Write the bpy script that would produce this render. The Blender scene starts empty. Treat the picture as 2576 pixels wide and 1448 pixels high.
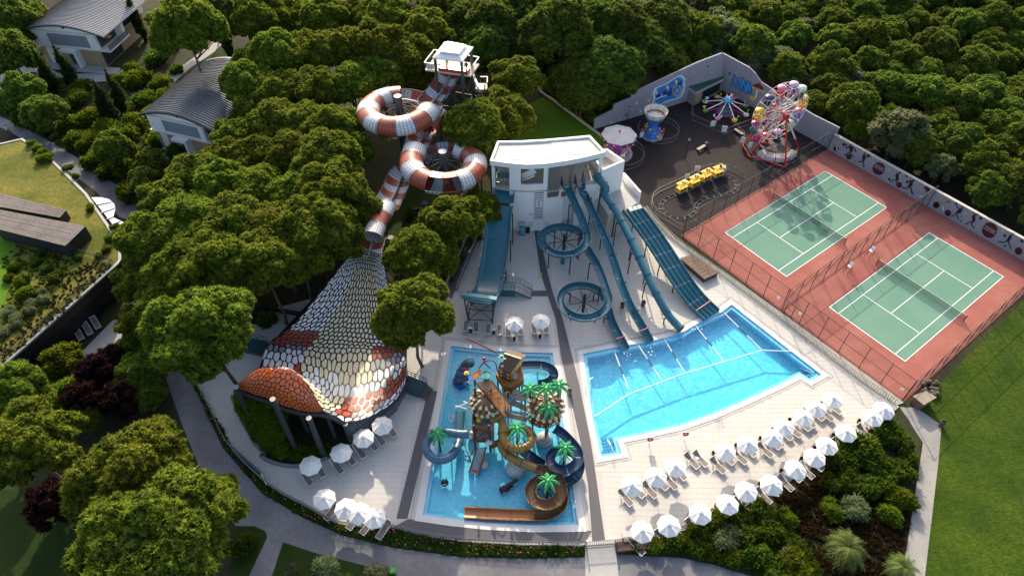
import bpy, math, random
import numpy as np
from mathutils import Vector, Matrix
from mathutils.geometry import tessellate_polygon
SC = bpy.context.scene
COL = SC.collection
R = math.radians
# ------------------------------------------------------------------ camera, sky, sun, exposure
FPX, CX, CY, PITCH, CAMH = 1728.82, 1288.0, 724.0, R(47.7596), 68.806
cd = bpy.data.cameras.new('camera'); cam = bpy.data.objects.new('camera', cd); COL.objects.link(cam)
cd.sensor_width = 36.0; cd.lens = 36.0 * FPX / 2576.0; cd.clip_end = 2000; cd.clip_start = 1
cam.location = (0, 0, CAMH); cam.rotation_euler = (math.pi / 2 - PITCH, 0, 0)
SC.camera = cam
SUN_EL, SUN_AZ = R(27), R(-4)          # azimuth measured from +Y towards +X
w = bpy.data.worlds.new('World'); SC.world = w; w.use_nodes = True
nt = w.node_tree; bg = nt.nodes['Background']
sky = nt.nodes.new('ShaderNodeTexSky'); sky.sky_type = 'NISHITA'; sky.sun_disc = False
sky.sun_elevation = SUN_EL; sky.sun_rotation = SUN_AZ; sky.air_density = 1.0; sky.dust_density = 4.0; sky.ozone_density = 0.4
nt.links.new(sky.outputs[0], bg.inputs[0]); bg.inputs[1].default_value = 0.15
sl = bpy.data.lights.new('sun', 'SUN'); sl.energy = 3.0; sl.angle = R(0.55); sl.color = (1.0, 0.88, 0.68)
sun = bpy.data.objects.new('sun', sl); COL.objects.link(sun)
SD = Vector((math.sin(SUN_AZ) * math.cos(SUN_EL), math.cos(SUN_AZ) * math.cos(SUN_EL), math.sin(SUN_EL)))
sun.rotation_euler = SD.to_track_quat('Z', 'Y').to_euler(); sun.location = (0, 60, 120)
vs = SC.view_settings; vs.view_transform = 'Standard'; vs.look = 'None'; vs.gamma = 1.0; vs.use_curve_mapping = False
vs.exposure = 1.06
try:
    SC.cycles.max_bounces = 6; SC.cycles.transparent_max_bounces = 12
except Exception:
    pass

# ------------------------------------------------------------------ plan to metres
CP, SP = math.cos(PITCH), math.sin(PITCH)
def g(x, y, z=0.0):
    """survey point (x, y of the plan reading) at height z -> metres"""
    r = (x - CX) / FPX; u = -(y - CY) / FPX
    d = (r, CP + u * SP, -SP + u * CP); t = (z - CAMH) / d[2]
    return Vector((d[0] * t, d[1] * t, z))
def gl(pts, z=0.0):
    return [g(p[0], p[1], p[2] if len(p) > 2 else z) for p in pts]
def Z(x0, y0, s):
    k = 0.894444
    return lambda x, y: ((x0 + x / s) * k, (y0 + y / s) * k)
def q(zf, pts):
    return [tuple(zf(p[0], p[1])) + tuple(p[2:]) for p in pts]
Zr1 = Z(0, 0, 2.681); Zr2 = Z(960, 0, 2.681); Zr3 = Z(1920, 0, 2.681); Zr4 = Z(0, 540, 2.681); Zr5 = Z(960, 540, 2.681)
Zr6 = Z(1920, 540, 2.681); Zr7 = Z(0, 1080, 2.681); Zr8 = Z(960, 1080, 2.681); Zr9 = Z(1920, 1080, 2.681)
Zt = Z(960, 100, 4.827); Zb = Z(1360, 370, 4.993); Zk = Z(1280, 1000, 6.435); Zk2 = Z(1160, 1150, 4.138)
Zl = Z(1900, 120, 4.022); Zc = Z(640, 950, 4.137); Zn = Z(700, 660, 3.62); Zs = Z(1040, 300, 3.447); Zu = Z(1720, 1180, 3.81)
Ztr = Z(1640, 380, 4.827); Zm = Z(1640, 130, 4.136); Zw1 = Z(2320, 360, 6.034); Zw2 = Z(2560, 500, 6.034)
CA = Vector((.6014, -.7989, 0)); CB = Vector((.7989, .6014, 0)); CO = Vector((31.09, 73.38, 0))
def ct(a, b, z=0.0):
    v = CO + CA * a + CB * b; v.z = z; return v

# ------------------------------------------------------------------ mesh builder
class MB:
    def __init__(s): s.v = []; s.f = []; s.uv = None; s.tint = None
    def add(s, v, f):
        o = len(s.v); s.v.extend([tuple(p) for p in v]); s.f.extend([tuple(i + o for i in t) for t in f]); return s
    def quad(s, a, b, c, d): return s.add([a, b, c, d], [(0, 1, 2, 3)])
    def box(s, c, d, rz=0.0, up=None):
        hx, hy, hz = d[0] / 2, d[1] / 2, d[2] / 2; C_, S_ = math.cos(rz), math.sin(rz); v = []
        for z in (-hz, hz):
            for x, y in ((-hx, -hy), (hx, -hy), (hx, hy), (-hx, hy)):
                v.append((c[0] + x * C_ - y * S_, c[1] + x * S_ + y * C_, c[2] + z))
        return s.add(v, [(3, 2, 1, 0), (4, 5, 6, 7), (0, 1, 5, 4), (1, 2, 6, 5), (2, 3, 7, 6), (3, 0, 4, 7)])
    def beam(s, a, b, w, h):
        """rectangular bar from a to b (w across, h in height direction)"""
        a = Vector(a); b = Vector(b); t = (b - a).normalized()
        up = Vector((0, 0, 1)) if abs(t.z) < .98 else Vector((0, 1, 0))
        sx = t.cross(up).normalized(); uy = sx.cross(t)
        v = []
        for p in (a, b):
            for x, y in ((-1, -1), (1, -1), (1, 1), (-1, 1)):
                v.append(p + sx * (x * w / 2) + uy * (y * h / 2))
        return s.add(v, [(3, 2, 1, 0), (4, 5, 6, 7), (0, 1, 5, 4), (1, 2, 6, 5), (2, 3, 7, 6), (3, 0, 4, 7)])
    def cyl(s, a, b, r, n=8, r2=None, caps=True):
        a = Vector(a); b = Vector(b); r2 = r if r2 is None else r2
        t = (b - a).normalized(); up = Vector((0, 0, 1)) if abs(t.z) < .95 else Vector((1, 0, 0))
        x = t.cross(up).normalized(); y = t.cross(x); v = []
        for p, rr in ((a, r), (b, r2)):
            for i in range(n):
                k = 2 * math.pi * i / n; v.append(p + x * (rr * math.cos(k)) + y * (rr * math.sin(k)))
        f = [(i, (i + 1) % n, n + (i + 1) % n, n + i) for i in range(n)]
        if caps: f += [tuple(range(n))[::-1], tuple(range(n, 2 * n))]
        return s.add(v, [t_[::-1] for t_ in f])
    def tube(s, pts, r, n=6):
        """round bar bent along points"""
        pts = [Vector(p) for p in pts]
        for i in range(len(pts) - 1): s.cyl(pts[i], pts[i + 1], r, n)
        return s
    def lathe(s, prof, c=(0, 0, 0), n=16, a0=0.0):
        """profile of (radius, z) turned about a vertical axis"""
        v = []; m = len(prof)
        for i in range(n):
            k = a0 + 2 * math.pi * i / n
            for r, z in prof: v.append((c[0] + r * math.cos(k), c[1] + r * math.sin(k), c[2] + z))
        f = []
        for i in range(n):
            j = (i + 1) % n
            for t in range(m - 1): f.append((i * m + t, j * m + t, j * m + t + 1, i * m + t + 1))
        return s.add(v, f)
    def sphere(s, c, r, n=10, m=6, sc=(1, 1, 1)):
        v = []; f = []
        for i in range(m + 1):
            ph = math.pi * i / m
            for j in range(n):
                th = 2 * math.pi * j / n
                v.append((c[0] + r * sc[0] * math.sin(ph) * math.cos(th), c[1] + r * sc[1] * math.sin(ph) * math.sin(th), c[2] + r * sc[2] * math.cos(ph)))
        for i in range(m):
            for j in range(n):
                f.append((i * n + j, (i + 1) * n + j, (i + 1) * n + (j + 1) % n, i * n + (j + 1) % n))
        return s.add(v, f)
    def sheet(s, poly, z, holes=()):
        """flat polygon (with holes) facing up"""
        loops = [[Vector((p[0], p[1], 0)) for p in poly]] + [[Vector((p[0], p[1], 0)) for p in h] for h in holes]
        allp = [p for l in loops for p in l]; f = []
        for t in tessellate_polygon(loops):
            a, b, c = (allp[i] for i in t)
            f.append(tuple(t) if (b - a).cross(c - a).z > 0 else tuple(t)[::-1])
        return s.add([(p.x, p.y, z) for p in allp], f)
    def prism(s, poly, z0, z1, holes=()):
        s.sheet(poly, z1, holes)
        for l in [poly] + list(holes):
            n = len(l); ar = sum(l[i][0] * l[(i + 1) % n][1] - l[(i + 1) % n][0] * l[i][1] for i in range(n))
            flip = (ar > 0) != (l is poly)
            for i in range(n):
                a = l[i]; b = l[(i + 1) % n]
                qd = [(a[0], a[1], z0), (b[0], b[1], z0), (b[0], b[1], z1), (a[0], a[1], z1)]
                s.quad(*(qd[::-1] if flip else qd))
        return s
    def plate(s, pts, th):
        """planar 3-D polygon given thickness along its normal"""
        pts = [Vector(p) for p in pts]; n = Vector((0, 0, 0))
        for i in range(len(pts)):
            n += (pts[i] - pts[0]).cross(pts[(i + 1) % len(pts)] - pts[0])
        n.normalize(); m = len(pts); tri = tessellate_polygon([pts]); top = [p + n * th for p in pts]
        f = []
        for t in tri:
            a, b, c = (pts[i] for i in t); t = tuple(t) if (b - a).cross(c - a).dot(n) > 0 else tuple(t)[::-1]
            f.append(tuple(i + m for i in t)); f.append(t[::-1])
        for i in range(m): f.append((i, (i + 1) % m, m + (i + 1) % m, m + i))
        return s.add(pts + top, f)
    def data(s, name, m, off=(0, 0, 0), smooth=False):
        me = bpy.data.meshes.new(name)
        V_ = np.array(s.v, dtype=np.float64).reshape(-1, 3) - np.array(off)
        me.from_pydata(V_.tolist(), [], s.f)
        if m: me.materials.append(m)
        if smooth: me.shade_smooth()
        if s.uv is not None:
            ul = me.uv_layers.new(name='UVMap'); idx = np.zeros(len(me.loops), dtype=np.int32); me.loops.foreach_get('vertex_index', idx)
            ul.data.foreach_set('uv', np.array(s.uv, dtype=np.float32)[idx].ravel())
        if s.tint is not None:
            at = me.attributes.new('tint', 'FLOAT', 'POINT'); at.data.foreach_set('value', np.array(s.tint, dtype=np.float32))
        me.update()
        return me

def link(name, data, parent=None, loc=(0, 0, 0), rot=None):
    o = bpy.data.objects.new(name, data); COL.objects.link(o); o.location = loc
    if rot is not None: o.rotation_euler = rot
    if parent is not None: o.parent = parent
    return o
def T(name, label, cat, loc, rz=0.0, group=None):
    """a thing: an Empty at its base"""
    o = link(name, None, None, loc, (0, 0, rz)); o.empty_display_size = .3
    o['label'] = label; o['category'] = cat
    if group: o['group'] = group
    return o
def P(root, name, mb, m, smooth=False, world=True, label=None, kind=None):
    """a part; built in world metres (world=True) or in its parent's own frame"""
    off = (0, 0, 0)
    if world:
        x = root; off = Vector((0, 0, 0))
        while x is not None: off += x.location; x = x.parent
    o = link(name, mb.data(name, m, off, smooth), root)
    if label: o['label'] = label
    if kind: o['kind'] = kind
    return o
def S(name, mb, m, smooth=False, kind='structure'):
    o = link(name, mb.data(name, m, (0, 0, 0), smooth)); o['kind'] = kind; return o
def ONE(name, label, cat, mb, m, group=None, smooth=False, loc=None):
    loc = loc or (0, 0, 0); o = link(name, mb.data(name, m, loc, smooth), None, loc)
    o['label'] = label; o['category'] = cat
    if group: o['group'] = group
    return o
KIDS = {}
def copy_tree(o, loc, rz=0.0, scale=None, label=None, group=None):
    def rec(a, par):
        c = a.copy(); COL.objects.link(c); c.parent = par
        for k in KIDS.setdefault(a, list(a.children)): rec(k, c)
        return c
    r = rec(o, None); r.location = loc; r.rotation_euler = (0, 0, rz)
    if scale is not None: r.scale = scale if hasattr(scale, '__len__') else (scale,) * 3
    if label: r['label'] = label
    if group: r['group'] = group
    return r
def offset(poly, d):
    """grow a polygon outwards by d"""
    n = len(poly); ar = sum(poly[i][0] * poly[(i + 1) % n][1] - poly[(i + 1) % n][0] * poly[i][1] for i in range(n)); sg = 1 if ar > 0 else -1
    out = []
    for i in range(n):
        a, b, c = (Vector((poly[j % n][0], poly[j % n][1])) for j in (i - 1, i, i + 1))
        e1 = (b - a).normalized(); e2 = (c - b).normalized(); n1 = Vector((e1.y, -e1.x)) * sg; n2 = Vector((e2.y, -e2.x)) * sg
        m = n1 + n2; m = m / max(.35, m.dot(n1)) if m.length > 1e-6 else n1
        out.append(Vector((b.x + m.x * d, b.y + m.y * d, 0)))
    return out
def inside(poly, x, y):
    r = False; n = len(poly); j = n - 1
    for i in range(n):
        xi, yi = poly[i][0], poly[i][1]; xj, yj = poly[j][0], poly[j][1]
        if (yi > y) != (yj > y) and x < (xj - xi) * (y - yi) / (yj - yi) + xi: r = not r
        j = i
    return r
def smooth_path(pts, step=.5, closed=False):
    """Catmull-Rom through points, resampled evenly"""
    p = [np.array(tuple(v), dtype=float) for v in pts]; n = len(p); o = []
    rng_ = range(n if closed else n - 1)
    for i in rng_:
        if closed: a, b, c, d = p[(i - 1) % n], p[i], p[(i + 1) % n], p[(i + 2) % n]
        else: a, b, c, d = p[max(i - 1, 0)], p[i], p[i + 1], p[min(i + 2, n - 1)]
        for k in range(12):
            t = k / 12; o.append(.5 * ((2 * b) + (c - a) * t + (2 * a - 5 * b + 4 * c - d) * t * t + (3 * b - a - 3 * c + d) * t ** 3))
    o.append(p[0] if closed else p[-1]); o = np.array(o)
    L_ = np.concatenate([[0], np.cumsum(np.linalg.norm(np.diff(o, axis=0), axis=1))])
    m = max(2, int(round(L_[-1] / step)) + 1); s_ = np.linspace(0, L_[-1], m)
    return [Vector([np.interp(t, L_, o[:, k]) for k in range(o.shape[1])]) for t in s_]
def frames(path):
    fr = []; n = len(path)
    for i in range(n):
        t = (path[min(i + 1, n - 1)] - path[max(i - 1, 0)]).normalized()
        sx = t.cross(Vector((0, 0, 1)))
        sx = sx.normalized() if sx.length > 1e-4 else Vector((1, 0, 0))
        fr.append((path[i], t, sx, sx.cross(t)))
    return fr
def sweep(fr, prof, closed=True, caps=True, s0=0.0):
    """sweep a profile of (across, up) along frames; UV = metres along, metres around"""
    mb = MB(); m = len(prof); mb.uv = []; L_ = s0
    per = [0.0]
    for k in range(1, m): per.append(per[-1] + math.dist(prof[k], prof[k - 1]))
    for i, (p_, t, sx, up) in enumerate(fr):
        if i: L_ += (p_ - fr[i - 1][0]).length
        for k, (a, b) in enumerate(prof):
            mb.v.append(tuple(p_ + sx * a + up * b)); mb.uv.append((L_, per[k]))
    n = len(fr)
    for i in range(n - 1):
        for k in range(m if closed else m - 1):
            k2 = (k + 1) % m; mb.f.append((i * m + k, i * m + k2, (i + 1) * m + k2, (i + 1) * m + k))
    if caps and closed:
        mb.f.append(tuple(range(m))[::-1]); mb.f.append(tuple((n - 1) * m + k for k in range(m)))
    return mb
def trough(wd, dp, th=.05, n=8, lip=.08):
    """open U profile, closed outline"""
    ins = [(-wd / 2 * math.cos(math.pi * k / n), -dp * math.sin(math.pi * k / n) ** .6 if 0 < k < n else 0.0) for k in range(n + 1)]
    out = [(-(wd / 2 + th) * math.cos(math.pi * k / n), -(dp + th) * math.sin(math.pi * k / n) ** .6 if 0 < k < n else 0.0) for k in range(n + 1)]
    out[0] = (-(wd / 2 + lip), 0.0); out[-1] = (wd / 2 + lip, 0.0)
    return ins + out[::-1]
def flat_trough(wd, dp, th=.06):
    a = wd / 2
    return [(-a, 0), (-a + .05, -dp * .8), (-a + .3, -dp), (a - .3, -dp), (a - .05, -dp * .8), (a, 0), (a + th + .04, 0), (a + th, -dp * .8), (a - .27, -dp - th), (-a + .27, -dp - th), (-a - th, -dp * .8), (-a - th - .04, 0)]
def ring(r, n=14):
    return [(r * math.cos(2 * math.pi * k / n), r * math.sin(2 * math.pi * k / n)) for k in range(n)]

# ------------------------------------------------------------------ materials
MATS = {}
def mat(name, col, rough=.6, noise=0.0, scale=4.0, bump=0.0, bscale=None, metal=0.0, spec=.5, col2=None, coat=0.0):
    """principled; noise = strength of mottling, col2 = second colour it mixes to"""
    if name in MATS: return MATS[name]
    m = bpy.data.materials.new(name); m.use_nodes = True; n_ = m.node_tree; b = n_.nodes['Principled BSDF']; MATS[name] = m
    b.inputs['Base Color'].default_value = (*col, 1); b.inputs['Roughness'].default_value = rough; b.inputs['Metallic'].default_value = metal
    b.inputs['Specular IOR Level'].default_value = spec; b.inputs['Coat Weight'].default_value = coat
    if noise or bump:
        tc = n_.nodes.new('ShaderNodeTexCoord'); tx = n_.nodes.new('ShaderNodeTexNoise'); tx.inputs['Scale'].default_value = scale; tx.inputs['Detail'].default_value = 6; tx.inputs['Roughness'].default_value = .62
        n_.links.new(tc.outputs['Object'], tx.inputs['Vector'])
        if noise:
            rp = n_.nodes.new('ShaderNodeValToRGB'); rp.color_ramp.elements[0].position = .5 - .28; rp.color_ramp.elements[1].position = .5 + .28
            c2 = col2 or tuple(min(1, c * (1 + noise)) for c in col); c1 = col if col2 else tuple(c * (1 - noise) for c in col)
            rp.color_ramp.elements[0].color = (*c1, 1); rp.color_ramp.elements[1].color = (*c2, 1)
            n_.links.new(tx.outputs['Fac'], rp.inputs['Fac']); n_.links.new(rp.outputs[0], b.inputs['Base Color'])
        if bump:
            t2 = tx
            if bscale:
                t2 = n_.nodes.new('ShaderNodeTexNoise'); t2.inputs['Scale'].default_value = bscale; t2.inputs['Detail'].default_value = 4; n_.links.new(tc.outputs['Object'], t2.inputs['Vector'])
            bp = n_.nodes.new('ShaderNodeBump'); bp.inputs['Strength'].default_value = bump; bp.inputs['Distance'].default_value = .05
            n_.links.new(t2.outputs['Fac'], bp.inputs['Height']); n_.links.new(bp.outputs[0], b.inputs['Normal'])
    return m
def two_noise(name, c1, c2, c3, s1, s2, rough=.9, bump=.3, bscale=8, m2=.5):
    """two scales of mottling (large patches, small grain)"""
    m = mat(name, c1, rough, spec=.12); n_ = m.node_tree; b = n_.nodes['Principled BSDF']
    tc = n_.nodes.new('ShaderNodeTexCoord'); A_ = n_.nodes.new('ShaderNodeTexNoise'); B_ = n_.nodes.new('ShaderNodeTexNoise')
    A_.inputs['Scale'].default_value = s1; A_.inputs['Detail'].default_value = 5; B_.inputs['Scale'].default_value = s2; B_.inputs['Detail'].default_value = 6; B_.inputs['Roughness'].default_value = .7
    for t in (A_, B_): n_.links.new(tc.outputs['Object'], t.inputs['Vector'])
    ra = n_.nodes.new('ShaderNodeMapRange'); ra.inputs[1].default_value = .35; ra.inputs[2].default_value = .65; n_.links.new(A_.outputs['Fac'], ra.inputs[0])
    rb = n_.nodes.new('ShaderNodeMapRange'); rb.inputs[1].default_value = .35; rb.inputs[2].default_value = .7; rb.inputs[4].default_value = m2; n_.links.new(B_.outputs['Fac'], rb.inputs[0])
    x = n_.nodes.new('ShaderNodeMixRGB'); x.inputs[1].default_value = (*c1, 1); x.inputs[2].default_value = (*c2, 1); n_.links.new(ra.outputs[0], x.inputs[0])
    y = n_.nodes.new('ShaderNodeMixRGB'); y.inputs[2].default_value = (*c3, 1); n_.links.new(rb.outputs[0], y.inputs[0]); n_.links.new(x.outputs[0], y.inputs[1])
    n_.links.new(y.outputs[0], b.inputs['Base Color'])
    bn = n_.nodes.new('ShaderNodeTexNoise'); bn.inputs['Scale'].default_value = bscale; bn.inputs['Detail'].default_value = 5; n_.links.new(tc.outputs['Object'], bn.inputs['Vector'])
    bp = n_.nodes.new('ShaderNodeBump'); bp.inputs['Strength'].default_value = bump; bp.inputs['Distance'].default_value = .1
    n_.links.new(bn.outputs['Fac'], bp.inputs['Height']); n_.links.new(bp.outputs[0], b.inputs['Normal'])
    return m
def leafmat(name, dark, lite, trans=.5, rough=.55):
    m = mat(name, dark, rough, spec=.08); n_ = m.node_tree; b = n_.nodes['Principled BSDF']
    at = n_.nodes.new('ShaderNodeAttribute'); at.attribute_name = 'tint'
    oi = n_.nodes.new('ShaderNodeObjectInfo')
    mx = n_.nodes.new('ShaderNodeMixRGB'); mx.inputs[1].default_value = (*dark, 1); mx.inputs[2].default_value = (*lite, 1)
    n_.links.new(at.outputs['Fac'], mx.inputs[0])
    hv = n_.nodes.new('ShaderNodeHueSaturation'); n_.links.new(mx.outputs[0], hv.inputs['Color'])
    mr = n_.nodes.new('ShaderNodeMapRange'); mr.inputs[3].default_value = .486; mr.inputs[4].default_value = .525; n_.links.new(oi.outputs['Random'], mr.inputs[0]); n_.links.new(mr.outputs[0], hv.inputs['Hue'])
    mv = n_.nodes.new('ShaderNodeMapRange'); mv.inputs[3].default_value = .8; mv.inputs[4].default_value = 1.2; n_.links.new(oi.outputs['Random'], mv.inputs[0]); n_.links.new(mv.outputs[0], hv.inputs['Value'])
    n_.links.new(hv.outputs[0], b.inputs['Base Color'])
    tr = n_.nodes.new('ShaderNodeBsdfTranslucent'); n_.links.new(hv.outputs[0], tr.inputs[0])
    ms = n_.nodes.new('ShaderNodeMixShader'); ms.inputs[0].default_value = trans
    n_.links.new(b.outputs[0], ms.inputs[1]); n_.links.new(tr.outputs[0], ms.inputs[2]); n_.links.new(ms.outputs[0], n_.nodes['Material Output'].inputs[0])
    return m
def seethrough(name, col, alpha):
    """fine wire mesh: a mix of clear and thread"""
    m = mat(name, col, .6); n_ = m.node_tree; b = n_.nodes['Principled BSDF']; b.inputs['Alpha'].default_value = alpha; return m
def watermat(name, tint, bumpscale, bump):
    m = bpy.data.materials.new(name); m.use_nodes = True; n_ = m.node_tree; n_.nodes.clear(); MATS[name] = m
    out = n_.nodes.new('ShaderNodeOutputMaterial'); tr = n_.nodes.new('ShaderNodeBsdfTransparent'); tr.inputs[0].default_value = (*tint, 1)
    gl_ = n_.nodes.new('ShaderNodeBsdfGlossy'); gl_.inputs['Roughness'].default_value = .08
    lw = n_.nodes.new('ShaderNodeLayerWeight'); lw.inputs[0].default_value = .5; pw = n_.nodes.new('ShaderNodeMath'); pw.operation = 'POWER'; pw.inputs[1].default_value = 5; n_.links.new(lw.outputs['Facing'], pw.inputs[0]); fx = n_.nodes.new('ShaderNodeMath'); fx.operation = 'MULTIPLY_ADD'; fx.inputs[1].default_value = .9; fx.inputs[2].default_value = .03; n_.links.new(pw.outputs[0], fx.inputs[0])
    tc = n_.nodes.new('ShaderNodeTexCoord'); nz = n_.nodes.new('ShaderNodeTexNoise'); nz.inputs['Scale'].default_value = bumpscale; nz.inputs['Detail'].default_value = 3; nz.inputs['Distortion'].default_value = 1.0
    n_.links.new(tc.outputs['Object'], nz.inputs['Vector'])
    bp = n_.nodes.new('ShaderNodeBump'); bp.inputs['Strength'].default_value = bump; bp.inputs['Distance'].default_value = .15
    n_.links.new(nz.outputs['Fac'], bp.inputs['Height']); n_.links.new(bp.outputs[0], gl_.inputs['Normal'])
    ms = n_.nodes.new('ShaderNodeMixShader'); n_.links.new(fx.outputs[0], ms.inputs[0]); n_.links.new(tr.outputs[0], ms.inputs[1]); n_.links.new(gl_.outputs[0], ms.inputs[2])
    n_.links.new(ms.outputs[0], out.inputs[0])
    return m

WHITE = mat('white_paint', (.80, .80, .79), .55, noise=.03, scale=1.5)
ORD = ['', 'second ', 'third ', 'fourth ', 'fifth ', 'sixth ', 'seventh ', 'eighth ', 'ninth ', 'tenth ', 'eleventh ', 'twelfth ', 'thirteenth ', 'fourteenth ', 'fifteenth ', 'sixteenth ', 'seventeenth ', 'eighteenth ', 'nineteenth ', 'twentieth ']
ORD += ['twenty-' + o for o in ['first '] + ORD[1:9]] + ['thirtieth '] + ['thirty-' + o for o in ['first '] + ORD[1:9]]
# ------------------------------------------------------------------ ground, roads, pools
random.seed(3)
KP = gl([(1135, 870), (1260, 884), (1390, 888), (1424, 1110), (1454, 1319), (1340, 1320), (1225, 1314), (1140, 1305), (1064, 1294), (1100, 1080)])
MP = gl([(1467, 890), (1559, 871), (1625, 861), (1680, 848), (1717, 836), (1767, 807), (1817, 784), (1840, 766), (1960, 860), (2066, 942), (2038, 958), (2012, 941), (1964, 966), (1884, 1003), (1797, 1041), (1717, 1069), (1620, 1091), (1552, 1104), (1563, 1140), (1512, 1149), (1490, 1050)])
KPo = offset(KP, .02); MPo = offset(MP, .02)
soil = two_noise('woodland_soil', (.030, .026, .018), (.045, .055, .020), (.016, .013, .010), .12, 1.1, bump=.5, bscale=3)
S('ground', MB().sheet([(-700, -300), (700, -300), (700, 1200), (-700, 1200)], -.06, [KPo, MPo]), soil)
lawnm = two_noise('lawn_grass', (.024, .058, .003), (.062, .096, .005), (.012, .030, .002), .20, 1.7, bump=.9, bscale=4, m2=.75)
lawn2 = two_noise('shade_toned_grass', (.018, .036, .006), (.026, .048, .008), (.010, .020, .004), .25, 3, bump=.6, bscale=6)  # grass colour darkened to carry the shade of tall trees
turfm = two_noise('artificial_turf', (.075, .165, .008), (.09, .19, .010), (.05, .12, .006), .12, 9, bump=.2, bscale=30, m2=.35)
S('lawn', MB().sheet(gl([(2322, 1448), (2361, 1160), (2369, 1071), (2310, 1018), (2600, 730), (4600, 900), (4600, 2600), (2200, 2600)]), -.03), lawnm, kind='structure')
S('lawn', MB().sheet(gl([(1260, 395), (1330, 262), (1372, 240), (1412, 250), (1548, 372), (1560, 400)]), -.03), turfm)
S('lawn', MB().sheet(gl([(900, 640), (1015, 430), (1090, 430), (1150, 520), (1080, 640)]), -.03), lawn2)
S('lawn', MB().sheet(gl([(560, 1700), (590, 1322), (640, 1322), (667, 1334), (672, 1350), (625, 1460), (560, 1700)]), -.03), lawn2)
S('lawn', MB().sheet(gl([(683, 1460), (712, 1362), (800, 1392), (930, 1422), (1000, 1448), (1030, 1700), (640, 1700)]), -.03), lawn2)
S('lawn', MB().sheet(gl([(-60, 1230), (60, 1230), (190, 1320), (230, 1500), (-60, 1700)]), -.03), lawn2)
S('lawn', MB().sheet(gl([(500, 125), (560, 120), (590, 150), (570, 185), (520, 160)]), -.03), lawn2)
S('lawn', MB().sheet(gl([(-200, 850), (40, 860), (330, 700), (420, 905), (480, 1010), (520, 1180), (590, 1270), (560, 1330), (0, 1240), (-300, 1200)]), -.045), soil)
roadm = two_noise('stamped_concrete', (.150, .145, .155), (.225, .220, .225), (.095, .092, .105), .22, 1.6, rough=.7, bump=.15, bscale=9, m2=.55)
pavem = two_noise('pale_concrete', (.36, .35, .34), (.43, .42, .40), (.27, .26, .25), .3, 5, rough=.85, bump=.2, bscale=20)
grav = two_noise('pebble_paving', (.32, .31, .29), (.40, .38, .35), (.17, .16, .15), .5, 9, rough=.9, bump=.4, bscale=25, m2=.7)
inner = [(410, 860), (465, 930), (487, 968), (560, 1125), (660, 1240), (760, 1300), (860, 1345), (982, 1375), (1159, 1400), (1330, 1404), (1472, 1400), (1549, 1392), (1640, 1398), (1717, 1402), (1800, 1420), (1900, 1452), (2000, 1500), (2100, 1600)]
outer = [(400, 870), (420, 960), (455, 1060), (500, 1170), (560, 1260), (592, 1322), (640, 1322), (667, 1334), (672, 1350), (625, 1450), (600, 1540), (660, 1540), (683, 1450), (712, 1362), (800, 1392), (930, 1424), (1010, 1450), (1200, 1490), (1500, 1505), (1800, 1540), (1950, 1700), (2100, 1700)]
S('road', MB().sheet(gl(inner + outer[::-1]), -.02), roadm)
S('road', MB().sheet(gl([(-40, 270), (0, 292), (90, 335), (200, 400), (300, 470), (345, 510), (345, 560), (300, 545), (240, 480), (130, 400), (60, 350), (0, 320), (-40, 310)]), -.02), roadm)
S('path', MB().sheet(gl([(2264, 1023), (2284, 1024), (2304, 1023), (2369, 1069), (2361, 1160), (2327, 1448), (2310, 1600), (2240, 1600), (2270, 1448), (2314, 1166), (2322, 1112)]), -.015), grav)
S('path', MB().sheet(gl([(425, 190), (460, 165), (520, 120), (560, 80), (575, 95), (540, 130), (480, 170), (440, 205)]), -.02), pavem)
S('path', MB().sheet(gl([(0, 190), (60, 150), (75, 140), (100, 160), (150, 185), (280, 185), (310, 175), (310, 200), (200, 210), (80, 180), (0, 225)]), -.02), pavem)
S('path', MB().sheet(gl([(190, 900), (283, 805), (330, 800), (400, 880), (380, 905), (300, 850), (240, 905)]), -.02), pavem)
# park ground of the little fairground
parkm = two_noise('dark_rubber_paving', (.026, .021, .022), (.036, .027, .027), (.016, .013, .014), .12, 3, rough=.8, bump=.1, bscale=20)
PARK = gl([(1500, 318), (1525, 326), (1640, 245), (1810, 175), (1870, 235), (2000, 320), (2084, 375), (1700, 600), (1560, 470), (1548, 380)])
S('fairground_paving', MB().sheet(PARK, -.02), parkm)
S('verge', MB().sheet(gl([(1620, 520), (1700, 600), (1965, 785), (2276, 1012), (2252, 1020), (2165, 962), (1830, 706), (1717, 626), (1600, 540)]), .02), mat('verge_stone', (.34, .32, .28), .9, noise=.35, scale=3, bump=.6, bscale=14))
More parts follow.
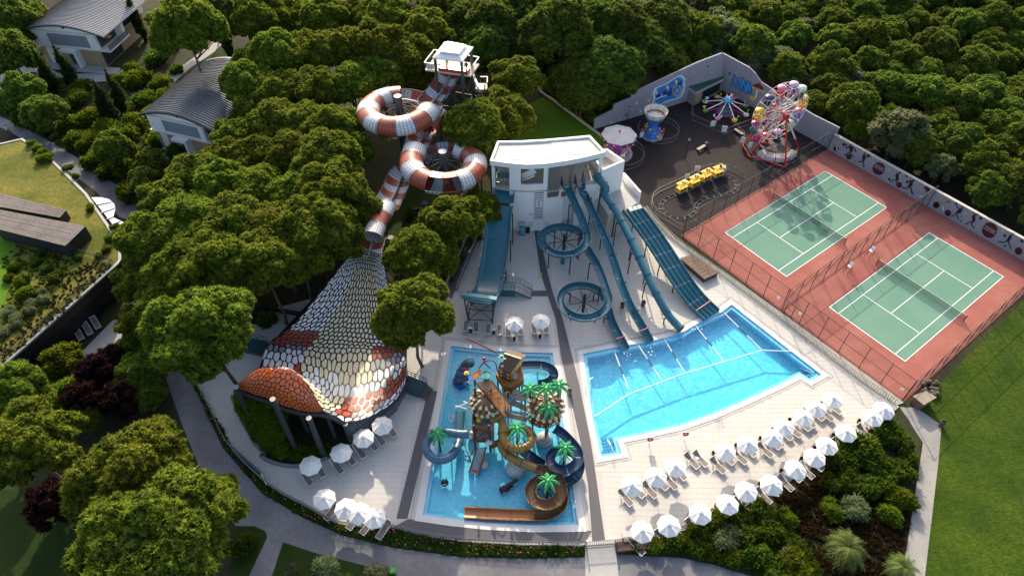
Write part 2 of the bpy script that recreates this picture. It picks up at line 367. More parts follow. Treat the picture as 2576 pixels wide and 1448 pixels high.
# courts
redm = two_noise('red_court', (.30, .098, .080), (.36, .145, .115), (.24, .080, .066), .22, .9, rough=.85, bump=.08, bscale=30, m2=.55)
redm2 = redm
S('court_surround', MB().prism([ct(-3.45, -5.6), ct(32.2, -5.6), ct(32.2, 29.0), ct(-3.45, 29.0)], -.3, .0), redm)
greenm = two_noise('green_court', (.125, .245, .185), (.150, .275, .205), (.105, .215, .165), .2, 1.5, rough=.85, bump=.06, bscale=30, m2=.4)
linem = mat('line_paint', (.80, .81, .80), .6)
for k, a0 in enumerate((0.0, 17.93)):
    S('court', MB().sheet([ct(a0, 0), ct(a0 + 10.97, 0), ct(a0 + 10.97, 23.77), ct(a0, 23.77)], .006), greenm)
    ln = MB()
    def strip(a, b, c, d, w_=.09):
        a_ = ct(a0 + a, b); b_ = ct(a0 + c, d); t = (b_ - a_).normalized(); n = Vector((-t.y, t.x, 0)) * (w_ / 2); e = t * (w_ / 2)
        ln.quad(*[(v.x, v.y, .012) for v in (a_ - n - e, b_ - n + e, b_ + n + e, a_ + n - e)][::-1] if False else [(v.x, v.y, .012) for v in (a_ + n - e, a_ - n - e, b_ - n + e, b_ + n + e)])
    strip(0, 0, 10.97, 0, .11); strip(0, 23.77, 10.97, 23.77, .11); strip(0, .1, 0, 23.67); strip(10.97, .1, 10.97, 23.67)
    lo = ln; lo2 = MB(); ln = lo2
    strip(1.37, .1, 1.37, 23.67); strip(9.6, .1, 9.6, 23.67)
    for v in range(len(ln.v)): ln.v[v] = (ln.v[v][0], ln.v[v][1], .010)
    l3 = MB(); ln = l3
    strip(1.45, 5.485, 9.52, 5.485); strip(1.45, 18.285, 9.52, 18.285)
    for v in range(len(ln.v)): ln.v[v] = (ln.v[v][0], ln.v[v][1], .014)
    l4 = MB(); ln = l4; strip(5.485, 5.55, 5.485, 18.2)
    for m_ in (lo2, l3, l4): lo.add(m_.v, m_.f)
    S('court_lines', lo, linem)
# deck
DECK = gl([(1196, 556), (1560, 500), (1622, 545), (1700, 612), (1717, 626), (1830, 706), (2165, 962), (2262, 1022), (2220, 1062), (2130, 1112), (2020, 1190), (1870, 1275), (1717, 1334), (1630, 1352), (1549, 1366), (1472, 1372), (1310, 1370), (1159, 1361), (982, 1328), (859, 1320), (770, 1275), (677, 1222), (580, 1128), (530, 1030), (493, 960), (560, 880), (690, 775), (900, 720), (1120, 740)])
tilem = two_noise('deck_tile', (.545, .515, .48), (.575, .54, .50), (.41, .38, .345), .18, 1.3, rough=.75, bump=.04, bscale=15, m2=.32)
jointm = mat('deck_joint', (.475, .45, .42), .85, noise=.08, scale=2)
copem = mat('coping_stone', (.60, .59, .57), .55, noise=.06, scale=1.2)
KC = offset(KP, .75); MC = offset(MP, .6)
S('pool_deck', MB().prism(DECK, -.3, 0, [KPo, MPo]), jointm)
# deck tiles, one by one where they show largest
strips = [gl([(1077, 981), (1101, 983), (1025, 1304), (997, 1304)]),
          gl([(1028, 1304), (1130, 1320), (1240, 1329), (1489, 1334), (1472, 1364), (1310, 1364), (1159, 1357), (1060, 1343), (984, 1327)]),
          gl([(1344, 580), (1356, 580), (1377, 683), (1391, 736), (1416, 803), (1438, 890), (1457, 966), (1486, 1110), (1502, 1216), (1522, 1356), (1490, 1360), (1479, 1216), (1460, 1110), (1427, 966), (1410, 890), (1398, 803), (1375, 736), (1359, 683)]),
          gl([(1319, 731), (1374, 731), (1377, 745), (1319, 745)]),
          gl([(1205, 556), (1222, 562), (1136, 752), (1120, 740)])]
anth = mat('anthracite_tile', (.075, .072, .085), .65, noise=.12, scale=2)
for i, s_ in enumerate(strips): S('walkway', MB().sheet(s_, .016 + .002 * i), anth)
rotd = math.atan2(-.08, 1); tiles = []; ts = .62
xs = [p.x for p in DECK]; ys = [p.y for p in DECK]
def okpt(x, y):
    if not inside(DECK, x, y) or inside(KC, x, y) or inside(MC, x, y): return False
    return not any(inside(s_, x, y) for s_ in strips)
ni = int((max(xs) - min(xs)) / ts) + 1; nj = int((max(ys) - min(ys)) / ts) + 1; y0_ = min(ys)
okg = [[okpt(min(xs) + i * ts, y0_ + j * ts) for j in range(nj + 1)] for i in range(ni + 1)]
for i in range(ni):
    for j in range(nj):
        if okg[i][j] and okg[i + 1][j] and okg[i][j + 1] and okg[i + 1][j + 1]:
            tiles.append((min(xs) + (i + .5) * ts, y0_ + (j + .5) * ts))
tiles.sort(key=lambda t: t[0] ** 2 + t[1] ** 2)
deck_o = bpy.data.objects['pool_deck']
def tile_mb(mb, cx, cy, z, h):
    a = h - .012; b = h - .02
    mb.add([(cx - a, cy - a, z), (cx + a, cy - a, z), (cx + a, cy + a, z), (cx - a, cy + a, z), (cx - b, cy - b, z + .008), (cx + b, cy - b, z + .008), (cx + b, cy + b, z + .008), (cx - b, cy + b, z + .008)],
           [(0, 1, 5, 4), (1, 2, 6, 5), (2, 3, 7, 6), (3, 0, 4, 7), (4, 5, 6, 7)]); return mb
td = tile_mb(MB(), 0, 0, 0, ts / 2).data('deck_tile', tilem)
for x, y in tiles[:300]: link('deck_tile', td, deck_o, (x, y, .001))
rest = MB()
for x, y in tiles[300:]: tile_mb(rest, x, y, .001 + random.uniform(0, .002), ts / 2)
o = P(deck_o, 'deck_tiles', rest, tilem, world=False); o['kind'] = 'stuff'
# pools
def mosaic(name, c1, c2, sc):
    m = mat(name, c1, .4); n_ = m.node_tree; b = n_.nodes['Principled BSDF']
    tc = n_.nodes.new('ShaderNodeTexCoord'); v = n_.nodes.new('ShaderNodeTexVoronoi'); v.inputs['Scale'].default_value = sc; n_.links.new(tc.outputs['Object'], v.inputs['Vector'])
    nz = n_.nodes.new('ShaderNodeTexNoise'); nz.inputs['Scale'].default_value = .35; n_.links.new(tc.outputs['Object'], nz.inputs['Vector'])
    sp = n_.nodes.new('ShaderNodeSeparateColor'); n_.links.new(v.outputs['Color'], sp.inputs[0])
    ad = n_.nodes.new('ShaderNodeMath'); ad.operation = 'MULTIPLY_ADD'; ad.inputs[1].default_value = .55; n_.links.new(sp.outputs[0], ad.inputs[0])
    sc2 = n_.nodes.new('ShaderNodeMath'); sc2.operation = 'MULTIPLY'; sc2.inputs[1].default_value = .45; n_.links.new(nz.outputs['Fac'], sc2.inputs[0]); n_.links.new(sc2.outputs[0], ad.inputs[2])
    mx = n_.nodes.new('ShaderNodeMixRGB'); mx.inputs[1].default_value = (*c1, 1); mx.inputs[2].default_value = (*c2, 1); n_.links.new(ad.outputs[0], mx.inputs[0])
    n_.links.new(mx.outputs[0], b.inputs['Base Color']); return m
moM = mosaic('pool_mosaic', (.085, .54, .75), (.30, .77, .88), 3.2)
moK = mosaic('splash_pool_mosaic', (.11, .50, .66), (.30, .70, .81), 5)
moE = mosaic('edge_mosaic', (.30, .56, .72), (.62, .78, .86), 6)
waM = watermat('pool_water', (.62, .90, .97), 1.5, .55); waK = watermat('splash_pool_water', (.66, .90, .96), 2.2, .3)
def pool(poly, depth, floor_m, water_m, cope, wl, band):
    mb = MB(); mb.sheet(poly, -depth)
    n = len(poly); ar = sum(poly[i][0] * poly[(i + 1) % n][1] - poly[(i + 1) % n][0] * poly[i][1] for i in range(n))
    for i in range(n):
        a = poly[i]; b = poly[(i + 1) % n]; qd = [(a[0], a[1], -depth), (b[0], b[1], -depth), (b[0], b[1], .0), (a[0], a[1], .0)]
        mb.quad(*(qd[::-1] if ar > 0 else qd))
    S('pool_basin', mb, floor_m)
    S('pool_coping', MB().prism(offset(poly, cope), -.02, .045, [poly]), copem)
    inn = offset(poly, -band); S('pool_edge_band', MB().prism(poly, -.40, -.16, [inn]), moE)
    S('pool_water', MB().sheet(offset(poly, -.001), -wl), water_m)
pool(MP, 1.35, moM, waM, .6, .055, .42)
pool(KP, .45, moK, waK, .75, .07, .35)
# drain grating lines round the pools
dr = mat('drain_slot', (.34, .33, .32), .8)
S('drain', MB().sheet(offset(MP, .98), .013, [offset(MP, .84)]), dr)
S('drain', MB().sheet(offset(KP, 1.25), .013, [offset(KP, 1.12)]), dr)
# ------------------------------------------------------------------ buildings and walls
def ray(px, py):
    r = (px - CX) / FPX; u = -(py - CY) / FPX
    return Vector((r, CP + u * SP, -SP + u * CP))
def on_vert(a, b, px, py):
    """point of the upright plane through a and b seen at plan reading (px, py)"""
    t = Vector((b[0] - a[0], b[1] - a[1], 0)).normalized(); n = Vector((-t.y, t.x, 0)); d = ray(px, py); o = Vector((0, 0, CAMH))
    k = (Vector((a[0], a[1], 0)) - o).dot(n) / d.dot(n); return o + d * k
dark = mat('dark_recess', (.012, .013, .015), .6)
glassm = mat('window_glass', (.035, .05, .055), .08, spec=.8)
metalg = mat('grey_metal', (.24, .25, .26), .45, metal=.6)
darkm = mat('dark_steel', (.030, .034, .040), .5, metal=.3)
zincm = mat('zinc_roof', (.62, .60, .57), .55, noise=.10, scale=.5)
zincd = mat('dark_zinc_roof', (.15, .17, .19), .40, noise=.15, scale=.5, metal=.35)
stonem = mat('sand_stone', (.40, .29, .17), .85, noise=.22, scale=2.2, bump=.3, bscale=6)
panelm = mat('grey_panel', (.23, .25, .28), .6, noise=.06, scale=1)
creamm = mat('cream_trim', (.66, .62, .55), .7, noise=.05, scale=2)
# --- white building the slides start from
FX = [-2.95, -0.5, 1.9, 4.5, 7.5, 10.0, 12.69]; FY = [74.3, 73.75, 73.4, 73.62, 74.3, 75.1, 76.19]
def fy(x): return float(np.interp(x, FX, FY))
def onF(px, py, off=0.0):
    d = ray(px, py); o = Vector((0, 0, CAMH)); y = 74.0
    for _ in range(20): k = (y - off) / d.y; p = o + d * k; y = fy(p.x) + .3
    return p
def front(x0, x1, n=10, ins=.3): return [(x, fy(x) + ins) for x in np.linspace(x0, x1, n)]
SB = T('slide_tower_building', 'white curved start building with a flat roof above the blue slides', 'building', (3, 76, 0))
low = front(-.35, 7.2) + [(7.2, 79.4), (-.35, 78.7)]
P(SB, 'wall', MB().prism(low, 0, 7.25), WHITE)
P(SB, 'wall', MB().prism(front(7.205, 8.9, 4, 1.6) + [(8.9, 79.5), (7.205, 79.4)], 0, 7.25), WHITE)
floorm = mat('platform_floor', (.46, .41, .33), .8, noise=.1, scale=1)
plan = front(-2.75, 12.4, 16) + [(13.4, 78.0), (10.86, 79.9), (4, 79.1), (-2.0, 78.6)]
P(SB, 'platform', MB().prism(plan, 7.25, 7.55), floorm)
P(SB, 'sill_wall', MB().prism(front(1.2, 4.35, 6, .28) + front(1.2, 4.35, 6, .55)[::-1], 7.552, 8.55), WHITE)
P(SB, 'back_wall', MB().prism([(-2.0, 78.35), (4, 78.85), (10.7, 79.65), (10.86, 79.9), (4, 79.1), (-2.0, 78.6)], 7.552, 11.5), WHITE)
for x0, x1 in ((-2.75, -2.3), (-.35, 1.2), (4.3, 4.95), (12.0, 12.5)):
    P(SB, 'pillar', MB().prism(front(x0, x1, 3, .25) + front(x0, x1, 3, .75)[::-1], 7.553, 11.5), WHITE)
P(SB, 'corner_column', MB().box((-2.5, 74.75, 3.6), (.5, .5, 7.25)), WHITE)
rp_ = front(-2.95, 12.69, 18, 0) + [(10.86, 80.02), (7.5, 79.5), (4.3, 79.05), (1, 78.75), (-2.02, 78.69)]
P(SB, 'roof', MB().prism(rp_, 11.5, 12.0), WHITE)
rt_ = offset(rp_, -.3)
P(SB, 'roof_parapet', MB().prism(rp_, 12.001, 12.28, [rt_]), WHITE)
rfm = two_noise('roof_tiles', (.70, .68, .62), (.74, .72, .68), (.50, .36, .20), .35, .7, rough=.8, bump=.05, m2=.28)
P(SB, 'roof_deck', MB().sheet(rt_, 12.02), jointm)
rtile = MB().box((0, 0, 0), (.94, .94, .03)).data('roof_tile', rfm)
roofdeck = SB.children[-1]
for i in range(18):
    for j in range(7):
        x, y = -2.4 + i * .98 + j * .12, 74.2 + j * .98 + i * .03
        if all(inside(rt_, x + a, y + b) for a in (-.47, .47) for b in (-.47, .47)):
            link('roof_tile', rtile, roofdeck, (x - 3, y - 76, 12.035))
slat = MB().box((0, 0, 0), (.09, .22, 1)); slat_d = slat.data('slat', metalg)
def screen(x0, x1, z0, z1, name='slat_screen'):
    n = max(2, int((x1 - x0) / .24)); s_ = P(SB, name, MB().beam((x0, fy(x0) + .2, z0), (x1, fy(x1) + .2, z0), .12, .14), metalg)
    P(s_, 'top_rail', MB().beam((x0, fy(x0) + .2, z1), (x1, fy(x1) + .2, z1), .12, .14), metalg)
    for i in range(n + 1):
        x = x0 + (x1 - x0) * i / n; o = link('slat', slat_d, s_, (x - 3, fy(x) + .2 - 76, (z0 + z1) / 2)); o.scale = (1, 1, z1 - z0)
screen(-2.2, -.5, 8.6, 11.3); screen(4.97, 6.5, 6.6, 11.3); screen(7.9, 8.35, 8.0, 11.2); screen(9.9, 10.6, 8.0, 11.2)
P(SB, 'shade_rail', MB().beam((7.4, fy(7.4) + .1, 11.3), (11.6, fy(11.6) + .1, 11.32), .25, .3), metalg)
P(SB, 'shade_rail', MB().beam((-2.4, fy(-2.4) + .1, 11.35), (-.5, fy(-.5) + .1, 11.35), .25, .3), metalg)
st = MB()
for i in range(9): st.box((1.5 + i * .18, 76.2 - i * .12, 7.7 + i * .2), (.3, 1.1, .2))
st.beam((1.45, 75.6, 8.6), (3.1, 74.7, 10.3), .06, .8)
P(SB, 'staircase', st, WHITE)
# louvred window, strip windows, small wall fittings
def wallbox(px0, py0, px1, py1, name, m, dep=.06, off=.02):
    a = onF(px0, py1); b = onF(px1, py0); mb = MB()
    x0, x1, z0, z1 = a.x, b.x, a.z, b.z
    yo = min(fy(x0), fy(x1)) + .3
    mb.add([(x0, fy(x0) + .3 - off - dep, z0), (x1, fy(x1) + .3 - off - dep, z0), (x1, fy(x1) + .3 - off - dep, z1), (x0, fy(x0) + .3 - off - dep, z1), (x0, fy(x0) + .31, z0), (x1, fy(x1) + .31, z0), (x1, fy(x1) + .31, z1), (x0, fy(x0) + .31, z1)],
           [(0, 1, 2, 3), (4, 0, 3, 7), (1, 5, 6, 2), (3, 2, 6, 7), (4, 5, 1, 0)])
    return P(SB, name, mb, m), (x0, x1, z0, z1)
lv, (x0, x1, z0, z1) = wallbox(*Zb(708, 850), *Zb(845, 1235), 'louvre_window', dark, .02)
for i in range(17):
    z = z0 + (z1 - z0) * (i + .5) / 17; P(lv, 'louvre_slat', MB().beam((x0, fy(x0) + .2, z), (x1, fy(x1) + .2, z), .14, .10), WHITE)
sg, _q = wallbox(*Zb(730, 945), *Zb(825, 1035), 'wall_sign', mat('sign_white', (.75, .72, .70), .5), .05, .20)
for i, (a, b) in enumerate(((960, 975), (985, 992), (1000, 1015))):
    wallbox(*Zb(755, a), *Zb(800, b), 'sign_print', mat('sign_red', (.55, .16, .12), .6), .01, .26)
for a, b in (((895, 842), (1050, 925)), ((1088, 838), (1165, 912)), ((1290, 800), (1380, 870)), ((1475, 745), (1560, 800))):
    w_, (x0, x1, z0, z1) = wallbox(*Zb(*(a[0], b[1])[:1] + (a[1],)), *Zb(*b), 'window', mat('bronze_glass', (.16, .12, .06), .25), .015)
    P(w_, 'sill', MB().beam((x0, fy(x0) + .2, z0 - .05), (x1, fy(x1) + .2, z0 - .05), .2, .1), WHITE)
wallbox(*Zb(628, 1260), *Zb(700, 1335), 'notice_board', mat('notice_grey', (.62, .62, .60), .5), .04)
wallbox(*Zb(845, 1250), *Zb(925, 1330), 'service_hatch', mat('notice_grey', (.62, .62, .60), .5), .04)
c_ = onF(*Zb(665, 1153)); P(SB, 'wall_clock', MB().cyl((c_.x, fy(c_.x) + .18, c_.z), (c_.x, fy(c_.x) + .32, c_.z), .28, 16), mat('clock_face', (.6, .6, .6), .4))
P(SB, 'drainpipe', MB().cyl((-.15, fy(-.15) + .2, .1), (-.15, fy(-.15) + .2, 7.2), .07, 6), WHITE)
# right wing with open terrace
wing = [(9.0, 74.9), (12.28, 75.74), (15.81, 77.9), (13.63, 80.7), (10.9, 80.0), (8.95, 79.4)]
P(SB, 'wing_wall', MB().prism(wing, 0, 7.2), WHITE)
P(SB, 'wing_floor', MB().prism(offset(wing, -.02)[1:5], 7.21, 8.3), floorm)
wp = [(12.45, 75.78), (15.81, 77.9), (13.63, 80.7), (11.0, 80.05)]
P(SB, 'wing_parapet', MB().prism(wp, 7.205, 9.5, [offset(wp, -.28)]), WHITE)
a_ = Vector((12.28, 75.74)); b_ = Vector((15.81, 77.9)); tt = (b_ - a_).normalized(); nn = Vector((tt.y, -tt.x))
def wq(u0, u1, z0, z1, d): 
    p0 = a_ + tt * u0 + nn * d; p1 = a_ + tt * u1 + nn * d
    return [(p0.x, p0.y, z0), (p1.x, p1.y, z0), (p1.x, p1.y, z1), (p0.x, p0.y, z1)]
P(SB, 'doorway', MB().plate(wq(.2, 1.5, 4.3, 6.9, .004), .03), mat('bronze_glass', (.16, .12, .06), .25))
# lower terrace
LT = [g(*Zb(1945, 660), 4.4), g(*Zb(2180, 930), 4.4), g(*Zb(2160, 1000), 4.4), g(*Zb(1995, 1110), 4.4), g(*Zb(1750, 1170), 4.4), g(*Zb(1580, 900), 4.4), g(*Zb(1640, 800), 4.4)]
P(SB, 'terrace', MB().prism([(p.x, p.y) for p in LT], 0, 4.4), mat('terrace_floor', (.42, .41, .39), .8, noise=.08))
P(SB, 'terrace_parapet', MB().beam(Vector((LT[0].x + .1, LT[0].y, 2.7)), Vector((LT[1].x + .1, LT[1].y, 2.7)), .3, 5.6), WHITE)
# --- villas
def villa(name, label, o2, u, wdt, dep, ze, rise, roofm, two, zoff=0.0):
    u = Vector((u[0], u[1], 0)).normalized(); v = Vector((-u.y, u.x, 0)); o = Vector((o2[0], o2[1], 0))
    rt = T(name, label, 'villa', o)
    def L_(a, b, z): return o + u * a + v * b + Vector((0, 0, z))
    def blk(a0, a1, b0, b1, z0, z1): 
        return MB().add([L_(a0, b0, z0), L_(a1, b0, z0), L_(a1, b1, z0), L_(a0, b1, z0), L_(a0, b0, z1), L_(a1, b0, z1), L_(a1, b1, z1), L_(a0, b1, z1)], [(3, 2, 1, 0), (4, 5, 6, 7), (0, 1, 5, 4), (1, 2, 6, 5), (2, 3, 7, 6), (3, 0, 4, 7)])
    P(rt, 'ground_wall', blk(.25, wdt - 2.4, .3, dep - .3, 0, 3.5), stonem)
    P(rt, 'upper_wall', blk(0, wdt - 2.0, 0, dep, 3.72, ze), WHITE)
    P(rt, 'floor_band', blk(-.25, wdt + .3, -.25, dep * .42, 3.5, 3.715), creamm)
    P(rt, 'grey_panel', blk(wdt * .22, wdt * .76, -.05, .02, 3.95, ze - .35), panelm)
    P(rt, 'upper_cornice', blk(-.2, wdt + .2, -.2, .22, ze - .001, ze + .3), creamm)
    P(rt, 'pillar', blk(wdt * .765, wdt * .83, -.08, .5, 3.72, ze - .01), WHITE)
    P(rt, 'pilaster', blk(wdt * .10, wdt * .20, .02, .4, 0, 3.49), WHITE)
    P(rt, 'porch', blk(wdt * .34, wdt * .56, -1.1, .28, 3.0, 3.49), WHITE)
    P(rt, 'porch_pier', blk(wdt * .52, wdt * .56, -1.0, .28, 0, 2.99), WHITE)
    P(rt, 'door', blk(wdt * .38, wdt * .50, .2, .29, 0, 2.6), glassm)
    P(rt, 'side_glazing', blk(wdt - 2.39, wdt - 2.3, .6, dep * .4, .2, 3.3), glassm)
    w_ = P(rt, 'balcony_glazing', blk(wdt - 1.99, wdt - 1.9, .6, dep * .36, 3.8, ze - .4), glassm)
    P(rt, 'balcony_wall', blk(wdt - 1.99, wdt - .2, dep * .36, dep * .40, 3.72, ze), WHITE)
    P(rt, 'balcony_railing', blk(wdt + .12, wdt + .18, -.1, dep * .40, 3.72, 4.7), seethrough('glass_rail', (.08, .10, .11), .5))
    P(rt, 'upper_glazing', blk(wdt - 1.99, wdt - 1.92, dep * .55, dep * .9, 3.9, ze - .4), glassm)
    P(rt, 'terrace', blk(.5, wdt + .5, -2.2, .2, -.2, .12), pavem)
    # gable and arched roof with standing seams
    def arc(a): return ze + .3 + rise * math.sin(math.pi * min(1, max(0, (a + .6) / (wdt + 1.2)))) ** .9
    n = 18; mb = MB(); xs_ = [-.6 + (wdt + 1.2) * i / n for i in range(n + 1)]
    gb = MB()
    for i in range(n): gb.add([L_(xs_[i], 0, ze + .29), L_(xs_[i + 1], 0, ze + .29), L_(xs_[i + 1], 0, arc(xs_[i + 1]) - .08), L_(xs_[i], 0, arc(xs_[i]) - .08)], [(0, 1, 2, 3)])
    P(rt, 'gable', gb, WHITE)
    P(rt, 'gable_vent', MB().cyl(L_(wdt * .5, -.06, ze + .3 + rise * .5), L_(wdt * .5, .02, ze + .3 + rise * .5), .28, 14), dark)
    for i in range(n):
        a, b = xs_[i], xs_[i + 1]
        mb.add([L_(a, -.7, arc(a)), L_(b, -.7, arc(b)), L_(b, dep + .5, arc(b)), L_(a, dep + .5, arc(a)), L_(a, -.7, arc(a) - .22), L_(b, -.7, arc(b) - .22), L_(b, dep + .5, arc(b) - .22), L_(a, dep + .5, arc(a) - .22)],
               [(0, 1, 2, 3), (7, 6, 5, 4), (4, 5, 1, 0), (2, 6, 7, 3)])
    rf = P(rt, 'roof', mb, roofm, smooth=False)
    fas = MB()
    for i in range(n): fas.beam(L_(xs_[i], -.74, arc(xs_[i]) - .12), L_(xs_[i + 1], -.74, arc(xs_[i + 1]) - .12), .06, .3)
    P(rt, 'fascia', fas, darkm)
    rib = MB()
    for i in range(n): rib.beam(L_(xs_[i], 0, arc(xs_[i]) + .05), L_(xs_[i + 1], 0, arc(xs_[i + 1]) + .05), .07, .12)
    rd = rib.data('roof_seam', darkm if roofm is zincm else mat('seam_zinc', (.07, .08, .09), .5, metal=.3), o)
    k = int((dep + 1.0) / .48)
    for i in range(k): link('roof_seam', rd, rf, v * (-.5 + i * .48))
    return rt, L_
V1, VL = villa('villa', 'two-storey white villa with a pale arched metal roof in the top left corner', (-89.7, 121.2), (.984, -.17), 15.0, 15.5, 6.6, 1.5, zincm, True)
P(V1, 'parasol', MB().lathe([(.02, 5.6), (.6, 5.25), (.62, 5.2)], VL(14.0, 2.4, 0), 8), mat('ochre_cloth', (.55, .30, .03), .8))
V2, VL2 = villa('villa', 'white villa with a dark grey arched metal roof half hidden by pines', (-58.3, 93.9), (.945, -.327), 12.6, 16.5, 6.4, 1.6, zincd, False)
# glass canopy at the left edge
CG = T('glass_canopy', 'narrow glass canopy with a pale frame at the left edge below the villa', 'canopy', g(20, 205))
P(CG, 'glass_roof', MB().plate([g(-30, 225, 2.6), g(50, 172, 2.6), g(52, 188, 2.6), g(-30, 245, 2.6)], .08), mat('pale_glass', (.45, .52, .55), .1))
P(CG, 'wall', MB().plate([g(-30, 246, 2.5), g(52, 190, 2.5), g(52, 190, 0), g(-30, 246, 0)], .2), panelm)
P(CG, 'frame', MB().beam(g(-30, 246, 2.7), g(53, 189, 2.7), .12, .14), WHITE)
# --- building with a planted roof on the left
HR = 5.0
GB = T('green_roof_building', 'low dark building with a planted grass roof at the left edge', 'building', g(150, 700))
ZL = Z(0, 380, 3.81)
edge = [g(*ZL(*p_), HR) for p_ in ((-60, 100), (240, 30), (560, 260), (700, 390), (930, 620), (1040, 780), (1160, 950), (1290, 1170), (1270, 1250))]
corn = g(*Zr4(890, 540), HR); lft = g(*Zr4(25, 1310), HR); far = g(*Zr4(-260, 1560), HR)
roofpoly = edge[:-1] + [g(*ZL(1300, 1330), HR), corn, lft, far, g(-260, 900, HR), g(-260, 440, HR)]
gras = two_noise('dry_roof_grass', (.085, .100, .014), (.20, .175, .034), (.050, .062, .010), .20, 1.8, bump=.9, bscale=3, m2=.7)
wallb = mat('black_cladding', (.010, .011, .013), .5, noise=.2, scale=1)
P(GB, 'wall', MB().prism([(p_.x, p_.y) for p_ in offset(roofpoly, -.9)], 0, HR - .35), wallb)
P(GB, 'roof_slab', MB().prism([(p_.x, p_.y) for p_ in roofpoly], HR - 1.5, HR - .25), wallb)
P(GB, 'roof_grass', MB().sheet([(p_.x, p_.y) for p_ in offset(roofpoly, -.35)], HR - .1), gras)
P(GB, 'parapet', MB().prism([(p_.x, p_.y) for p_ in roofpoly], HR - .249, HR, [offset(roofpoly, -.36)]), mat('parapet_metal', (.30, .30, .30), .5, metal=.4))
for a, b in ((corn, lft), (lft, far)):
    t_ = (b - a).normalized(); P(GB, 'glass_balustrade', MB().beam(a + t_ * .3 + Vector((-.5, .4, .45)), b + Vector((-.5, .4, .45)), .03, .8), seethrough('glass_rail2', (.10, .13, .12), .22))
P(GB, 'glass_balustrade', MB().beam(g(*ZL(760, 1215), HR + .45), corn + Vector((-.6, .2, .45)), .04, .8), seethrough('glass_rail2', (.10, .13, .12), .22))
dk = [g(*ZL(*p_), HR + .05) for p_ in ((-40, 1060), (300, 1150), (700, 1235), (960, 1300), (1215, 1370), (1000, 1420), (600, 1448), (-40, 1448))]
woodm = two_noise('weathered_boards', (.155, .135, .125), (.215, .195, .185), (.085, .070, .065), .4, 4, rough=.85, bump=.2, bscale=12, m2=.6)
def boxed(name, corners, h, label, sideface=None):
    """low board-clad box on the roof; corners: back-left, back-right, front-right, front-left at its top"""
    top = [g(*ZL(*c), HR + h) for c in corners]; rt = T(name, label, 'roof hatch', (top[0].x, top[0].y, HR))
    P(rt, 'body', MB().prism([(p_.x, p_.y) for p_ in offset(top, -.05)], HR - .05, HR + h - .05), darkm)
    n = 11; bl, br, fr_, fl_ = top
    for i in range(n):
        a0 = bl.lerp(fl_, i / n); a1 = bl.lerp(fl_, (i + .93) / n); b0 = br.lerp(fr_, i / n); b1 = br.lerp(fr_, (i + .93) / n)
        P(rt, 'board', MB().plate([a1, b1, b0, a0], random.uniform(.03, .06)), woodm)
    return rt, top
b1, t1 = boxed('skylight_box', ((-60, 610), (715, 805), (640, 885), (-60, 760)), 1.3, 'upper board-clad skylight box on the grass roof')
b2, t2 = boxed('skylight_box', ((-60, 790), (920, 975), (700, 1190), (-60, 1000)), 2.0, 'larger board-clad skylight box with a dark opening on the grass roof')
br_, fr2 = t2[1], t2[2]; o_ = br_.lerp(fr2, .3); o2_ = br_.lerp(fr2, .7); nn_ = Vector((.06, -.02, 0))
P(b2, 'opening', MB().plate([o_ + nn_ + Vector((0, 0, -.3)), o2_ + nn_ + Vector((0, 0, -.3)), o2_ + nn_ + Vector((0, 0, -1.5)), o_ + nn_ + Vector((0, 0, -1.5))], .03), dark)
lg = MB(); a = g(*ZL(680, 1165), HR + 2.2); b = g(*ZL(760, 1250), HR + .1)
for k in (-.25, .25): lg.cyl(a + Vector((k, 0, 0)), b + Vector((k, 0, 0)), .04, 5)
for i in range(6): p_ = a.lerp(b, i / 5); lg.cyl(p_ + Vector((-.25, 0, 0)), p_ + Vector((.25, 0, 0)), .03, 5)
ONE('ladder', 'small metal ladder at the end of the larger skylight box', 'ladder', lg, metalg)
# half-round canopy
CN = T('entrance_canopy', 'white half-round canopy at the edge of the grass roof', 'canopy', g(*ZL(1150, 1000)))
cpts = [ZL(*p_) for p_ in ((980, 672), (1080, 670), (1170, 690), (1225, 740), (1238, 790), (1225, 850), (1215, 885), (1330, 940), (1235, 990))]
c3 = [g(*p_, 4.3) for p_ in cpts]
P(CN, 'roof_sheet', MB().plate(c3[::-1], .1), mat('canopy_white', (.62, .64, .66), .35))
for i, (s_, e_) in enumerate((((1035, 745), (1195, 712)), ((1085, 830), (1235, 775)), ((1145, 900), (1215, 870)), ((1200, 955), (1290, 918)))):
    P(CN, 'roof_rib', MB().beam(g(*ZL(*s_), 4.46), g(*ZL(*e_), 4.46), .10, .12), WHITE)
P(CN, 'post', MB().cyl(g(*ZL(1290, 960), 4.2) * 1.0, Vector((g(*ZL(1290, 960), 4.2).x, g(*ZL(1290, 960), 4.2).y, 0)), .5, 10), darkm)
# plants on the roof
def roofplants(spec, m, name, label, ln=.35, wd=.06, up=1.6):
    c = [(*g(*ZL(x, y), HR)[:2], HR + .0, r) for x, y, r in spec]; V, F, t = foliage_late(c, 60, ln, wd, up); o = link(name, npmesh(name, V, F, t, m)); o['kind'] = 'stuff'; o['label'] = label
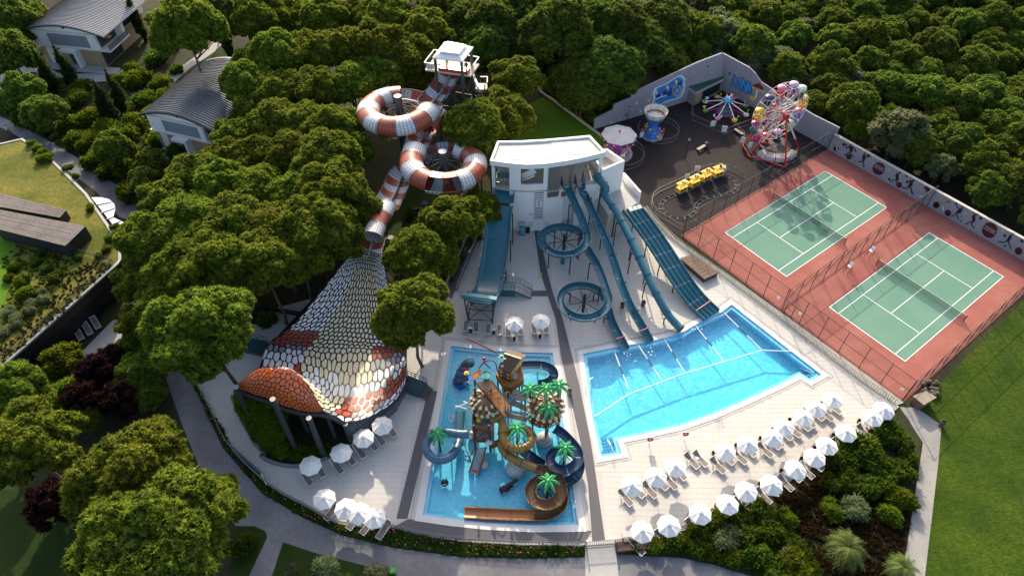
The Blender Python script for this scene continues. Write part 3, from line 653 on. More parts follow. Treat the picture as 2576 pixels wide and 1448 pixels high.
# loungers under the overhang are placed with the furniture
# --- fairground walls
wallgrey = mat('lavender_grey_render', (.27, .27, .32), .85, noise=.05, scale=.6)
capm = mat('wall_cap', (.52, .48, .42), .8, noise=.15, scale=2)
blackp = mat('black_paint', (.008, .008, .010), .6); maroon = mat('maroon_paint', (.055, .010, .016), .45); silverp = mat('silver_paint', (.55, .56, .60), .4)
LA = g(*Zm(130, 965)); LB = g(*Zr3(300, 682)); RB = g(*Zr3(1105, 1120))
LA = Vector((LA.x, LA.y, 0)); LB.z = 0; RB.z = 0
def wall_poly(a, b, tops, th):
    """upright wall along a-b whose top follows readings"""
    t = (b - a).normalized(); n = Vector((-t.y, t.x, 0)); pr = [on_vert(a, b, *p_) for p_ in tops]
    pts = [Vector((a.x, a.y, -.1))] + pr + [Vector((b.x, b.y, -.1))]
    m = MB().plate([p_ for p_ in pts][::1], 0.0 + th); return m, t, n
LW_ = T('mural_wall', 'grey stepped wall with stars and a blue mural behind the carousel', 'wall', LA)
mb, lt_, ln_ = wall_poly(LA, LB, [Zm(138, 850), Zm(352, 742), Zm(365, 682), Zm(560, 598), Zm(575, 545), Zm(1035, 330), Zr3(120, 470), Zr3(300, 402)], .3)
P(LW_, 'wall', mb, wallgrey)
RW_ = T('mural_wall', 'grey wall with blue graffiti letters behind the ferris wheel', 'wall', LB)
mb, rt2_, rn_ = wall_poly(LB + (RB - LB).normalized() * .001, RB, [Zr3(300, 402), Zr3(500, 510), Zr3(545, 555), Zr3(590, 620), Zr3(760, 730), Zr3(985, 868), Zr3(1010, 880), Zr3(1180, 965)], .3)
P(RW_, 'wall', mb, wallgrey)
def decal(root, a, b, pts, m, name, off, th=.012):
    t = (b - a).normalized(); n = Vector((t.y, -t.x, 0))
    if n.y > 0: n = -n
    w3 = [on_vert(a, b, *p_) + n * off for p_ in pts]
    nv = Vector((0, 0, 0))
    for i in range(1, len(w3) - 1): nv += (w3[i] - w3[0]).cross(w3[i + 1] - w3[0])
    if nv.dot(n) < 0: w3 = w3[::-1]
    return P(root, name, MB().plate(w3, th), m)
def stroke(pts, w):
    """outline of a thick line through readings, as separate quads with round ends"""
    out = []
    for i in range(len(pts) - 1):
        a = Vector(pts[i]); b = Vector(pts[i + 1]); d = (b - a).normalized(); n = Vector((-d.y, d.x)) * (w / 2); e = d * (w * .32)
        out.append([tuple(a + n * .8 - e), tuple(a + n), tuple(b + n), tuple(b + n * .8 + e), tuple(b - n * .8 + e), tuple(b - n), tuple(a - n), tuple(a - n * .8 - e)])
    return out
def strokes(root, a, b, lines, w, m, name, off, zf):
    t = (b - a).normalized(); n = Vector((t.y, -t.x, 0)); n = -n if n.y > 0 else n; mb = MB(); k = 0
    for l in lines:
        for poly in stroke([Vector(zf(*p_)) for p_ in l], w):
            w3 = [on_vert(a, b, *p_) + n * (off + .0015 * k) for p_ in poly]; k += 1
            nv = (w3[1] - w3[0]).cross(w3[4] - w3[0])
            mb.plate(w3 if nv.dot(n) > 0 else w3[::-1], .01)
    return P(root, name, mb, m)
def star(cx, cy, r, sx=.8, rot=-.2): return [(cx + sx * (r if i % 2 == 0 else r * .42) * math.sin(rot + i * math.pi / 5), cy - (r if i % 2 == 0 else r * .42) * math.cos(rot + i * math.pi / 5)) for i in range(10)]
for x, y, r, k in [(620, 662, 26, 0), (762, 628, 24, 0), (668, 755, 24, 0), (690, 634, 12, 1), (500, 797, 26, 1), (580, 745, 12, 0), (435, 842, 14, 0), (325, 885, 24, 0), (795, 565, 14, 0), (1350, 318, 28, 2), (1215, 345, 24, 2), (1297, 308, 11, 0), (1240, 382, 14, 1), (1450, 235, 18, 1)]:
    decal(LW_, LA, LB, [Zm(*p_) for p_ in star(x, y, r)], (silverp, mat('dark_star', (.03, .035, .05), .6), mat('grey_star', (.20, .22, .27), .6))[k], 'painted_star', .01)
for x, y, r, k in [(290, 505, 16, 0), (355, 555, 17, 1), (405, 550, 7, 0), (335, 610, 5, 1)]:
    decal(RW_, LB, RB, [Zr3(*p_) for p_ in star(x, y, r)], (silverp, mat('dark_star', (.03, .035, .05), .6))[k], 'painted_star', .01)
blob = [(800, 685), (822, 610), (812, 540), (835, 490), (890, 462), (960, 440), (1010, 405), (1060, 370), (1110, 342), (1150, 336), (1172, 360), (1192, 385), (1180, 420), (1186, 470), (1175, 530), (1140, 590), (1075, 622), (1000, 640), (940, 660), (900, 690), (850, 700)]
def shrink(p_, k): cx = sum(a for a, _b in p_) / len(p_); cy = sum(b for _a, b in p_) / len(p_); return [(cx + (a - cx) * k, cy + (b - cy) * k) for a, b in p_]
for k, m, n_, o_ in ((1, mat('mural_white', (.72, .76, .80), .6), 'mural_ground', .01), (.92, mat('mural_light_blue', (.10, .42, .72), .6), 'mural_sky', .024), (.82, mat('mural_blue', (.03, .19, .52), .6), 'mural_wave', .038)):
    decal(LW_, LA, LB, [Zm(*p_) for p_ in shrink(blob, k)], m, n_, o_)
decal(LW_, LA, LB, [Zm(*p_) for p_ in ((840, 600), (850, 540), (900, 560), (940, 510), (990, 535), (1030, 480), (1070, 500), (1100, 430), (1150, 400), (1140, 440), (1090, 500), (1040, 540), (1010, 580), (950, 570), (900, 610))], mat('mural_navy', (.012, .045, .20), .6), 'mural_wave', .052)
strokes(LW_, LA, LB, [[(850, 610), (905, 590), (965, 570)], [(905, 590), (915, 555)]], 2.2, mat('mural_white', (.72, .76, .80), .6), 'mural_gull', .066, Zm)
rg_ = [[(1088 + 52 * math.cos(i * math.pi / 6), 515 + 64 * math.sin(i * math.pi / 6)), (1088 + 52 * math.cos((i + 1) * math.pi / 6), 515 + 64 * math.sin((i + 1) * math.pi / 6))] for i in range(12)]
strokes(LW_, LA, LB, rg_, 1.9, mat('mural_yellow', (.62, .45, .05), .6), 'mural_wheel', .066, Zm)
strokes(LW_, LA, LB, [[(1088, 515), (1088 + 48 * math.cos(i * math.pi / 4), 515 + 60 * math.sin(i * math.pi / 4))] for i in range(8)], .8, mat('mural_pale', (.45, .68, .80), .6), 'mural_spokes', .09, Zm)
for x, y in ((1082, 410), (980, 475), (852, 535)): decal(LW_, LA, LB, [Zm(x + 14 * math.sin(i * .785) * (1 if i != 4 else 1), y - (20 * math.cos(i * .785) if i != 4 else -34)) for i in range(8)], mat('mural_cream', (.75, .62, .42), .6), 'mural_balloon', .07)
LUNA = [[(668, 372), (632, 478), (690, 498)], [(708, 402), (698, 478), (716, 515), (740, 500), (756, 402)], [(748, 548), (772, 425), (800, 552), (818, 440)], [(806, 570), (838, 452), (850, 572)], [(818, 525), (846, 530)]]
strokes(RW_, LB, RB, LUNA, 7.2, blackp, 'graffiti_outline', .01, Zl)
strokes(RW_, LB, RB, LUNA, 4.2, mat('graffiti_blue', (.03, .28, .68), .5), 'graffiti_letters', .05, Zl)
decal(RW_, LB, RB, [Zl(*p_) for p_ in ((866, 478), (900, 470), (950, 455), (985, 500), (1000, 545), (940, 520), (880, 500))], mat('tent_red', (.16, .012, .02), .6), 'painted_tent', .01)
decal(RW_, LB, RB, [Zl(*p_) for p_ in ((866, 490), (1010, 555), (1008, 572), (866, 505))], mat('tent_yellow', (.70, .48, .02), .6), 'painted_tent_edge', .03)
decal(RW_, LB, RB, [Zl(*p_) for p_ in ((832, 598), (900, 625), (890, 668), (842, 640))], mat('tent_yellow', (.70, .48, .02), .6), 'painted_cannon', .012)
strokes(RW_, LB, RB, [[(925, 545), (905, 625)]], 3.4, mat('mural_white', (.72, .76, .80), .6), 'painted_pole', .012, Zl)
for x, y in ((870, 545), (960, 585), (985, 610), (880, 590)): decal(RW_, LB, RB, [Zl(*p_) for p_ in star(x, y, 13)], mat('violet_star', (.10, .06, .22), .6), 'painted_star', .012)
# --- tennis wall
TA = ct(-3.45, 29.0); TB = ct(36, 29.0); TH = 2.9
TW = T('tennis_wall', 'long grey wall with tennis player silhouettes beside the courts', 'wall', TA)
P(TW, 'wall', MB().prism([TA, TB, TB + CB * .3, TA + CB * .3], -.1, TH), wallgrey)
P(TW, 'wall_cap', MB().prism([TA - CB * .08, TB - CB * .08, TB + CB * .4, TA + CB * .4], TH + .001, TH + .14), capm)
def circ(x, y, r, n=18, sy=1.0): return [(x + r * math.cos(2 * math.pi * i / n), y + r * sy * math.sin(2 * math.pi * i / n)) for i in range(n)]
def player(zf, head, lines, blobs=(), w=13):
    o = strokes(TW, TA, TB, lines, w, blackp, 'painted_player', .008, zf)
    for b in [circ(*head)] + list(blobs): decal(TW, TA, TB, [zf(*p_) for p_ in b], blackp, 'painted_player_shape', .03)
K_ = .1482
player(Zw1, (437, 275, 15), [[(425, 305), (455, 390)], [(440, 320), (458, 385)], [(420, 312), (372, 348), (352, 312)], [(455, 312), (505, 352), (530, 405)], [(452, 388), (400, 425), (336, 462)], [(450, 392), (430, 430), (482, 480), (468, 500)]], [circ(322, 277, 26), [(405, 300), (470, 305), (480, 395), (430, 405)]], 2.6)
player(Zw1, (683, 425, 15), [[(665, 450), (650, 550)], [(670, 460), (710, 490), (765, 488)], [(655, 545), (620, 580), (565, 565)], [(655, 545), (662, 620), (658, 655)]], [circ(745, 462, 20), [(645, 450), (695, 450), (685, 545), (635, 540)]], 2.6)
player(Zw1, (1222, 780, 14), [[(1215, 800), (1235, 880)], [(1215, 880), (1165, 880), (1118, 918)], [(1235, 880), (1205, 920), (1240, 940)], [(1230, 800), (1250, 770), (1275, 752)]], [circ(1280, 752, 25, sy=.6), [(1195, 790), (1255, 790), (1255, 885), (1210, 885)]], 2.6)
player(Zw1, (1508, 885, 18), [[(1490, 900), (1440, 985)], [(1430, 990), (1390, 1025), (1318, 1010)], [(1450, 1000), (1475, 1060), (1478, 1110), (1505, 1112)], [(1480, 930), (1478, 970)]], [circ(1400, 913, 24), [(1470, 900), (1500, 920), (1465, 1000), (1410, 1010)]], 2.8)
player(Zw2, (888, 500, 15), [[(875, 520), (800, 590)], [(870, 530), (810, 515), (785, 470)], [(790, 590), (735, 640), (690, 655)], [(790, 600), (800, 660), (825, 695)]], [[(830, 525), (895, 530), (850, 605), (775, 590)], circ(783, 440, 18)], 2.6)
player(Zw2, (1083, 608, 14), [[(1075, 640), (1085, 740)], [(1075, 725), (1000, 755), (935, 785)], [(1080, 730), (1035, 780), (1085, 850)], [(1090, 640), (1130, 615)]], [circ(1140, 615, 26, sy=.7), [(1045, 640), (1110, 640), (1105, 745), (1065, 745)]], 2.6)
player(Zw2, (1745, 945, 20), [[(1725, 965), (1655, 1065)], [(1640, 1070), (1580, 1095), (1500, 1080)], [(1660, 1075), (1685, 1140), (1705, 1200)], [(1700, 1000), (1700, 1045)]], [circ(1605, 980, 30, sy=.7), [(1690, 965), (1730, 985), (1680, 1075), (1620, 1080)]], 2.8)
player(Zw2, (5, 60, 24), [[(10, 70), (-40, 160)], [(5, 150), (25, 250), (55, 270)]], [], 2.8)
for zf, x, y, r in [(Zw1, 190, 350, 46), (Zw1, 407, 490, 46), (Zw1, 367, 290, 16), (Zw1, 730, 455, 20), (Zw1, 915, 688, 108), (Zw1, 1095, 868, 22), (Zw1, 1387, 810, 24), (Zw1, 1262, 965, 50), (Zw1, 1735, 1030, 52), (Zw1, 1885, 1310, 50), (Zw2, 445, 460, 56), (Zw2, 640, 595, 56), (Zw2, 1197, 688, 28), (Zw2, 1350, 885, 132), (Zw2, 1840, 1240, 64), (Zw2, 1900, 1070, 30), (Zw2, 640, 420, 30)]:
    decal(TW, TA, TB, [zf(*p_) for p_ in circ(x, y, r, 22)], maroon, 'painted_ball', .016)
for zf, x, y, r in [(Zw1, 590, 357, 9), (Zw1, 505, 553, 9), (Zw1, 580, 520, 8), (Zw1, 318, 322, 8), (Zw1, 175, 155, 8), (Zw2, 865, 655, 9), (Zw2, 862, 735, 14), (Zw2, 1608, 1148, 18)]: decal(TW, TA, TB, [zf(*p_) for p_ in circ(x, y, r, 12)], blackp, 'painted_dot', .016)
tball = mat('tennis_ball_green', (.30, .48, .22), .7)
for zf, x, y, r in [(Zw1, 710, 593, 17), (Zw1, 820, 505, 13), (Zw1, 1098, 705, 18), (Zw1, 1695, 1055, 16), (Zw1, 252, 252, 9), (Zw2, 940, 600, 22), (Zw2, 1142, 830, 17), (Zw2, 1580, 895, 24), (Zw2, 636, 428, 18), (Zw2, 485, 288, 15), (Zw2, 248, 210, 18)]:
    decal(TW, TA, TB, [zf(*p_) for p_ in circ(x, y, r, 14)], tball, 'painted_tennis_ball', .045)
rk = mat('racket_yellow', (.42, .36, .05), .6)
for zf, x, y, rx, ry, hx, hy in [(Zw1, 192, 240, 40, 62, 212, 380), (Zw2, 545, 425, 42, 62, 568, 545), (Zw1, 1720, 1130, 62, 36, 1600, 1165)]:
    strokes(TW, TA, TB, [[(x + rx * math.cos(i * math.pi / 7), y + ry * math.sin(i * math.pi / 7)), (x + rx * math.cos((i + 1) * math.pi / 7), y + ry * math.sin((i + 1) * math.pi / 7))] for i in range(14)], 1.3, rk, 'painted_racket', .05, zf)
    strokes(TW, TA, TB, [[(x + (hx - x) * .45, y + (hy - y) * .45), (hx, hy)]], 1.8, WHITE, 'painted_racket_grip', .06, zf)
def text3(root, s_, a, b, px, py, size, m, name, off):
    """flat lettering on the upright plane a-b"""
    cu = bpy.data.curves.new(name, 'FONT'); cu.body = s_; cu.size = size; cu.align_x = 'CENTER'; cu.align_y = 'CENTER'; cu.extrude = .006
    t = (b - a).normalized(); n = Vector((t.y, -t.x, 0)); c = on_vert(a, b, px, py) + n * off
    o = bpy.data.objects.new(name, cu); COL.objects.link(o)
    dg = bpy.context.evaluated_depsgraph_get(); me = bpy.data.meshes.new_from_object(o.evaluated_get(dg)); bpy.data.objects.remove(o)
    me.materials.clear(); me.materials.append(m)
    M_ = Matrix((t, Vector((0, 0, 1)), n)).transposed().to_4x4()
    me.transform(M_); q_ = link(name, me, root, c - root.location); return q_, c, t, n
for zf, x, y, hw in ((Zw1, 920, 672, 86), (Zw2, 1352, 880, 108)):
    o, c, t, n = text3(TW, 'VOYAGE', TA, TB, *zf(x, y), .34 if hw < 100 else .37, silverp, 'painted_lettering', .034)
    hwm = .95 if hw < 100 else 1.02; hh = .27; fr_ = MB(); u_ = Vector((0, 0, 1))
    for s_ in (-1, 1):
        fr_.beam(c - t * hwm + u_ * hh * s_, c + t * hwm + u_ * hh * s_, .01, .04); fr_.beam(c + t * hwm * s_ - u_ * (hh - .025), c + t * hwm * s_ + u_ * (hh - .025), .012, .04)
    P(TW, 'painted_frame', fr_, silverp)
# ------------------------------------------------------------------ blue water slides
blue = mat('teal_fibreglass', (.028, .135, .182), .32, noise=.10, scale=.7, spec=.5)
blueo = mat('teal_fibreglass_outside', (.024, .112, .150), .4, noise=.10, scale=.7)
seamw = mat('seam_sealant', (.40, .46, .48), .5)
redp = mat('red_paint', (.42, .02, .03), .4)
def slide_parts(root, path, prof, m, seg, flange=True, fl_m=None, fl_out=.05, closed_ring=False, tag_='section'):
    fr = frames(path); n = len(fr); L_ = [0.0]
    for i in range(1, n): L_.append(L_[-1] + (path[i] - path[i - 1]).length)
    k = max(1, int(round(L_[-1] / seg))); cut = [min(range(n), key=lambda i: abs(L_[i] - L_[-1] * j / k)) for j in range(k + 1)]
    for j in range(k):
        a, b = cut[j], cut[j + 1]
        if b - a < 1: continue
        P(root, tag_, sweep(fr[a:b + 1], prof, caps=True, s0=L_[a]), m, smooth=False)
        if flange and j:
            p_, t, sx, up = fr[a]; cx = sum(x for x, y in prof) / len(prof); cy = sum(y for x, y in prof) / len(prof)
            pr = [(cx + (x - cx) * (1 + fl_out), cy + (y - cy) * (1 + fl_out) + .012) for x, y in prof]
            P(root, 'flange', sweep([(p_ - t * .045, t, sx, up), (p_ + t * .045, t, sx, up)], pr), fl_m or seamw)
    return fr, L_
def posts(root, fr, L_, step, m, side=.75, start=2.0, stop=None, arm=True, r=.085, drop=.45, zmin=1.0):
    s_ = start
    while s_ < (stop or L_[-1]):
        i = min(range(len(L_)), key=lambda k: abs(L_[k] - s_)); p_, t, sx, up = fr[i]
        if p_.z > zmin:
            b = p_ + Vector((sx.x, sx.y, 0)).normalized() * side; b0 = Vector((b.x, b.y, 0))
            mb = MB().cyl(b0, Vector((b.x, b.y, p_.z - drop * .3)), r, 7)
            if arm: mb.beam(Vector((b.x, b.y, p_.z - drop - .1)), p_ - up * drop, .08, .12)
            P(root, 'support_post', mb, darkm)
        s_ += step
def ringpath(c, rad, a0, a1, z0, z1, n=40):
    return [Vector((c.x + rad * math.cos(R(a0 + (a1 - a0) * i / n)), c.y + rad * math.sin(R(a0 + (a1 - a0) * i / n)), z0 + (z1 - z0) * i / n)) for i in range(n + 1)]
# wide half-pipe slide
WS = T('wide_slide', 'wide teal half-pipe slide running down to a raised end on a dark truss', 'water slide', g(*Zr5(1150, 500)))
path = smooth_path([g(*Zb(305, 640), 8.2), g(*Zb(302, 720), 7.95), g(*Zb(300, 800), 7.5), g(*Zb(285, 960), 6.9)], .4)
slide_parts(WS, path, flat_trough(2.6, .75), blue, 2.4)
path2 = smooth_path([g(*Zb(245, 1000), 6.6), g(*Zb(215, 1150), 6.0), g(*Zr5(1178, 300), 4.7), g(*Zr5(1157, 470), 3.2), g(*Zr5(1132, 610), 2.25), g(*Zr5(1108, 700), 1.95), g(*Zr5(1094, 745), 2.2), g(*Zr5(1072, 772), 3.0), g(*Zr5(1050, 790), 4.2), g(*Zr5(1040, 795), 4.75)], .4)
frw, Lw = slide_parts(WS, path2, flat_trough(3.3, .65), blue, 2.5)
hd = MB(); c = g(*Zb(300, 640), 8.5)
hd.beam(c + Vector((-1.15, .5, 0)), c + Vector((1.15, .5, 0)), .12, 1.1); hd.beam(c + Vector((-1.15, -.7, -.1)), c + Vector((-1.15, .5, 0)), .12, 1.0); hd.beam(c + Vector((1.15, -.7, -.1)), c + Vector((1.15, .5, 0)), .12, 1.0)
P(WS, 'start_tub', hd, blue)
la = g(*Zr5(900, 768), 4.8); lb = g(*Zr5(1172, 806), 4.8)
P(WS, 'end_lip', MB().beam(la, lb, .55, .32), mat('lip_teal', (.05, .20, .25), .35))
P(WS, 'end_lip_rail', MB().beam(la + Vector((0, -.3, -.35)), lb + Vector((0, -.3, -.35)), .08, .12), blueo)
tr = MB(); f0 = g(*Zr5(962, 985)); f1 = g(*Zr5(1138, 990)); bk = Vector((.25, 3.0, 0)); tl = la.lerp(lb, .08); tr_ = la.lerp(lb, .92)
legs = [(f0, tl), (f1, tr_), (f0 + bk, tl + bk + Vector((0, 0, -2.6))), (f1 + bk, tr_ + bk + Vector((0, 0, -2.6)))]
for a, b in legs: P(WS, 'truss_leg', MB().cyl(Vector((a.x, a.y, 0)), b - Vector((0, 0, .15)), .10, 7), darkm)
def mid(a, b, t): return Vector((a.x, a.y, 0)).lerp(b, t)
for i, j in ((0, 1), (0, 2), (1, 3), (2, 3)):
    for t in (.12, .5): P(WS, 'truss_bar', MB().cyl(mid(*legs[i], t), mid(*legs[j], t), .06, 6), darkm)
    P(WS, 'truss_brace', MB().cyl(mid(*legs[i], .12), mid(*legs[j], .9), .05, 6), darkm); P(WS, 'truss_brace', MB().cyl(mid(*legs[j], .12), mid(*legs[i], .9), .05, 6), darkm)
posts(WS, frw, Lw, 4.2, darkm, side=1.85, start=1.0, stop=10, drop=.7)
posts(WS, frw, Lw, 4.2, darkm, side=-1.85, start=1.0, stop=10, drop=.7)
# exit stairs of the wide slide
ES = T('exit_stairs', 'teal metal exit platform with railings beside the foot of the wide slide', 'stairs', g(*Zr5(1290, 760)))
a = g(*Zr5(1215, 740), 0); stp = MB(); Pz = 1.35
pc = g(*Zr5(1258, 705), Pz); ex = Vector((1, -.10, 0)).normalized(); ey = Vector((.10, 1, 0)).normalized()
P(ES, 'landing', MB().prism([pc - ex * 1.0 - ey * .8, pc + ex * 1.0 - ey * .8, pc + ex * 1.0 + ey * .8, pc - ex * 1.0 + ey * .8], Pz - .12, Pz), blueo)
for i in range(7):
    s_ = pc + ex * (1.0 + .30 * (i + .5)) + Vector((0, 0, -(i + 1) * Pz / 8)); P(ES, 'step', MB().beam(s_ - ey * .75, s_ + ey * .75, .29, .06), metalg)
for sg in (-1, 1):
    e0 = pc + ey * .8 * sg; hr = MB()
    A_, B_, C_ = e0 - ex * 1.0 + Vector((0, 0, 1)), e0 + ex * 1.0 + Vector((0, 0, 1)), e0 + ex * 3.1 + Vector((0, 0, 1 - Pz))
    hr.cyl(A_, B_, .035, 6).cyl(B_, C_, .035, 6).cyl(A_ - Vector((0, 0, .5)), B_ - Vector((0, 0, .5)), .025, 6).cyl(B_ - Vector((0, 0, .5)), C_ - Vector((0, 0, .5)), .025, 6)
    for t in range(9):
        p_ = A_.lerp(B_, t / 4) if t <= 4 else B_.lerp(C_, (t - 4) / 4); hr.cyl(p_ - Vector((0, 0, 1.0)), p_, .025, 5)
    P(ES, 'railing', hr, blueo)
    P(ES, 'stringer', MB().beam(e0 + ex * 1.0 + Vector((0, 0, -.2)), e0 + ex * 3.2 + Vector((0, 0, -Pz)), .06, .25), blueo)
P(ES, 'skirt', MB().prism([pc - ex * .98 - ey * .77, pc + ex * .98 - ey * .77, pc + ex * .98 + ey * .77, pc - ex * .98 + ey * .77], .02, Pz - .121), blueo)
# spiral body slide
SPI = T('spiral_slide', 'teal open body slide with two full loops ending in the main pool', 'water slide', g(*Zr5(1860, 700)))
c1 = g(*Zr5(1682, 352), 4.7); c2 = g(*Zr5(1832, 812), 2.3)
pth = [g(*Zb(1165, 735), 7.95), g(*Zb(1215, 850), 7.5), g(*Zb(1285, 1010), 6.9), g(*Zb(1365, 1180), 6.2)]
pth += ringpath(c1, 3.05, 12, -372, 5.35, 3.85, 26)
pth += [g(*Zr5(1935, 560), 3.2)]
pth += ringpath(c2, 3.05, 10, -368, 2.85, 1.55, 26)
pth += [g(*Zr5(2035, 960), 1.15), g(*Zr5(2082, 1055), .85), g(*Zr5(2125, 1135), .66), g(*Zr5(2145, 1172), .62)]
path = smooth_path(pth, .38)
frs, Ls = slide_parts(SPI, path, trough(.95, .62), blue, 3.1)
def slide_end(root, fr, w=1.3):
    p_, t, sx, up = fr[-5]; P(root, 'end_bar', MB().cyl(p_ - sx * w / 2 + up * .1, p_ + sx * w / 2 + up * .1, .07, 8), redp)
slide_end(SPI, frs)
def flap(root, zf, a, b, z):
    p0 = g(*zf(*a), z); P(root, 'start_panel', MB().plate([p0 + Vector((-.12, 0, -.7)), p0 + Vector((.38, -.9, -.9)), p0 + Vector((.2, -.5, .2)), p0 + Vector((0, 0, .9))], .08), mat('start_panel', (.06, .07, .13), .4))
for a in ((1095, 690), (1210, 660)): flap(SPI, Zb, a, None, 8.1)
for cc, zz, nm in ((c1, 5.6, 0), (c2, 3.6, 1)):
    P(SPI, 'centre_pole', MB().cyl((cc.x, cc.y, 0), (cc.x, cc.y, zz), .2, 10), darkm)
    for k in range(8):
        a = R(k * 45 + 10); zt = cc.z + .25 - k * .05; e = Vector((cc.x + 2.55 * math.cos(a), cc.y + 2.55 * math.sin(a), zt - .55))
        P(SPI, 'spoke', MB().cyl((cc.x, cc.y, cc.z - .5), e, .06, 6), darkm)
P(SPI, 'pole_pad', MB().cyl((c1.x, c1.y, .02), (c1.x, c1.y, 1.5), .3, 12), blue)
posts(SPI, frs, Ls, 4.6, darkm, side=.75, start=3)
# straight body slide
STS = T('body_slide', 'teal straight open body slide between the looping slide and the tube', 'water slide', g(*Zr5(2080, 600)))
path = smooth_path([g(*Zb(1345, 690), 7.95), g(*Zb(1400, 830), 7.3), g(*Zr5(1838, 20), 6.5), g(*Zr5(1905, 170), 5.6), g(*Zr5(1980, 330), 4.7), g(*Zr5(2048, 500), 3.75), g(*Zr5(2108, 680), 2.85), g(*Zr5(2178, 850), 2.0), g(*Zr5(2255, 985), 1.25), g(*Zr5(2303, 1070), .78), g(*Zr5(2328, 1118), .62)], .4)
frs2, Ls2 = slide_parts(STS, path, trough(.95, .62), blue, 3.1); slide_end(STS, frs2); posts(STS, frs2, Ls2, 4.6, darkm, side=-.75, start=3)
for a in ((1285, 665), (1395, 625)): flap(STS, Zb, a, None, 8.1)
# tube slide
TS = T('tube_slide', 'teal closed tube slide nearest to the lane slide', 'water slide', g(*Zr5(2280, 600)))
path = smooth_path([g(*Zb(1590, 610), 8.2), g(*Zb(1640, 690), 7.9), g(*Zb(1720, 790), 7.45), g(*Zr5(1990, 20), 6.6), g(*Zr5(2075, 150), 5.8), g(*Zr5(2165, 320), 4.95), g(*Zr5(2245, 490), 4.05), g(*Zr5(2325, 665), 3.1), g(*Zr5(2392, 800), 2.3), g(*Zr5(2465, 925), 1.3), g(*Zr5(2530, 1000), .75), g(*Zr5(2562, 1032), .62)], .4)
frt = frames(path); rr_ = ring(.52, 16); inn_ = ring(.46, 16)
Lt = [0.0]
for i in range(1, len(path)): Lt.append(Lt[-1] + (path[i] - path[i - 1]).length)
k = 9
for j in range(k):
    a = min(range(len(path)), key=lambda i: abs(Lt[i] - Lt[-1] * j / k)); b = min(range(len(path)), key=lambda i: abs(Lt[i] - Lt[-1] * (j + 1) / k))
    o_ = sweep(frt[a:b + 1], rr_, caps=False)
    if j == 0:
        o_ = sweep([(p_, t, sx * (1.25 - .25 * min(1, i / 4)), up * (1.25 - .25 * min(1, i / 4))) for i, (p_, t, sx, up) in enumerate(frt[a:b + 1])], rr_, caps=False)
    P(TS, 'section', o_, blue, smooth=True)
    p_, t, sx, up = frt[b]
    if j < k - 1: P(TS, 'flange', sweep([(p_ - t * .06, t, sx, up), (p_ + t * .06, t, sx, up)], ring(.60, 16)), blueo)
p_, t, sx, up = frt[-1]
P(TS, 'mouth_ring', sweep([(p_ - t * .1, t, sx, up), (p_ + t * .02, t, sx, up)], ring(.60, 16) + [ring(.60, 16)[0]] + [ring(.47, 16)[0]] + ring(.47, 16)[::-1], caps=False), blueo)
P(TS, 'mouth_stripe', sweep([(p_ + t * .021, t, sx, up), (p_ + t * .05, t, sx, up)], [(.57 * math.cos(a), .57 * math.sin(a)) for a in np.linspace(.5, 2.6, 8)] + [(.48 * math.cos(a), .48 * math.sin(a)) for a in np.linspace(2.6, .5, 8)]), redp)
posts(TS, frt, Lt, 5.0, darkm, side=.62, start=3, drop=.55); posts(TS, frt, Lt, 5.0, darkm, side=-.62, start=5.5, drop=.55)
# lane slide
MS = T('lane_slide', 'wide teal racing slide with four lanes beside the tennis terrace', 'water slide', g(*Zr6(60, 700)))
path = smooth_path([g(*Zr5(2190, 112), 4.75), g(*Zr5(2225, 160), 4.6), g(*Zr5(2310, 275), 3.9), g(*Zr5(2400, 405), 3.15), g(*Zr5(2490, 545), 2.4), g(*Zr6(-5, 665), 1.75), g(*Zr6(60, 755), 1.2), g(*Zr6(130, 835), .7), g(*Zr6(190, 893), .48), g(*Zr6(222, 922), .42)], .4)
def lanes(w, n, dp):
    o_ = []
    for i in range(n):
        x0 = -w / 2 + w * i / n; x1 = x0 + w / n; d = w / n
        o_ += [(x0 + .03, 0 if i else .12), (x0 + d * .14, -dp), (x0 + d * .5, -dp - .05), (x1 - d * .14, -dp), (x1 - .03, 0 if i < n - 1 else .12)]
    return o_ + [(w / 2 + .08, .12), (w / 2 + .06, -dp - .14), (-w / 2 - .06, -dp - .14), (-w / 2 - .08, .12)]
frm, Lm = slide_parts(MS, path, lanes(2.75, 4, .26), blue, 2.6, fl_out=.015); slide_end(MS, frm, 2.7)
for i in range(3):
    p_, t, sx, up = frm[1]; P(MS, 'start_mat', MB().plate([p_ + sx * (-1.3 + i * .69) - t * .35 + up * .02, p_ + sx * (-.75 + i * .69) - t * .35 + up * .02, p_ + sx * (-.75 + i * .69) + t * .35 + up * .02, p_ + sx * (-1.3 + i * .69) + t * .35 + up * .02], .03), mat('pale_mat', (.55, .60, .58), .5))
posts(MS, frm, Lm, 3.6, darkm, side=1.3, start=2.2, drop=.35); posts(MS, frm, Lm, 3.6, darkm, side=-1.3, start=2.2, drop=.35)
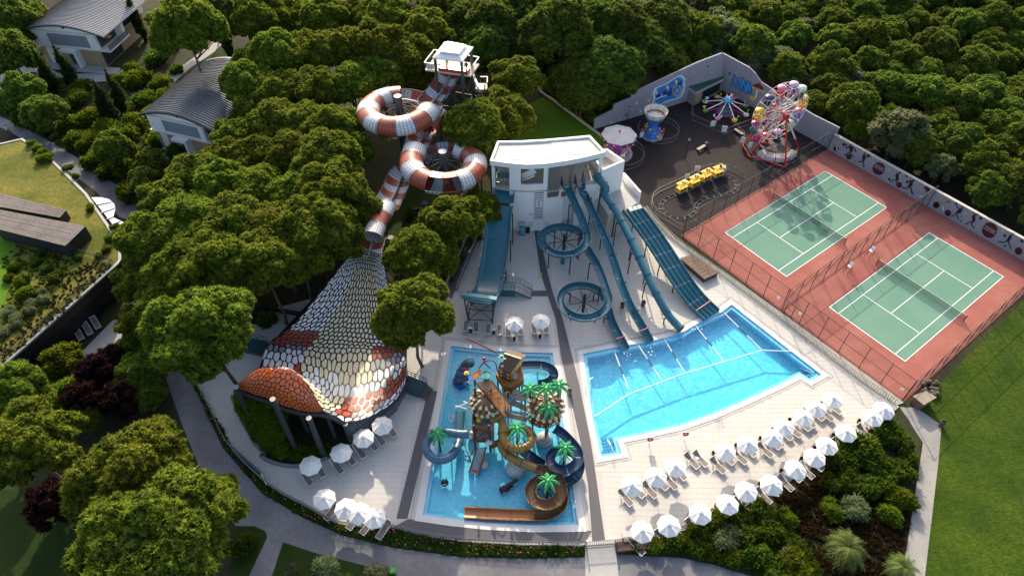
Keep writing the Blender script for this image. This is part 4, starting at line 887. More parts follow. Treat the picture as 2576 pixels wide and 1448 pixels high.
# ------------------------------------------------------------------ snake slide
def scalemat(name, c1, c2, line, rough=.35):
    m = mat(name, c1, rough); n_ = m.node_tree; b = n_.nodes['Principled BSDF']
    uv = n_.nodes.new('ShaderNodeUVMap'); mp = n_.nodes.new('ShaderNodeMapping'); mp.inputs['Scale'].default_value = (2.5, 3.0, 1); n_.links.new(uv.outputs[0], mp.inputs[0])
    v = n_.nodes.new('ShaderNodeTexVoronoi'); v.feature = 'DISTANCE_TO_EDGE'; v.inputs['Scale'].default_value = 1.0; v.inputs['Randomness'].default_value = .12; n_.links.new(mp.outputs[0], v.inputs['Vector'])
    lt = n_.nodes.new('ShaderNodeMath'); lt.operation = 'LESS_THAN'; lt.inputs[1].default_value = .095; n_.links.new(v.outputs['Distance'], lt.inputs[0])
    nz = n_.nodes.new('ShaderNodeTexNoise'); nz.inputs['Scale'].default_value = .6; mx0 = n_.nodes.new('ShaderNodeMixRGB'); mx0.inputs[1].default_value = (*c1, 1); mx0.inputs[2].default_value = (*c2, 1); n_.links.new(nz.outputs['Fac'], mx0.inputs[0])
    mx = n_.nodes.new('ShaderNodeMixRGB'); mx.inputs[2].default_value = (*line, 1); n_.links.new(mx0.outputs[0], mx.inputs[1]); n_.links.new(lt.outputs[0], mx.inputs[0])
    n_.links.new(mx.outputs[0], b.inputs['Base Color']); return m
snR = scalemat('snake_red_scales', (.40, .085, .040), (.46, .11, .055), (.15, .035, .025))
snW = scalemat('snake_white_scales', (.66, .66, .66), (.72, .72, .72), (.20, .21, .22))
steel = mat('slate_steel', (.045, .050, .056), .6)
SN = T('snake_tube_slide', 'red and white banded tube slide winding from the tall tower down to the scaled hood', 'water slide', (-14, 80, 0))
l1 = g(*Zt(790, 1010), 11.6); l2 = g(*Zs(716, 560), 9.2)
seq = [(g(*Zt(1478, 425), 15.2), 0), (g(*Zt(1420, 560), 14.3), 0), (g(*Zt(1345, 700), 13.3), 0)]
seq += [(p_, 0) for p_ in ringpath(l1, 4.6, 14, -8, 12.5, 12.25, 3)] + [(p_, 1) for p_ in ringpath(l1, 4.6, -16, -248, 12.2, 11.2, 20)] + [(p_, 0) for p_ in ringpath(l1, 4.6, -262, -350, 11.15, 10.7, 7)]
seq += [(p_, 1) for p_ in (g(*Zt(1290, 1080), 10.5), g(*Zt(1275, 1170), 10.3))] + [(g(*Zs(560, 200), 10.1), 0), (g(*Zs(480, 300), 9.95), 0)]
seq += [(p_, 1) for p_ in ringpath(l2, 4.45, 172, 246, 9.8, 9.5, 7)] + [(p_, 2) for p_ in ringpath(l2, 4.45, 258, 294, 9.45, 9.3, 4)] + [(p_, 1) for p_ in ringpath(l2, 4.45, 306, 428, 9.25, 8.7, 11)] + [(p_, 0) for p_ in ringpath(l2, 4.45, 440, 520, 8.65, 8.3, 7)]
seq += [(g(*Zs(310, 640), 8.1), 0), (g(*Zs(250, 780), 8.0), 0), (g(*Zs(190, 890), 7.9), 0), (g(*Zs(140, 1010), 7.8), 1), (g(*Zs(80, 1120), 7.7), 1), (g(*Zn(1245, 45), 7.55), 0), (g(*Zn(1222, 120), 7.5), 0), (g(*Zn(1212, 165), 7.45), 0)]
path4 = smooth_path([Vector((p_.x, p_.y, p_.z, k)) if False else (p_.x, p_.y, p_.z, k) for p_, k in seq], .42)
pathS = [Vector((v[0], v[1], v[2])) for v in path4]; typ = [v[3] for v in path4]
frn = frames(pathS)
RT = 1.38
tubep = [(x * 1.22, y * .95) for x, y in ring(RT, 20)]
def arcp(a0, a1, r0, r1, n=14): return [(r0 * math.cos(R(a)), r0 * math.sin(R(a))) for a in np.linspace(a0, a1, n)] + [(r1 * math.cos(R(a)), r1 * math.sin(R(a))) for a in np.linspace(a1, a0, n)]
openp = [(x * 1.28, y * .82) for x, y in arcp(180, 360, RT, RT + .07)]; halfp = [(x * 1.22, y * .95) for x, y in arcp(75, 355, RT, RT + .07)]
def edgebeads(): return [(-RT - .06, 0), (RT + .06, 0)]
i = 0; band = 0; BL = 5
while i < len(pathS) - 2:
    j = min(i + (BL if typ[i] > .5 else 3), len(pathS) - 1); ty = typ[(i + j) // 2]; kind = 1 if .5 < ty <= 1.5 else (2 if ty > 1.5 else 0)
    tk = .78 if pathS[i].y < 72 else 1.0; seg = frn[i:j + 1]; m = snR if band % 2 == 0 else snW
    if kind == 1: P(SN, 'tube_band', sweep(seg, [(x * tk, y * tk) for x, y in tubep], caps=False, s0=i * .42), m, smooth=True)
    elif kind == 2: P(SN, 'tube_band', sweep(seg, halfp, caps=True, s0=i * .42), m)
    else:
        P(SN, 'trough_band', sweep(seg, openp, caps=True, s0=i * .42), m)
        P(SN, 'lane_divider', sweep(seg, [(-.10, -RT * .82 + .02), (-.07, -RT * .42), (.07, -RT * .42), (.10, -RT * .82 + .02)], caps=True), mat('divider_grey', (.30, .30, .29), .5))
        rl = MB(); 
        for sg in (-1, 1): rl.tube([p_ + sx * sg * (RT * 1.28 + .05) + up * .03 for p_, t, sx, up in seg], .07, 5)
        P(SN, 'rim_rail', rl, steel)
    p_, t, sx, up = frn[i]
    P(SN, 'flange', sweep([(p_ - t * .05, t, sx, up), (p_ + t * .05, t, sx, up)], [(x * 1.22, y * .95) for x, y in ring((RT + .12) * tk, 20)] if kind == 1 else [(x * 1.28, y * .82) for x, y in arcp(180, 360, RT + .02, RT + .16)] if kind == 0 else [(x * 1.22, y * .95) for x, y in arcp(75, 355, RT + .02, RT + .14)], caps=kind != 1), mat('flange_green_grey', (.075, .105, .11), .5))
    i = j; band += 1
for cc, zt in ((l1, l1.z + 2.3), (l2, l2.z + 2.2)):
    P(SN, 'mast', MB().cyl((cc.x, cc.y, 0), (cc.x, cc.y, zt), .75, 14, .55), steel)
    P(SN, 'mast_cap', MB().cyl((cc.x, cc.y, zt + .001), (cc.x, cc.y, zt + .06), .57, 14), mat('cap_grey', (.36, .35, .34), .6))
    for k in range(8):
        a = R(k * 45 + 20); e = Vector((cc.x + 3.6 * math.cos(a), cc.y + 3.6 * math.sin(a), cc.z - .7))
        P(SN, 'strut', MB().cyl((cc.x + .5 * math.cos(a), cc.y + .5 * math.sin(a), zt - 1.6), e, .08, 6), steel); P(SN, 'strut', MB().cyl((cc.x + .5 * math.cos(a), cc.y + .5 * math.sin(a), cc.z - 1.6), e, .09, 6), steel)
for zf, pt, z in ((Zs, (405, 960), 7.4), (Zs, (330, 240), 9.0), (Zn, (1300, 60), 7.0), (Zt, (1330, 720), 12.0)):
    c = g(*zf(*pt), z); P(SN, 'mast', MB().cyl((c.x + 1.9, c.y, 0), (c.x + 1.9, c.y, z + .6), .42, 12), steel); P(SN, 'strut', MB().cyl((c.x + 1.9, c.y, z - .3), (c.x, c.y, z - .6), .12, 8), steel)
# tower
TW_ = T('slide_tower', 'tall steel slide tower with a white pyramid roof among the pines', 'tower', (-8.5, 92.4, 0))
rc = [g(*Zt(*p_), 18.0) for p_ in ((1235, 300), (1645, 350), (1795, 155), (1400, 85))]; cen = sum(rc, Vector()) / 4; PL = 15.2
apex = cen + Vector((0, 0, 1.05)); mid_ = [c.lerp(cen, .42) + Vector((0, 0, .45)) for c in rc]
whiter = mat('white_roof', (.82, .80, .76), .5)
lowr = MB().add(rc + mid_ + [c - Vector((0, 0, .18)) for c in rc], [(0, 1, 5, 4), (1, 2, 6, 5), (2, 3, 7, 6), (3, 0, 4, 7), (8, 9, 1, 0), (9, 10, 2, 1), (10, 11, 3, 2), (11, 8, 0, 3), (11, 10, 9, 8)])
P(TW_, 'roof', lowr, whiter)
up_ = [c.lerp(cen, .34) + Vector((0, 0, .62)) for c in rc]; up2 = [u - Vector((0, 0, .12)) for u in up_]
P(TW_, 'roof_cap', MB().add(up_ + [apex] + up2, [(0, 1, 4), (1, 2, 4), (2, 3, 4), (3, 0, 4), (5, 6, 1, 0), (6, 7, 2, 1), (7, 8, 3, 2), (8, 5, 0, 3)]), whiter)
pcn = Vector((cen.x, cen.y, 0)); cols = [Vector((c.x, c.y, 0)).lerp(pcn, .12) for c in rc]
for c in cols: P(TW_, 'column', MB().cyl(c, Vector((c.x, c.y, 18.0)), .22, 10), steel)
pl = [pcn + (Vector((c.x, c.y, 0)) - pcn) * 1.12 for c in rc]; dx = (pl[1] - pl[0]).normalized(); 
pl = [(pl[0] - dx * 1.6).lerp(pl[3] - dx * 1.6, .28), (pl[1] + dx * .4).lerp(pl[2] + dx * .4, .28), pl[2] + dx * .4, pl[3] - dx * 1.6]
P(TW_, 'platform', MB().prism(pl, PL - .25, PL), mat('tower_floor', (.58, .50, .42), .7))
creamr = mat('cream_rail', (.70, .62, .54), .5)
def rail(root, pts, h=1.1, m=None):
    for a, b in zip(pts[:-1], pts[1:]):
        P(root, 'handrail', MB().beam(a + Vector((0, 0, h)), b + Vector((0, 0, h)), .12, .12), m or creamr)
        n = max(2, int((b - a).length / .45)); bal = MB()
        for i in range(n + 1): p_ = a.lerp(b, i / n); bal.cyl(p_, p_ + Vector((0, 0, h)), .025, 4)
        P(root, 'railing', bal, metalg)
z_ = Vector((0, 0, PL)); pz = [v + z_ for v in pl]
rail(TW_, [pz[0].lerp(pz[1], .30), pz[0], pz[3], pz[2], pz[2].lerp(pz[1], .75)])
P(TW_, 'banner', MB().plate([pz[0] + Vector((.3, -.05, .9)), pz[0] + Vector((1.4, -.1, .9)), pz[0] + Vector((1.4, -.1, .05)), pz[0] + Vector((.3, -.05, .05))], .03), mat('pale_banner', (.55, .60, .64), .6))
P(TW_, 'start_bowl', MB().prism([pz[0].lerp(pz[1], .30) + Vector((0, .1, 0)), pz[0].lerp(pz[1], .92) + Vector((0, .1, 0)), pz[0].lerp(pz[1], .92) + Vector((.4, 1.3, 0)), pz[0].lerp(pz[1], .30) + Vector((.4, 1.3, 0))], PL, PL + .5), mat('start_bowl_red', (.42, .05, .03), .35))
for i in range(4):
    a, b = cols[i], cols[(i + 1) % 4]
    for z0 in (2, 6, 10):
        P(TW_, 'brace', MB().cyl(a + Vector((0, 0, z0)), b + Vector((0, 0, z0 + 4)), .07, 5), steel); P(TW_, 'brace', MB().cyl(b + Vector((0, 0, z0)), a + Vector((0, 0, z0 + 4)), .07, 5), steel)
        P(TW_, 'cross_beam', MB().cyl(a + Vector((0, 0, z0)), b + Vector((0, 0, z0)), .08, 6), steel)
# stairs on the right side of the tower
ST = T('tower_stairs', 'zigzag steel stairs with a pale landing on the right side of the slide tower', 'stairs', (-3.8, 92.0, 0))
ld = g(*Zt(1905, 690), 11.0); 
P(ST, 'landing', MB().prism([ld + Vector(v) for v in ((-.9, -.9, 0), (.9, -.9, 0), (.9, .9, 0), (-.9, .9, 0))], 10.88, 11.0), mat('tower_floor', (.58, .50, .42), .7))
rail(ST, [ld + Vector((-.2, .9, 0)), ld + Vector((.9, .9, 0)), ld + Vector((.9, -.8, 0))])
tp = pz[2].lerp(pz[1], .80)
for i in range(11): s_ = tp.lerp(ld + Vector((-.6, .2, 0)), (i + .5) / 11); P(ST, 'step', MB().box(s_, (.34, 1.2, .06), .3), creamr)
for i in range(20):
    s_ = (ld + Vector((-.2, -1.0, 0))).lerp(ld + Vector((-1.2, -3.4, -6.4)), (i + .5) / 20); P(ST, 'step', MB().box(s_, (1.3, .30, .06), .25), steel)
for sg in (-.75, .75): P(ST, 'stringer', MB().beam(ld + Vector((-.2 + sg, -1.0, 0)), ld + Vector((-1.2 + sg, -3.4, -6.4)), .08, .3), steel)
for dx_, dy_ in ((.8, .8), (.8, -.8), (-.8, -.8), (-1.9, -3.4), (-.5, -3.5)): c = ld + Vector((dx_, dy_, 0)); P(ST, 'column', MB().cyl((c.x, c.y, 0), (c.x, c.y, 11 if dy_ > -2 else 4.8), .12, 8), steel)
rail(ST, [ld + Vector((.6, -1.0, 0)), ld + Vector((-.4, -3.4, -6.4))], m=steel)
# ---- the scaled hood
HD = T('snake_hood', 'giant cobra hood basin of white, cream, red and grey scales', 'water slide', (-21, 48, 0))
rows3 = [[(Zn, 1085, 140, 7.6), (Zn, 1215, 165, 7.0), (Zn, 1350, 185, 7.6)], [(Zn, 930, 330, 6.7), (Zn, 1200, 290, 5.7), (Zn, 1392, 400, 6.5)], [(Zn, 700, 620, 5.3), (Zn, 1150, 590, 3.9), (Zn, 1440, 640, 5.2)],
         [(Zn, 500, 860, 3.9), (Zn, 1075, 850, 2.7), (Zn, 1500, 880, 3.9)], [(Zn, 320, 1020, 2.7), (Zn, 1000, 1050, 1.8), (Zn, 1560, 1100, 2.5)], [(Zn, 190, 1120, 1.7), (Zn, 930, 1225, 1.4), (Zn, 1600, 1190, 1.6)]]
rimr = [(110, 540, 8), (330, 370, 9.5), (550, 340, 10.5), (700, 345, 10.5), (830, 430, 10), (960, 580, 9), (1110, 850, 6.5), (1250, 910, 5.2), (1400, 985, 4), (1700, 900, 2.5), (1950, 730, 1.8), (2080, 500, 1.5)]
rim3 = smooth_path([g(*Zc(a, b), z) for a, b, z in rimr], .2)
NU = 28; grid = []
for r_ in rows3:
    L_, C_, R__ = [np.array(g(*zf(x, y), z)) for zf, x, y, z in r_]
    grid.append([L_ * (1 - u) * (1 - 2 * u) + C_ * 4 * u * (1 - u) + R__ * u * (2 * u - 1) for u in np.linspace(0, 1, NU + 1)])
rimc = [np.array(rim3[int(round(u * (len(rim3) - 1)))]) for u in np.linspace(0, 1, NU + 1)]
r5 = grid[-1]; grid.append([np.array((a[0] + (b[0] - a[0]) * .62, a[1] + (b[1] - a[1]) * .62, a[2] + (b[2] - a[2]) * .30)) for a, b in zip(r5, rimc)]); grid.append(rimc)
NVD = 48; cols_ = []
for k in range(NU + 1):
    pth = smooth_path([grid[r_][k] for r_ in range(len(grid))], .05); n = len(pth)
    # keep the row parameter: resample by row spacing
    rowpts = [np.array(grid[r_][k]) for r_ in range(len(grid))]; out = []
    for s_ in np.linspace(0, len(grid) - 1, NVD + 1):
        i = min(int(s_), len(grid) - 2); t = s_ - i; a, b, c, d = rowpts[max(i - 1, 0)], rowpts[i], rowpts[i + 1], rowpts[min(i + 2, len(grid) - 1)]
        out.append(.5 * ((2 * b) + (c - a) * t + (2 * a - 5 * b + 4 * c - d) * t * t + (3 * b - a - 3 * c + d) * t ** 3))
    cols_.append(out)
SG = np.array(cols_)                      # [u][v][xyz]
def surf(G, u, v):
    nu, nv = G.shape[0] - 1, G.shape[1] - 1; x = min(max(u, 0), 1) * nu; y = min(max(v, 0), 1) * nv; i = min(int(x), nu - 1); j = min(int(y), nv - 1); a, b = x - i, y - j
    return G[i, j] * (1 - a) * (1 - b) + G[i + 1, j] * a * (1 - b) + G[i, j + 1] * (1 - a) * b + G[i + 1, j + 1] * a * b
def nrm(G, u, v, e=.012):
    t1 = surf(G, min(1, u + e), v) - surf(G, max(0, u - e), v); t2 = surf(G, u, min(1, v + e)) - surf(G, u, max(0, v - e)); n = np.cross(t2, t1); return n / (np.linalg.norm(n) + 1e-9)
def shell(G, th):
    nu, nv = G.shape[0], G.shape[1]; mb = MB(); N_ = [[nrm(G, i / (nu - 1), j / (nv - 1)) for j in range(nv)] for i in range(nu)]
    top = [tuple(G[i, j]) for i in range(nu) for j in range(nv)]; bot = [tuple(G[i, j] - N_[i][j] * th) for i in range(nu) for j in range(nv)]
    mb.v = top + bot; o_ = nu * nv
    for i in range(nu - 1):
        for j in range(nv - 1):
            a, b, c, d = i * nv + j, (i + 1) * nv + j, (i + 1) * nv + j + 1, i * nv + j + 1; mb.f += [(d, c, b, a), (a + o_, b + o_, c + o_, d + o_)]
    for i in range(nu - 1):
        for j in (0, nv - 1): a, b = i * nv + j, (i + 1) * nv + j; mb.f.append((a, b, b + o_, a + o_))
    for j in range(nv - 1):
        for i in (0, nu - 1): a, b = i * nv + j, i * nv + j + 1; mb.f.append((a, b, b + o_, a + o_))
    return mb
sgn = 1 if nrm(SG, .5, .4)[2] > 0 else -1
shellm = mat('hood_shell', (.012, .012, .014), .35)
P(HD, 'basin_shell', shell(SG, .14 * sgn), shellm, smooth=True)
def voronoi(nu, nv, jit, seed, stag=True):
    """cells of a jittered staggered grid in index space, as polygons"""
    rr = random.Random(seed); pts = {}
    for j in range(-1, nv + 1):
        for i in range(-1, nu + 1): pts[(i, j)] = (i + .5 + (.5 if stag and j % 2 else 0) - .25 + rr.uniform(-jit, jit), j + .5 + rr.uniform(-jit, jit))
    cells = []
    for j in range(nv):
        for i in range(nu):
            c = pts[(i, j)]; poly = [(c[0] - 1.4, c[1] - 1.4), (c[0] + 1.4, c[1] - 1.4), (c[0] + 1.4, c[1] + 1.4), (c[0] - 1.4, c[1] + 1.4)]
            for dj in (-2, -1, 0, 1, 2):
                for di in (-2, -1, 0, 1, 2):
                    o_ = pts.get((i + di, j + dj))
                    if o_ is None or (di == 0 and dj == 0): continue
                    mx, my = (c[0] + o_[0]) / 2, (c[1] + o_[1]) / 2; nx, ny = o_[0] - c[0], o_[1] - c[1]; new = []
                    for k in range(len(poly)):
                        a, b = poly[k], poly[(k + 1) % len(poly)]; da = (a[0] - mx) * nx + (a[1] - my) * ny; db = (b[0] - mx) * nx + (b[1] - my) * ny
                        if da <= 0: new.append(a)
                        if (da < 0 < db) or (db < 0 < da): t = da / (da - db); new.append((a[0] + (b[0] - a[0]) * t, a[1] + (b[1] - a[1]) * t))
                    poly = new
                    if len(poly) < 3: break
                if len(poly) < 3: break
            if len(poly) >= 3: cells.append((c, [(min(max(x, 0), nu), min(max(y, 0), nv)) for x, y in poly]))
    return cells
def chaikin(p_): 
    o_ = []
    for i in range(len(p_)): a, b = p_[i], p_[(i + 1) % len(p_)]; o_ += [(a[0] * .75 + b[0] * .25, a[1] * .75 + b[1] * .25), (a[0] * .25 + b[0] * .75, a[1] * .25 + b[1] * .75)]
    return o_
def scale_mb(G, poly, nu, nv, vmap, gap, lift, sg):
    cx = sum(a for a, _ in poly) / len(poly); cy = sum(b for _, b in poly) / len(poly)
    p_ = [surf(G, a / nu, vmap(b / nv)) for a, b in poly]; c = surf(G, cx / nu, vmap(cy / nv)); n = nrm(G, cx / nu, vmap(cy / nv)) * sg
    out = []; R_ = 0
    for v in p_:
        d = v - c; L_ = np.linalg.norm(d); R_ += L_; out.append(c + d * max(.35, 1 - gap / max(L_, .05)))
    R_ /= len(p_)
    m = len(out); mb = MB(); mb.add([tuple(v + n * .004) for v in out] + [tuple(v + (c - v) * .08 + n * lift) for v in out], [tuple(range(m, 2 * m))] + [(i, (i + 1) % m, m + (i + 1) % m, m + i) for i in range(m)])
    return mb, R_
scm = {'cream': mat('scale_cream', (.68, .615, .42), .65, noise=.10, scale=.8), 'white': mat('scale_white', (.72, .73, .75), .65, noise=.05, scale=.8), 'red': mat('scale_red', (.36, .045, .014), .55, noise=.14, scale=.8), 'grey': mat('scale_grey', (.24, .25, .27), .35, noise=.1, scale=.8)}
def hoodcol(u, v):
    if v < .04: return 'white'
    d = abs(u - .5); 
    if v < .80 and d < .20 + .06 * v: return 'cream'
    if u < .5:
        if v < .52: return 'white'
        w_ = v + (u - .2) * .18
        if w_ < .67: return 'red'
        if w_ < .71: return 'grey'
        if w_ < .80 or u > .25: return 'white' if v < .9 else 'cream'
        return 'red'
    w_ = v + (u - .8) * .1
    if w_ < .63: return 'white'
    if w_ < .735: return 'red'
    if w_ < .77: return 'grey'
    if w_ < .84: return 'white'
    if w_ < .93: return 'red' if u > .56 else 'cream'
    if w_ < .95: return 'grey'
    return 'white'
NUc, NVc = 26, 31
vmap = lambda t: t ** 1.18 if t > 0 else 0
allsc = []
for c, poly in voronoi(NUc, NVc, .27, 4):
    u = c[0] / NUc; v = vmap(c[1] / NVc); mb, r_ = scale_mb(SG, chaikin(poly), NUc, NVc, vmap, .095, .05, sgn); allsc.append((r_, hoodcol(u, v), mb))
allsc.sort(key=lambda t: -t[0])
for r_, k, mb in allsc[:300]: P(HD, 'scale', mb, scm[k])
for k in scm:
    rest = MB()
    for r_, kk, mb in allsc[300:]:
        if kk == k: rest.add(mb.v, mb.f)
    if rest.v: P(HD, 'small_scales', rest, scm[k], kind='stuff')
# outer skin of the raised lip
basr = [(125, 580, 7.4), (300, 650, 7.4), (500, 715, 7.4), (650, 790, 7.3), (800, 830, 7), (950, 860, 6.7), (1112, 856, 6.3)]
rd_ = smooth_path([g(*Zc(a, b), z) for a, b, z in rimr[:7]], .1); bs_ = smooth_path([g(*Zc(a, b), z) for a, b, z in basr], .1); OG = []
for u in np.linspace(0, 1, 25):
    a = np.array(rd_[int(u * (len(rd_) - 1))]); b = np.array(bs_[int(u * (len(bs_) - 1))]); col_ = []
    for v in np.linspace(0, 1, 9):
        p_ = a + (b - a) * v; bul = math.sin(math.pi * v) * .9 * math.sin(math.pi * min(1, u * 1.0 + .02)); col_.append(p_ + np.array((-.12, -.75, .45)) * bul)
    OG.append(col_)
OG = np.array(OG); so = 1 if nrm(OG, .5, .5)[1] < 0 else -1
P(HD, 'lip_shell', shell(OG, .06 * so), mat('lip_shell_dark', (.05, .014, .010), .4), smooth=True)
orm = mat('lip_scale_sunglow', (.80, .165, .040), .3, noise=.12, scale=.6, spec=.6); NUo, NVo = 21, 8  # glow of sun through the red skin is put into this orange
for c, poly in voronoi(NUo, NVo, .30, 9):
    mb, r_ = scale_mb(OG, chaikin(poly), NUo, NVo, lambda t: t, .045, .025, so); P(HD, 'lip_scale', mb, orm)
# steel frame beneath
for x, y, zt in ((95, 572, 8.5), (525, 712, 10.0), (945, 932, 7.7), (1368, 1000, 4.0)):
    c = g(*Zc(x, y), zt); P(HD, 'post', MB().cyl((c.x, c.y, -.1), (c.x, c.y, zt), .30, 12), steel); P(HD, 'post_cap', MB().cyl((c.x, c.y, zt + .001), (c.x, c.y, zt + .05), .3, 12), mat('cap_grey', (.36, .35, .34), .6))
    P(HD, 'post', MB().cyl((c.x + .9, c.y + 2.2, -.1), (c.x + .9, c.y + 2.2, max(1.5, zt - 2)), .22, 10), steel)
bm = smooth_path([g(*Zc(a, b + 40), z - .3) for a, b, z in basr] + [g(*Zc(a, b + 30), z - .35) for a, b, z in rimr[7:]], 1.2)
for a, b in zip(bm[:-1], bm[1:]): P(HD, 'edge_beam', MB().beam(a, b, .22, .4), steel)
sk = MB(); rl_ = [g(*Zc(a, b), z) for a, b, z in rimr[8:]]
for a, b in zip(rl_[:-1], rl_[1:]): sk.quad(Vector((a.x, a.y - .12, 0)), Vector((b.x + .1, b.y - .1, 0)), Vector((b.x + .1, b.y - .1, b.z - .1)), Vector((a.x, a.y - .12, a.z - .1)))
P(HD, 'skirt', sk, mat('skirt_grey', (.10, .12, .14), .6))
P(HD, 'rear_skirt', MB().quad(Vector((-29.9, 51.7, 0)), Vector((-22, 62.5, 0)), Vector((-20.5, 62, 6.3)), Vector((-29.9, 51.7, 1.5))), shellm)
def tray(label, c, rz, flip):
    t = T('exit_tray', label, 'platform', c, rz)
    P(t, 'floor', MB().box((0, 0, .55), (2.6, 2.0, .2)), mat('tray_teal', (.02, .07, .10), .35), world=False)
    P(t, 'base', MB().box((0, 0, .22), (2.5, 1.9, .44)), mat('skirt_grey', (.10, .12, .14), .6), world=False)
    for y in (-1.0, 1.0):
        m = MB().cyl((-1.3, y, 1.6), (1.3, y, 1.6), .04, 6).cyl((-1.3, y, 1.15), (1.3, y, 1.15), .03, 6)
        for i in range(6): m.cyl((-1.3 + i * .52, y, .55), (-1.3 + i * .52, y, 1.6), .03, 5)
        P(t, 'railing', m, darkm, world=False)
    for i in range(3): P(t, 'step', MB().box((1.3 + .3 * i * 1 + .15, 0, .5 - .16 * (i + .5)), (.3, 1.8, .06)), steel, world=False)
tray('dark teal exit platform on the left side of the snake hood', g(*Zc(330, 125)), R(165), 1)
tray('dark teal exit platform on the right side of the snake hood', g(*Zc(2165, 585)), R(-25), 1)
# planted slope below the raised lip
kerb = [g(*zf(x, y)) for zf, x, y in ((Zc, 95, 820), (Zc, 190, 1000), (Zc, 300, 1200), (Zc, 440, 1370), (Zr7, 1960, 535), (Zr7, 2060, 595), (Zr7, 2250, 622), (Zr7, 2470, 560), (Zr8, 60, 480), (Zr8, 330, 250))]
kb = smooth_path(kerb, 1.0); ks = MB()
for a, b in zip(kb[:-1], kb[1:]): ks.beam(a + Vector((0, 0, .16)), b + Vector((0, 0, .16)), .3, .34)
ONE('kerb', 'grey kerb of the planter below the snake hood', 'kerb', ks, mat('kerb_grey', (.20, .21, .23), .8))
S('planter_soil', MB().sheet(kb + [g(*Zc(1900, 740)), g(*Zc(1500, 700)), g(*Zc(800, 500)), g(*Zc(200, 600))], .03), soil)
iv_ = []; tops = [g(*Zc(x, y), z) for x, y, z in ((110, 700, 6.4), (260, 740, 6.3), (420, 800, 6.0), (560, 860, 5.6), (650, 900, 5.0))]; bots = [g(*Zc(x, y), .2) for x, y in ((110, 830), (230, 1030), (330, 1220), (470, 1370), (640, 1440))]
for k in range(260):
    u = random.random() * 4; i = min(3, int(u)); t = u - i; v = random.random() ** .8; a = tops[i].lerp(tops[i + 1], t); b = bots[i].lerp(bots[i + 1], t); p_ = a.lerp(b, v); iv_.append((p_.x, p_.y + .5, p_.z, random.uniform(.5, .85)))
for k in range(60):
    u = random.random(); p_ = g(*Zc(700 + 500 * u, 1390 - 130 * random.random()), .2); iv_.append((p_.x, p_.y, .25, random.uniform(.35, .6)))
HOODIVY = iv_
# ------------------------------------------------------------------ trees and planting
rg = np.random.default_rng(11)
def unit(v): return v / np.linalg.norm(v, axis=-1, keepdims=True)
ICO = None
def ico():
    """coarse ball of 42 vertices"""
    global ICO
    if ICO is None:
        import bmesh
        b = bmesh.new(); bmesh.ops.create_icosphere(b, subdivisions=2, radius=1.0)
        ICO = (np.array([v.co[:] for v in b.verts]), np.array([[v.index for v in f.verts] for f in b.faces])); b.free()
    return ICO
def foliage(clumps, tufts, ln, wd, core=.80, blades=2, up=.35, flat=.85, tintlo=.0, tinthi=.55, spread=.45, solid=0):
    """clumps of leaf blades (x, y, z, radius); every clump gets a dark uneven core and pointed leaf blades standing off it"""
    V, F, Tn = [], [], []; n0 = 0; iv, ifc = ico()
    for (x, y, z, r) in clumps:
        c = np.array((x, y, z)); base_t = rg.uniform(tintlo, tinthi)
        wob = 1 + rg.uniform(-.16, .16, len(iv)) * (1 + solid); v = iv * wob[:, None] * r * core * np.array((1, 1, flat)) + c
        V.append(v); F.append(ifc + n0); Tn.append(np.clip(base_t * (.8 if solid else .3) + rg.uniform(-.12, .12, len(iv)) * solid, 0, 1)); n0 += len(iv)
        k = max(4, int(tufts * r * r)); d = unit(rg.normal(size=(k, 3)) + np.array((0, 0, up)))
        p = c + d * np.array((1, 1, flat)) * r * rg.uniform(.72, 1.04, k)[:, None]
        for b_ in range(blades):
            dd = unit(d + rg.normal(size=(k, 3)) * spread); s = unit(np.cross(dd, rg.normal(size=(k, 3))))
            L_ = ln * rg.uniform(.6, 1.3, k)[:, None]; W_ = wd * rg.uniform(.6, 1.25, k)[:, None]
            a = p - dd * L_ * .25 - s * W_ / 2; b = p - dd * L_ * .25 + s * W_ / 2; t = p + dd * L_ * .75
            vv = np.stack([a, b, t], 1).reshape(-1, 3); V.append(vv)
            F.append(np.arange(3 * k).reshape(-1, 3) + n0); n0 += 3 * k
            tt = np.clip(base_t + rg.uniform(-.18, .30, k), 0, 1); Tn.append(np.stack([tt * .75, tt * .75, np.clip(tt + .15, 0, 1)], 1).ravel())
    return np.concatenate(V), np.concatenate(F), np.concatenate(Tn)
def npmesh(name, V, F, tint, m):
    me = bpy.data.meshes.new(name); me.vertices.add(len(V)); me.vertices.foreach_set('co', V.astype(np.float32).ravel())
    k = F.shape[1]; me.loops.add(F.size); me.loops.foreach_set('vertex_index', F.astype(np.int32).ravel())
    me.polygons.add(len(F)); me.polygons.foreach_set('loop_start', np.arange(0, F.size, k, dtype=np.int32)); me.polygons.foreach_set('loop_total', np.full(len(F), k, dtype=np.int32))
    if tint is not None: me.attributes.new('tint', 'FLOAT', 'POINT').data.foreach_set('value', tint.astype(np.float32))
    me.materials.append(m); me.update(calc_edges=True); return me
pineL = leafmat('pine_needles', (.040, .066, .008), (.32, .375, .036))
pineD = leafmat('dark_pine_needles', (.032, .060, .012), (.22, .285, .036))
broadL = leafmat('broad_leaves', (.042, .076, .011), (.28, .345, .044))
paleL = leafmat('pale_leaves', (.09, .115, .045), (.30, .33, .17))
brightL = leafmat('bright_leaves', (.055, .09, .006), (.28, .33, .024))
shrubL = leafmat('shrub_leaves', (.026, .054, .007), (.19, .26, .022))
purpleL = leafmat('purple_leaves', (.012, .006, .007), (.060, .020, .022))
brownL = leafmat('brown_ground_cover', (.022, .014, .007), (.085, .050, .018))
cypL = leafmat('cypress_leaves', (.016, .030, .008), (.09, .12, .022))
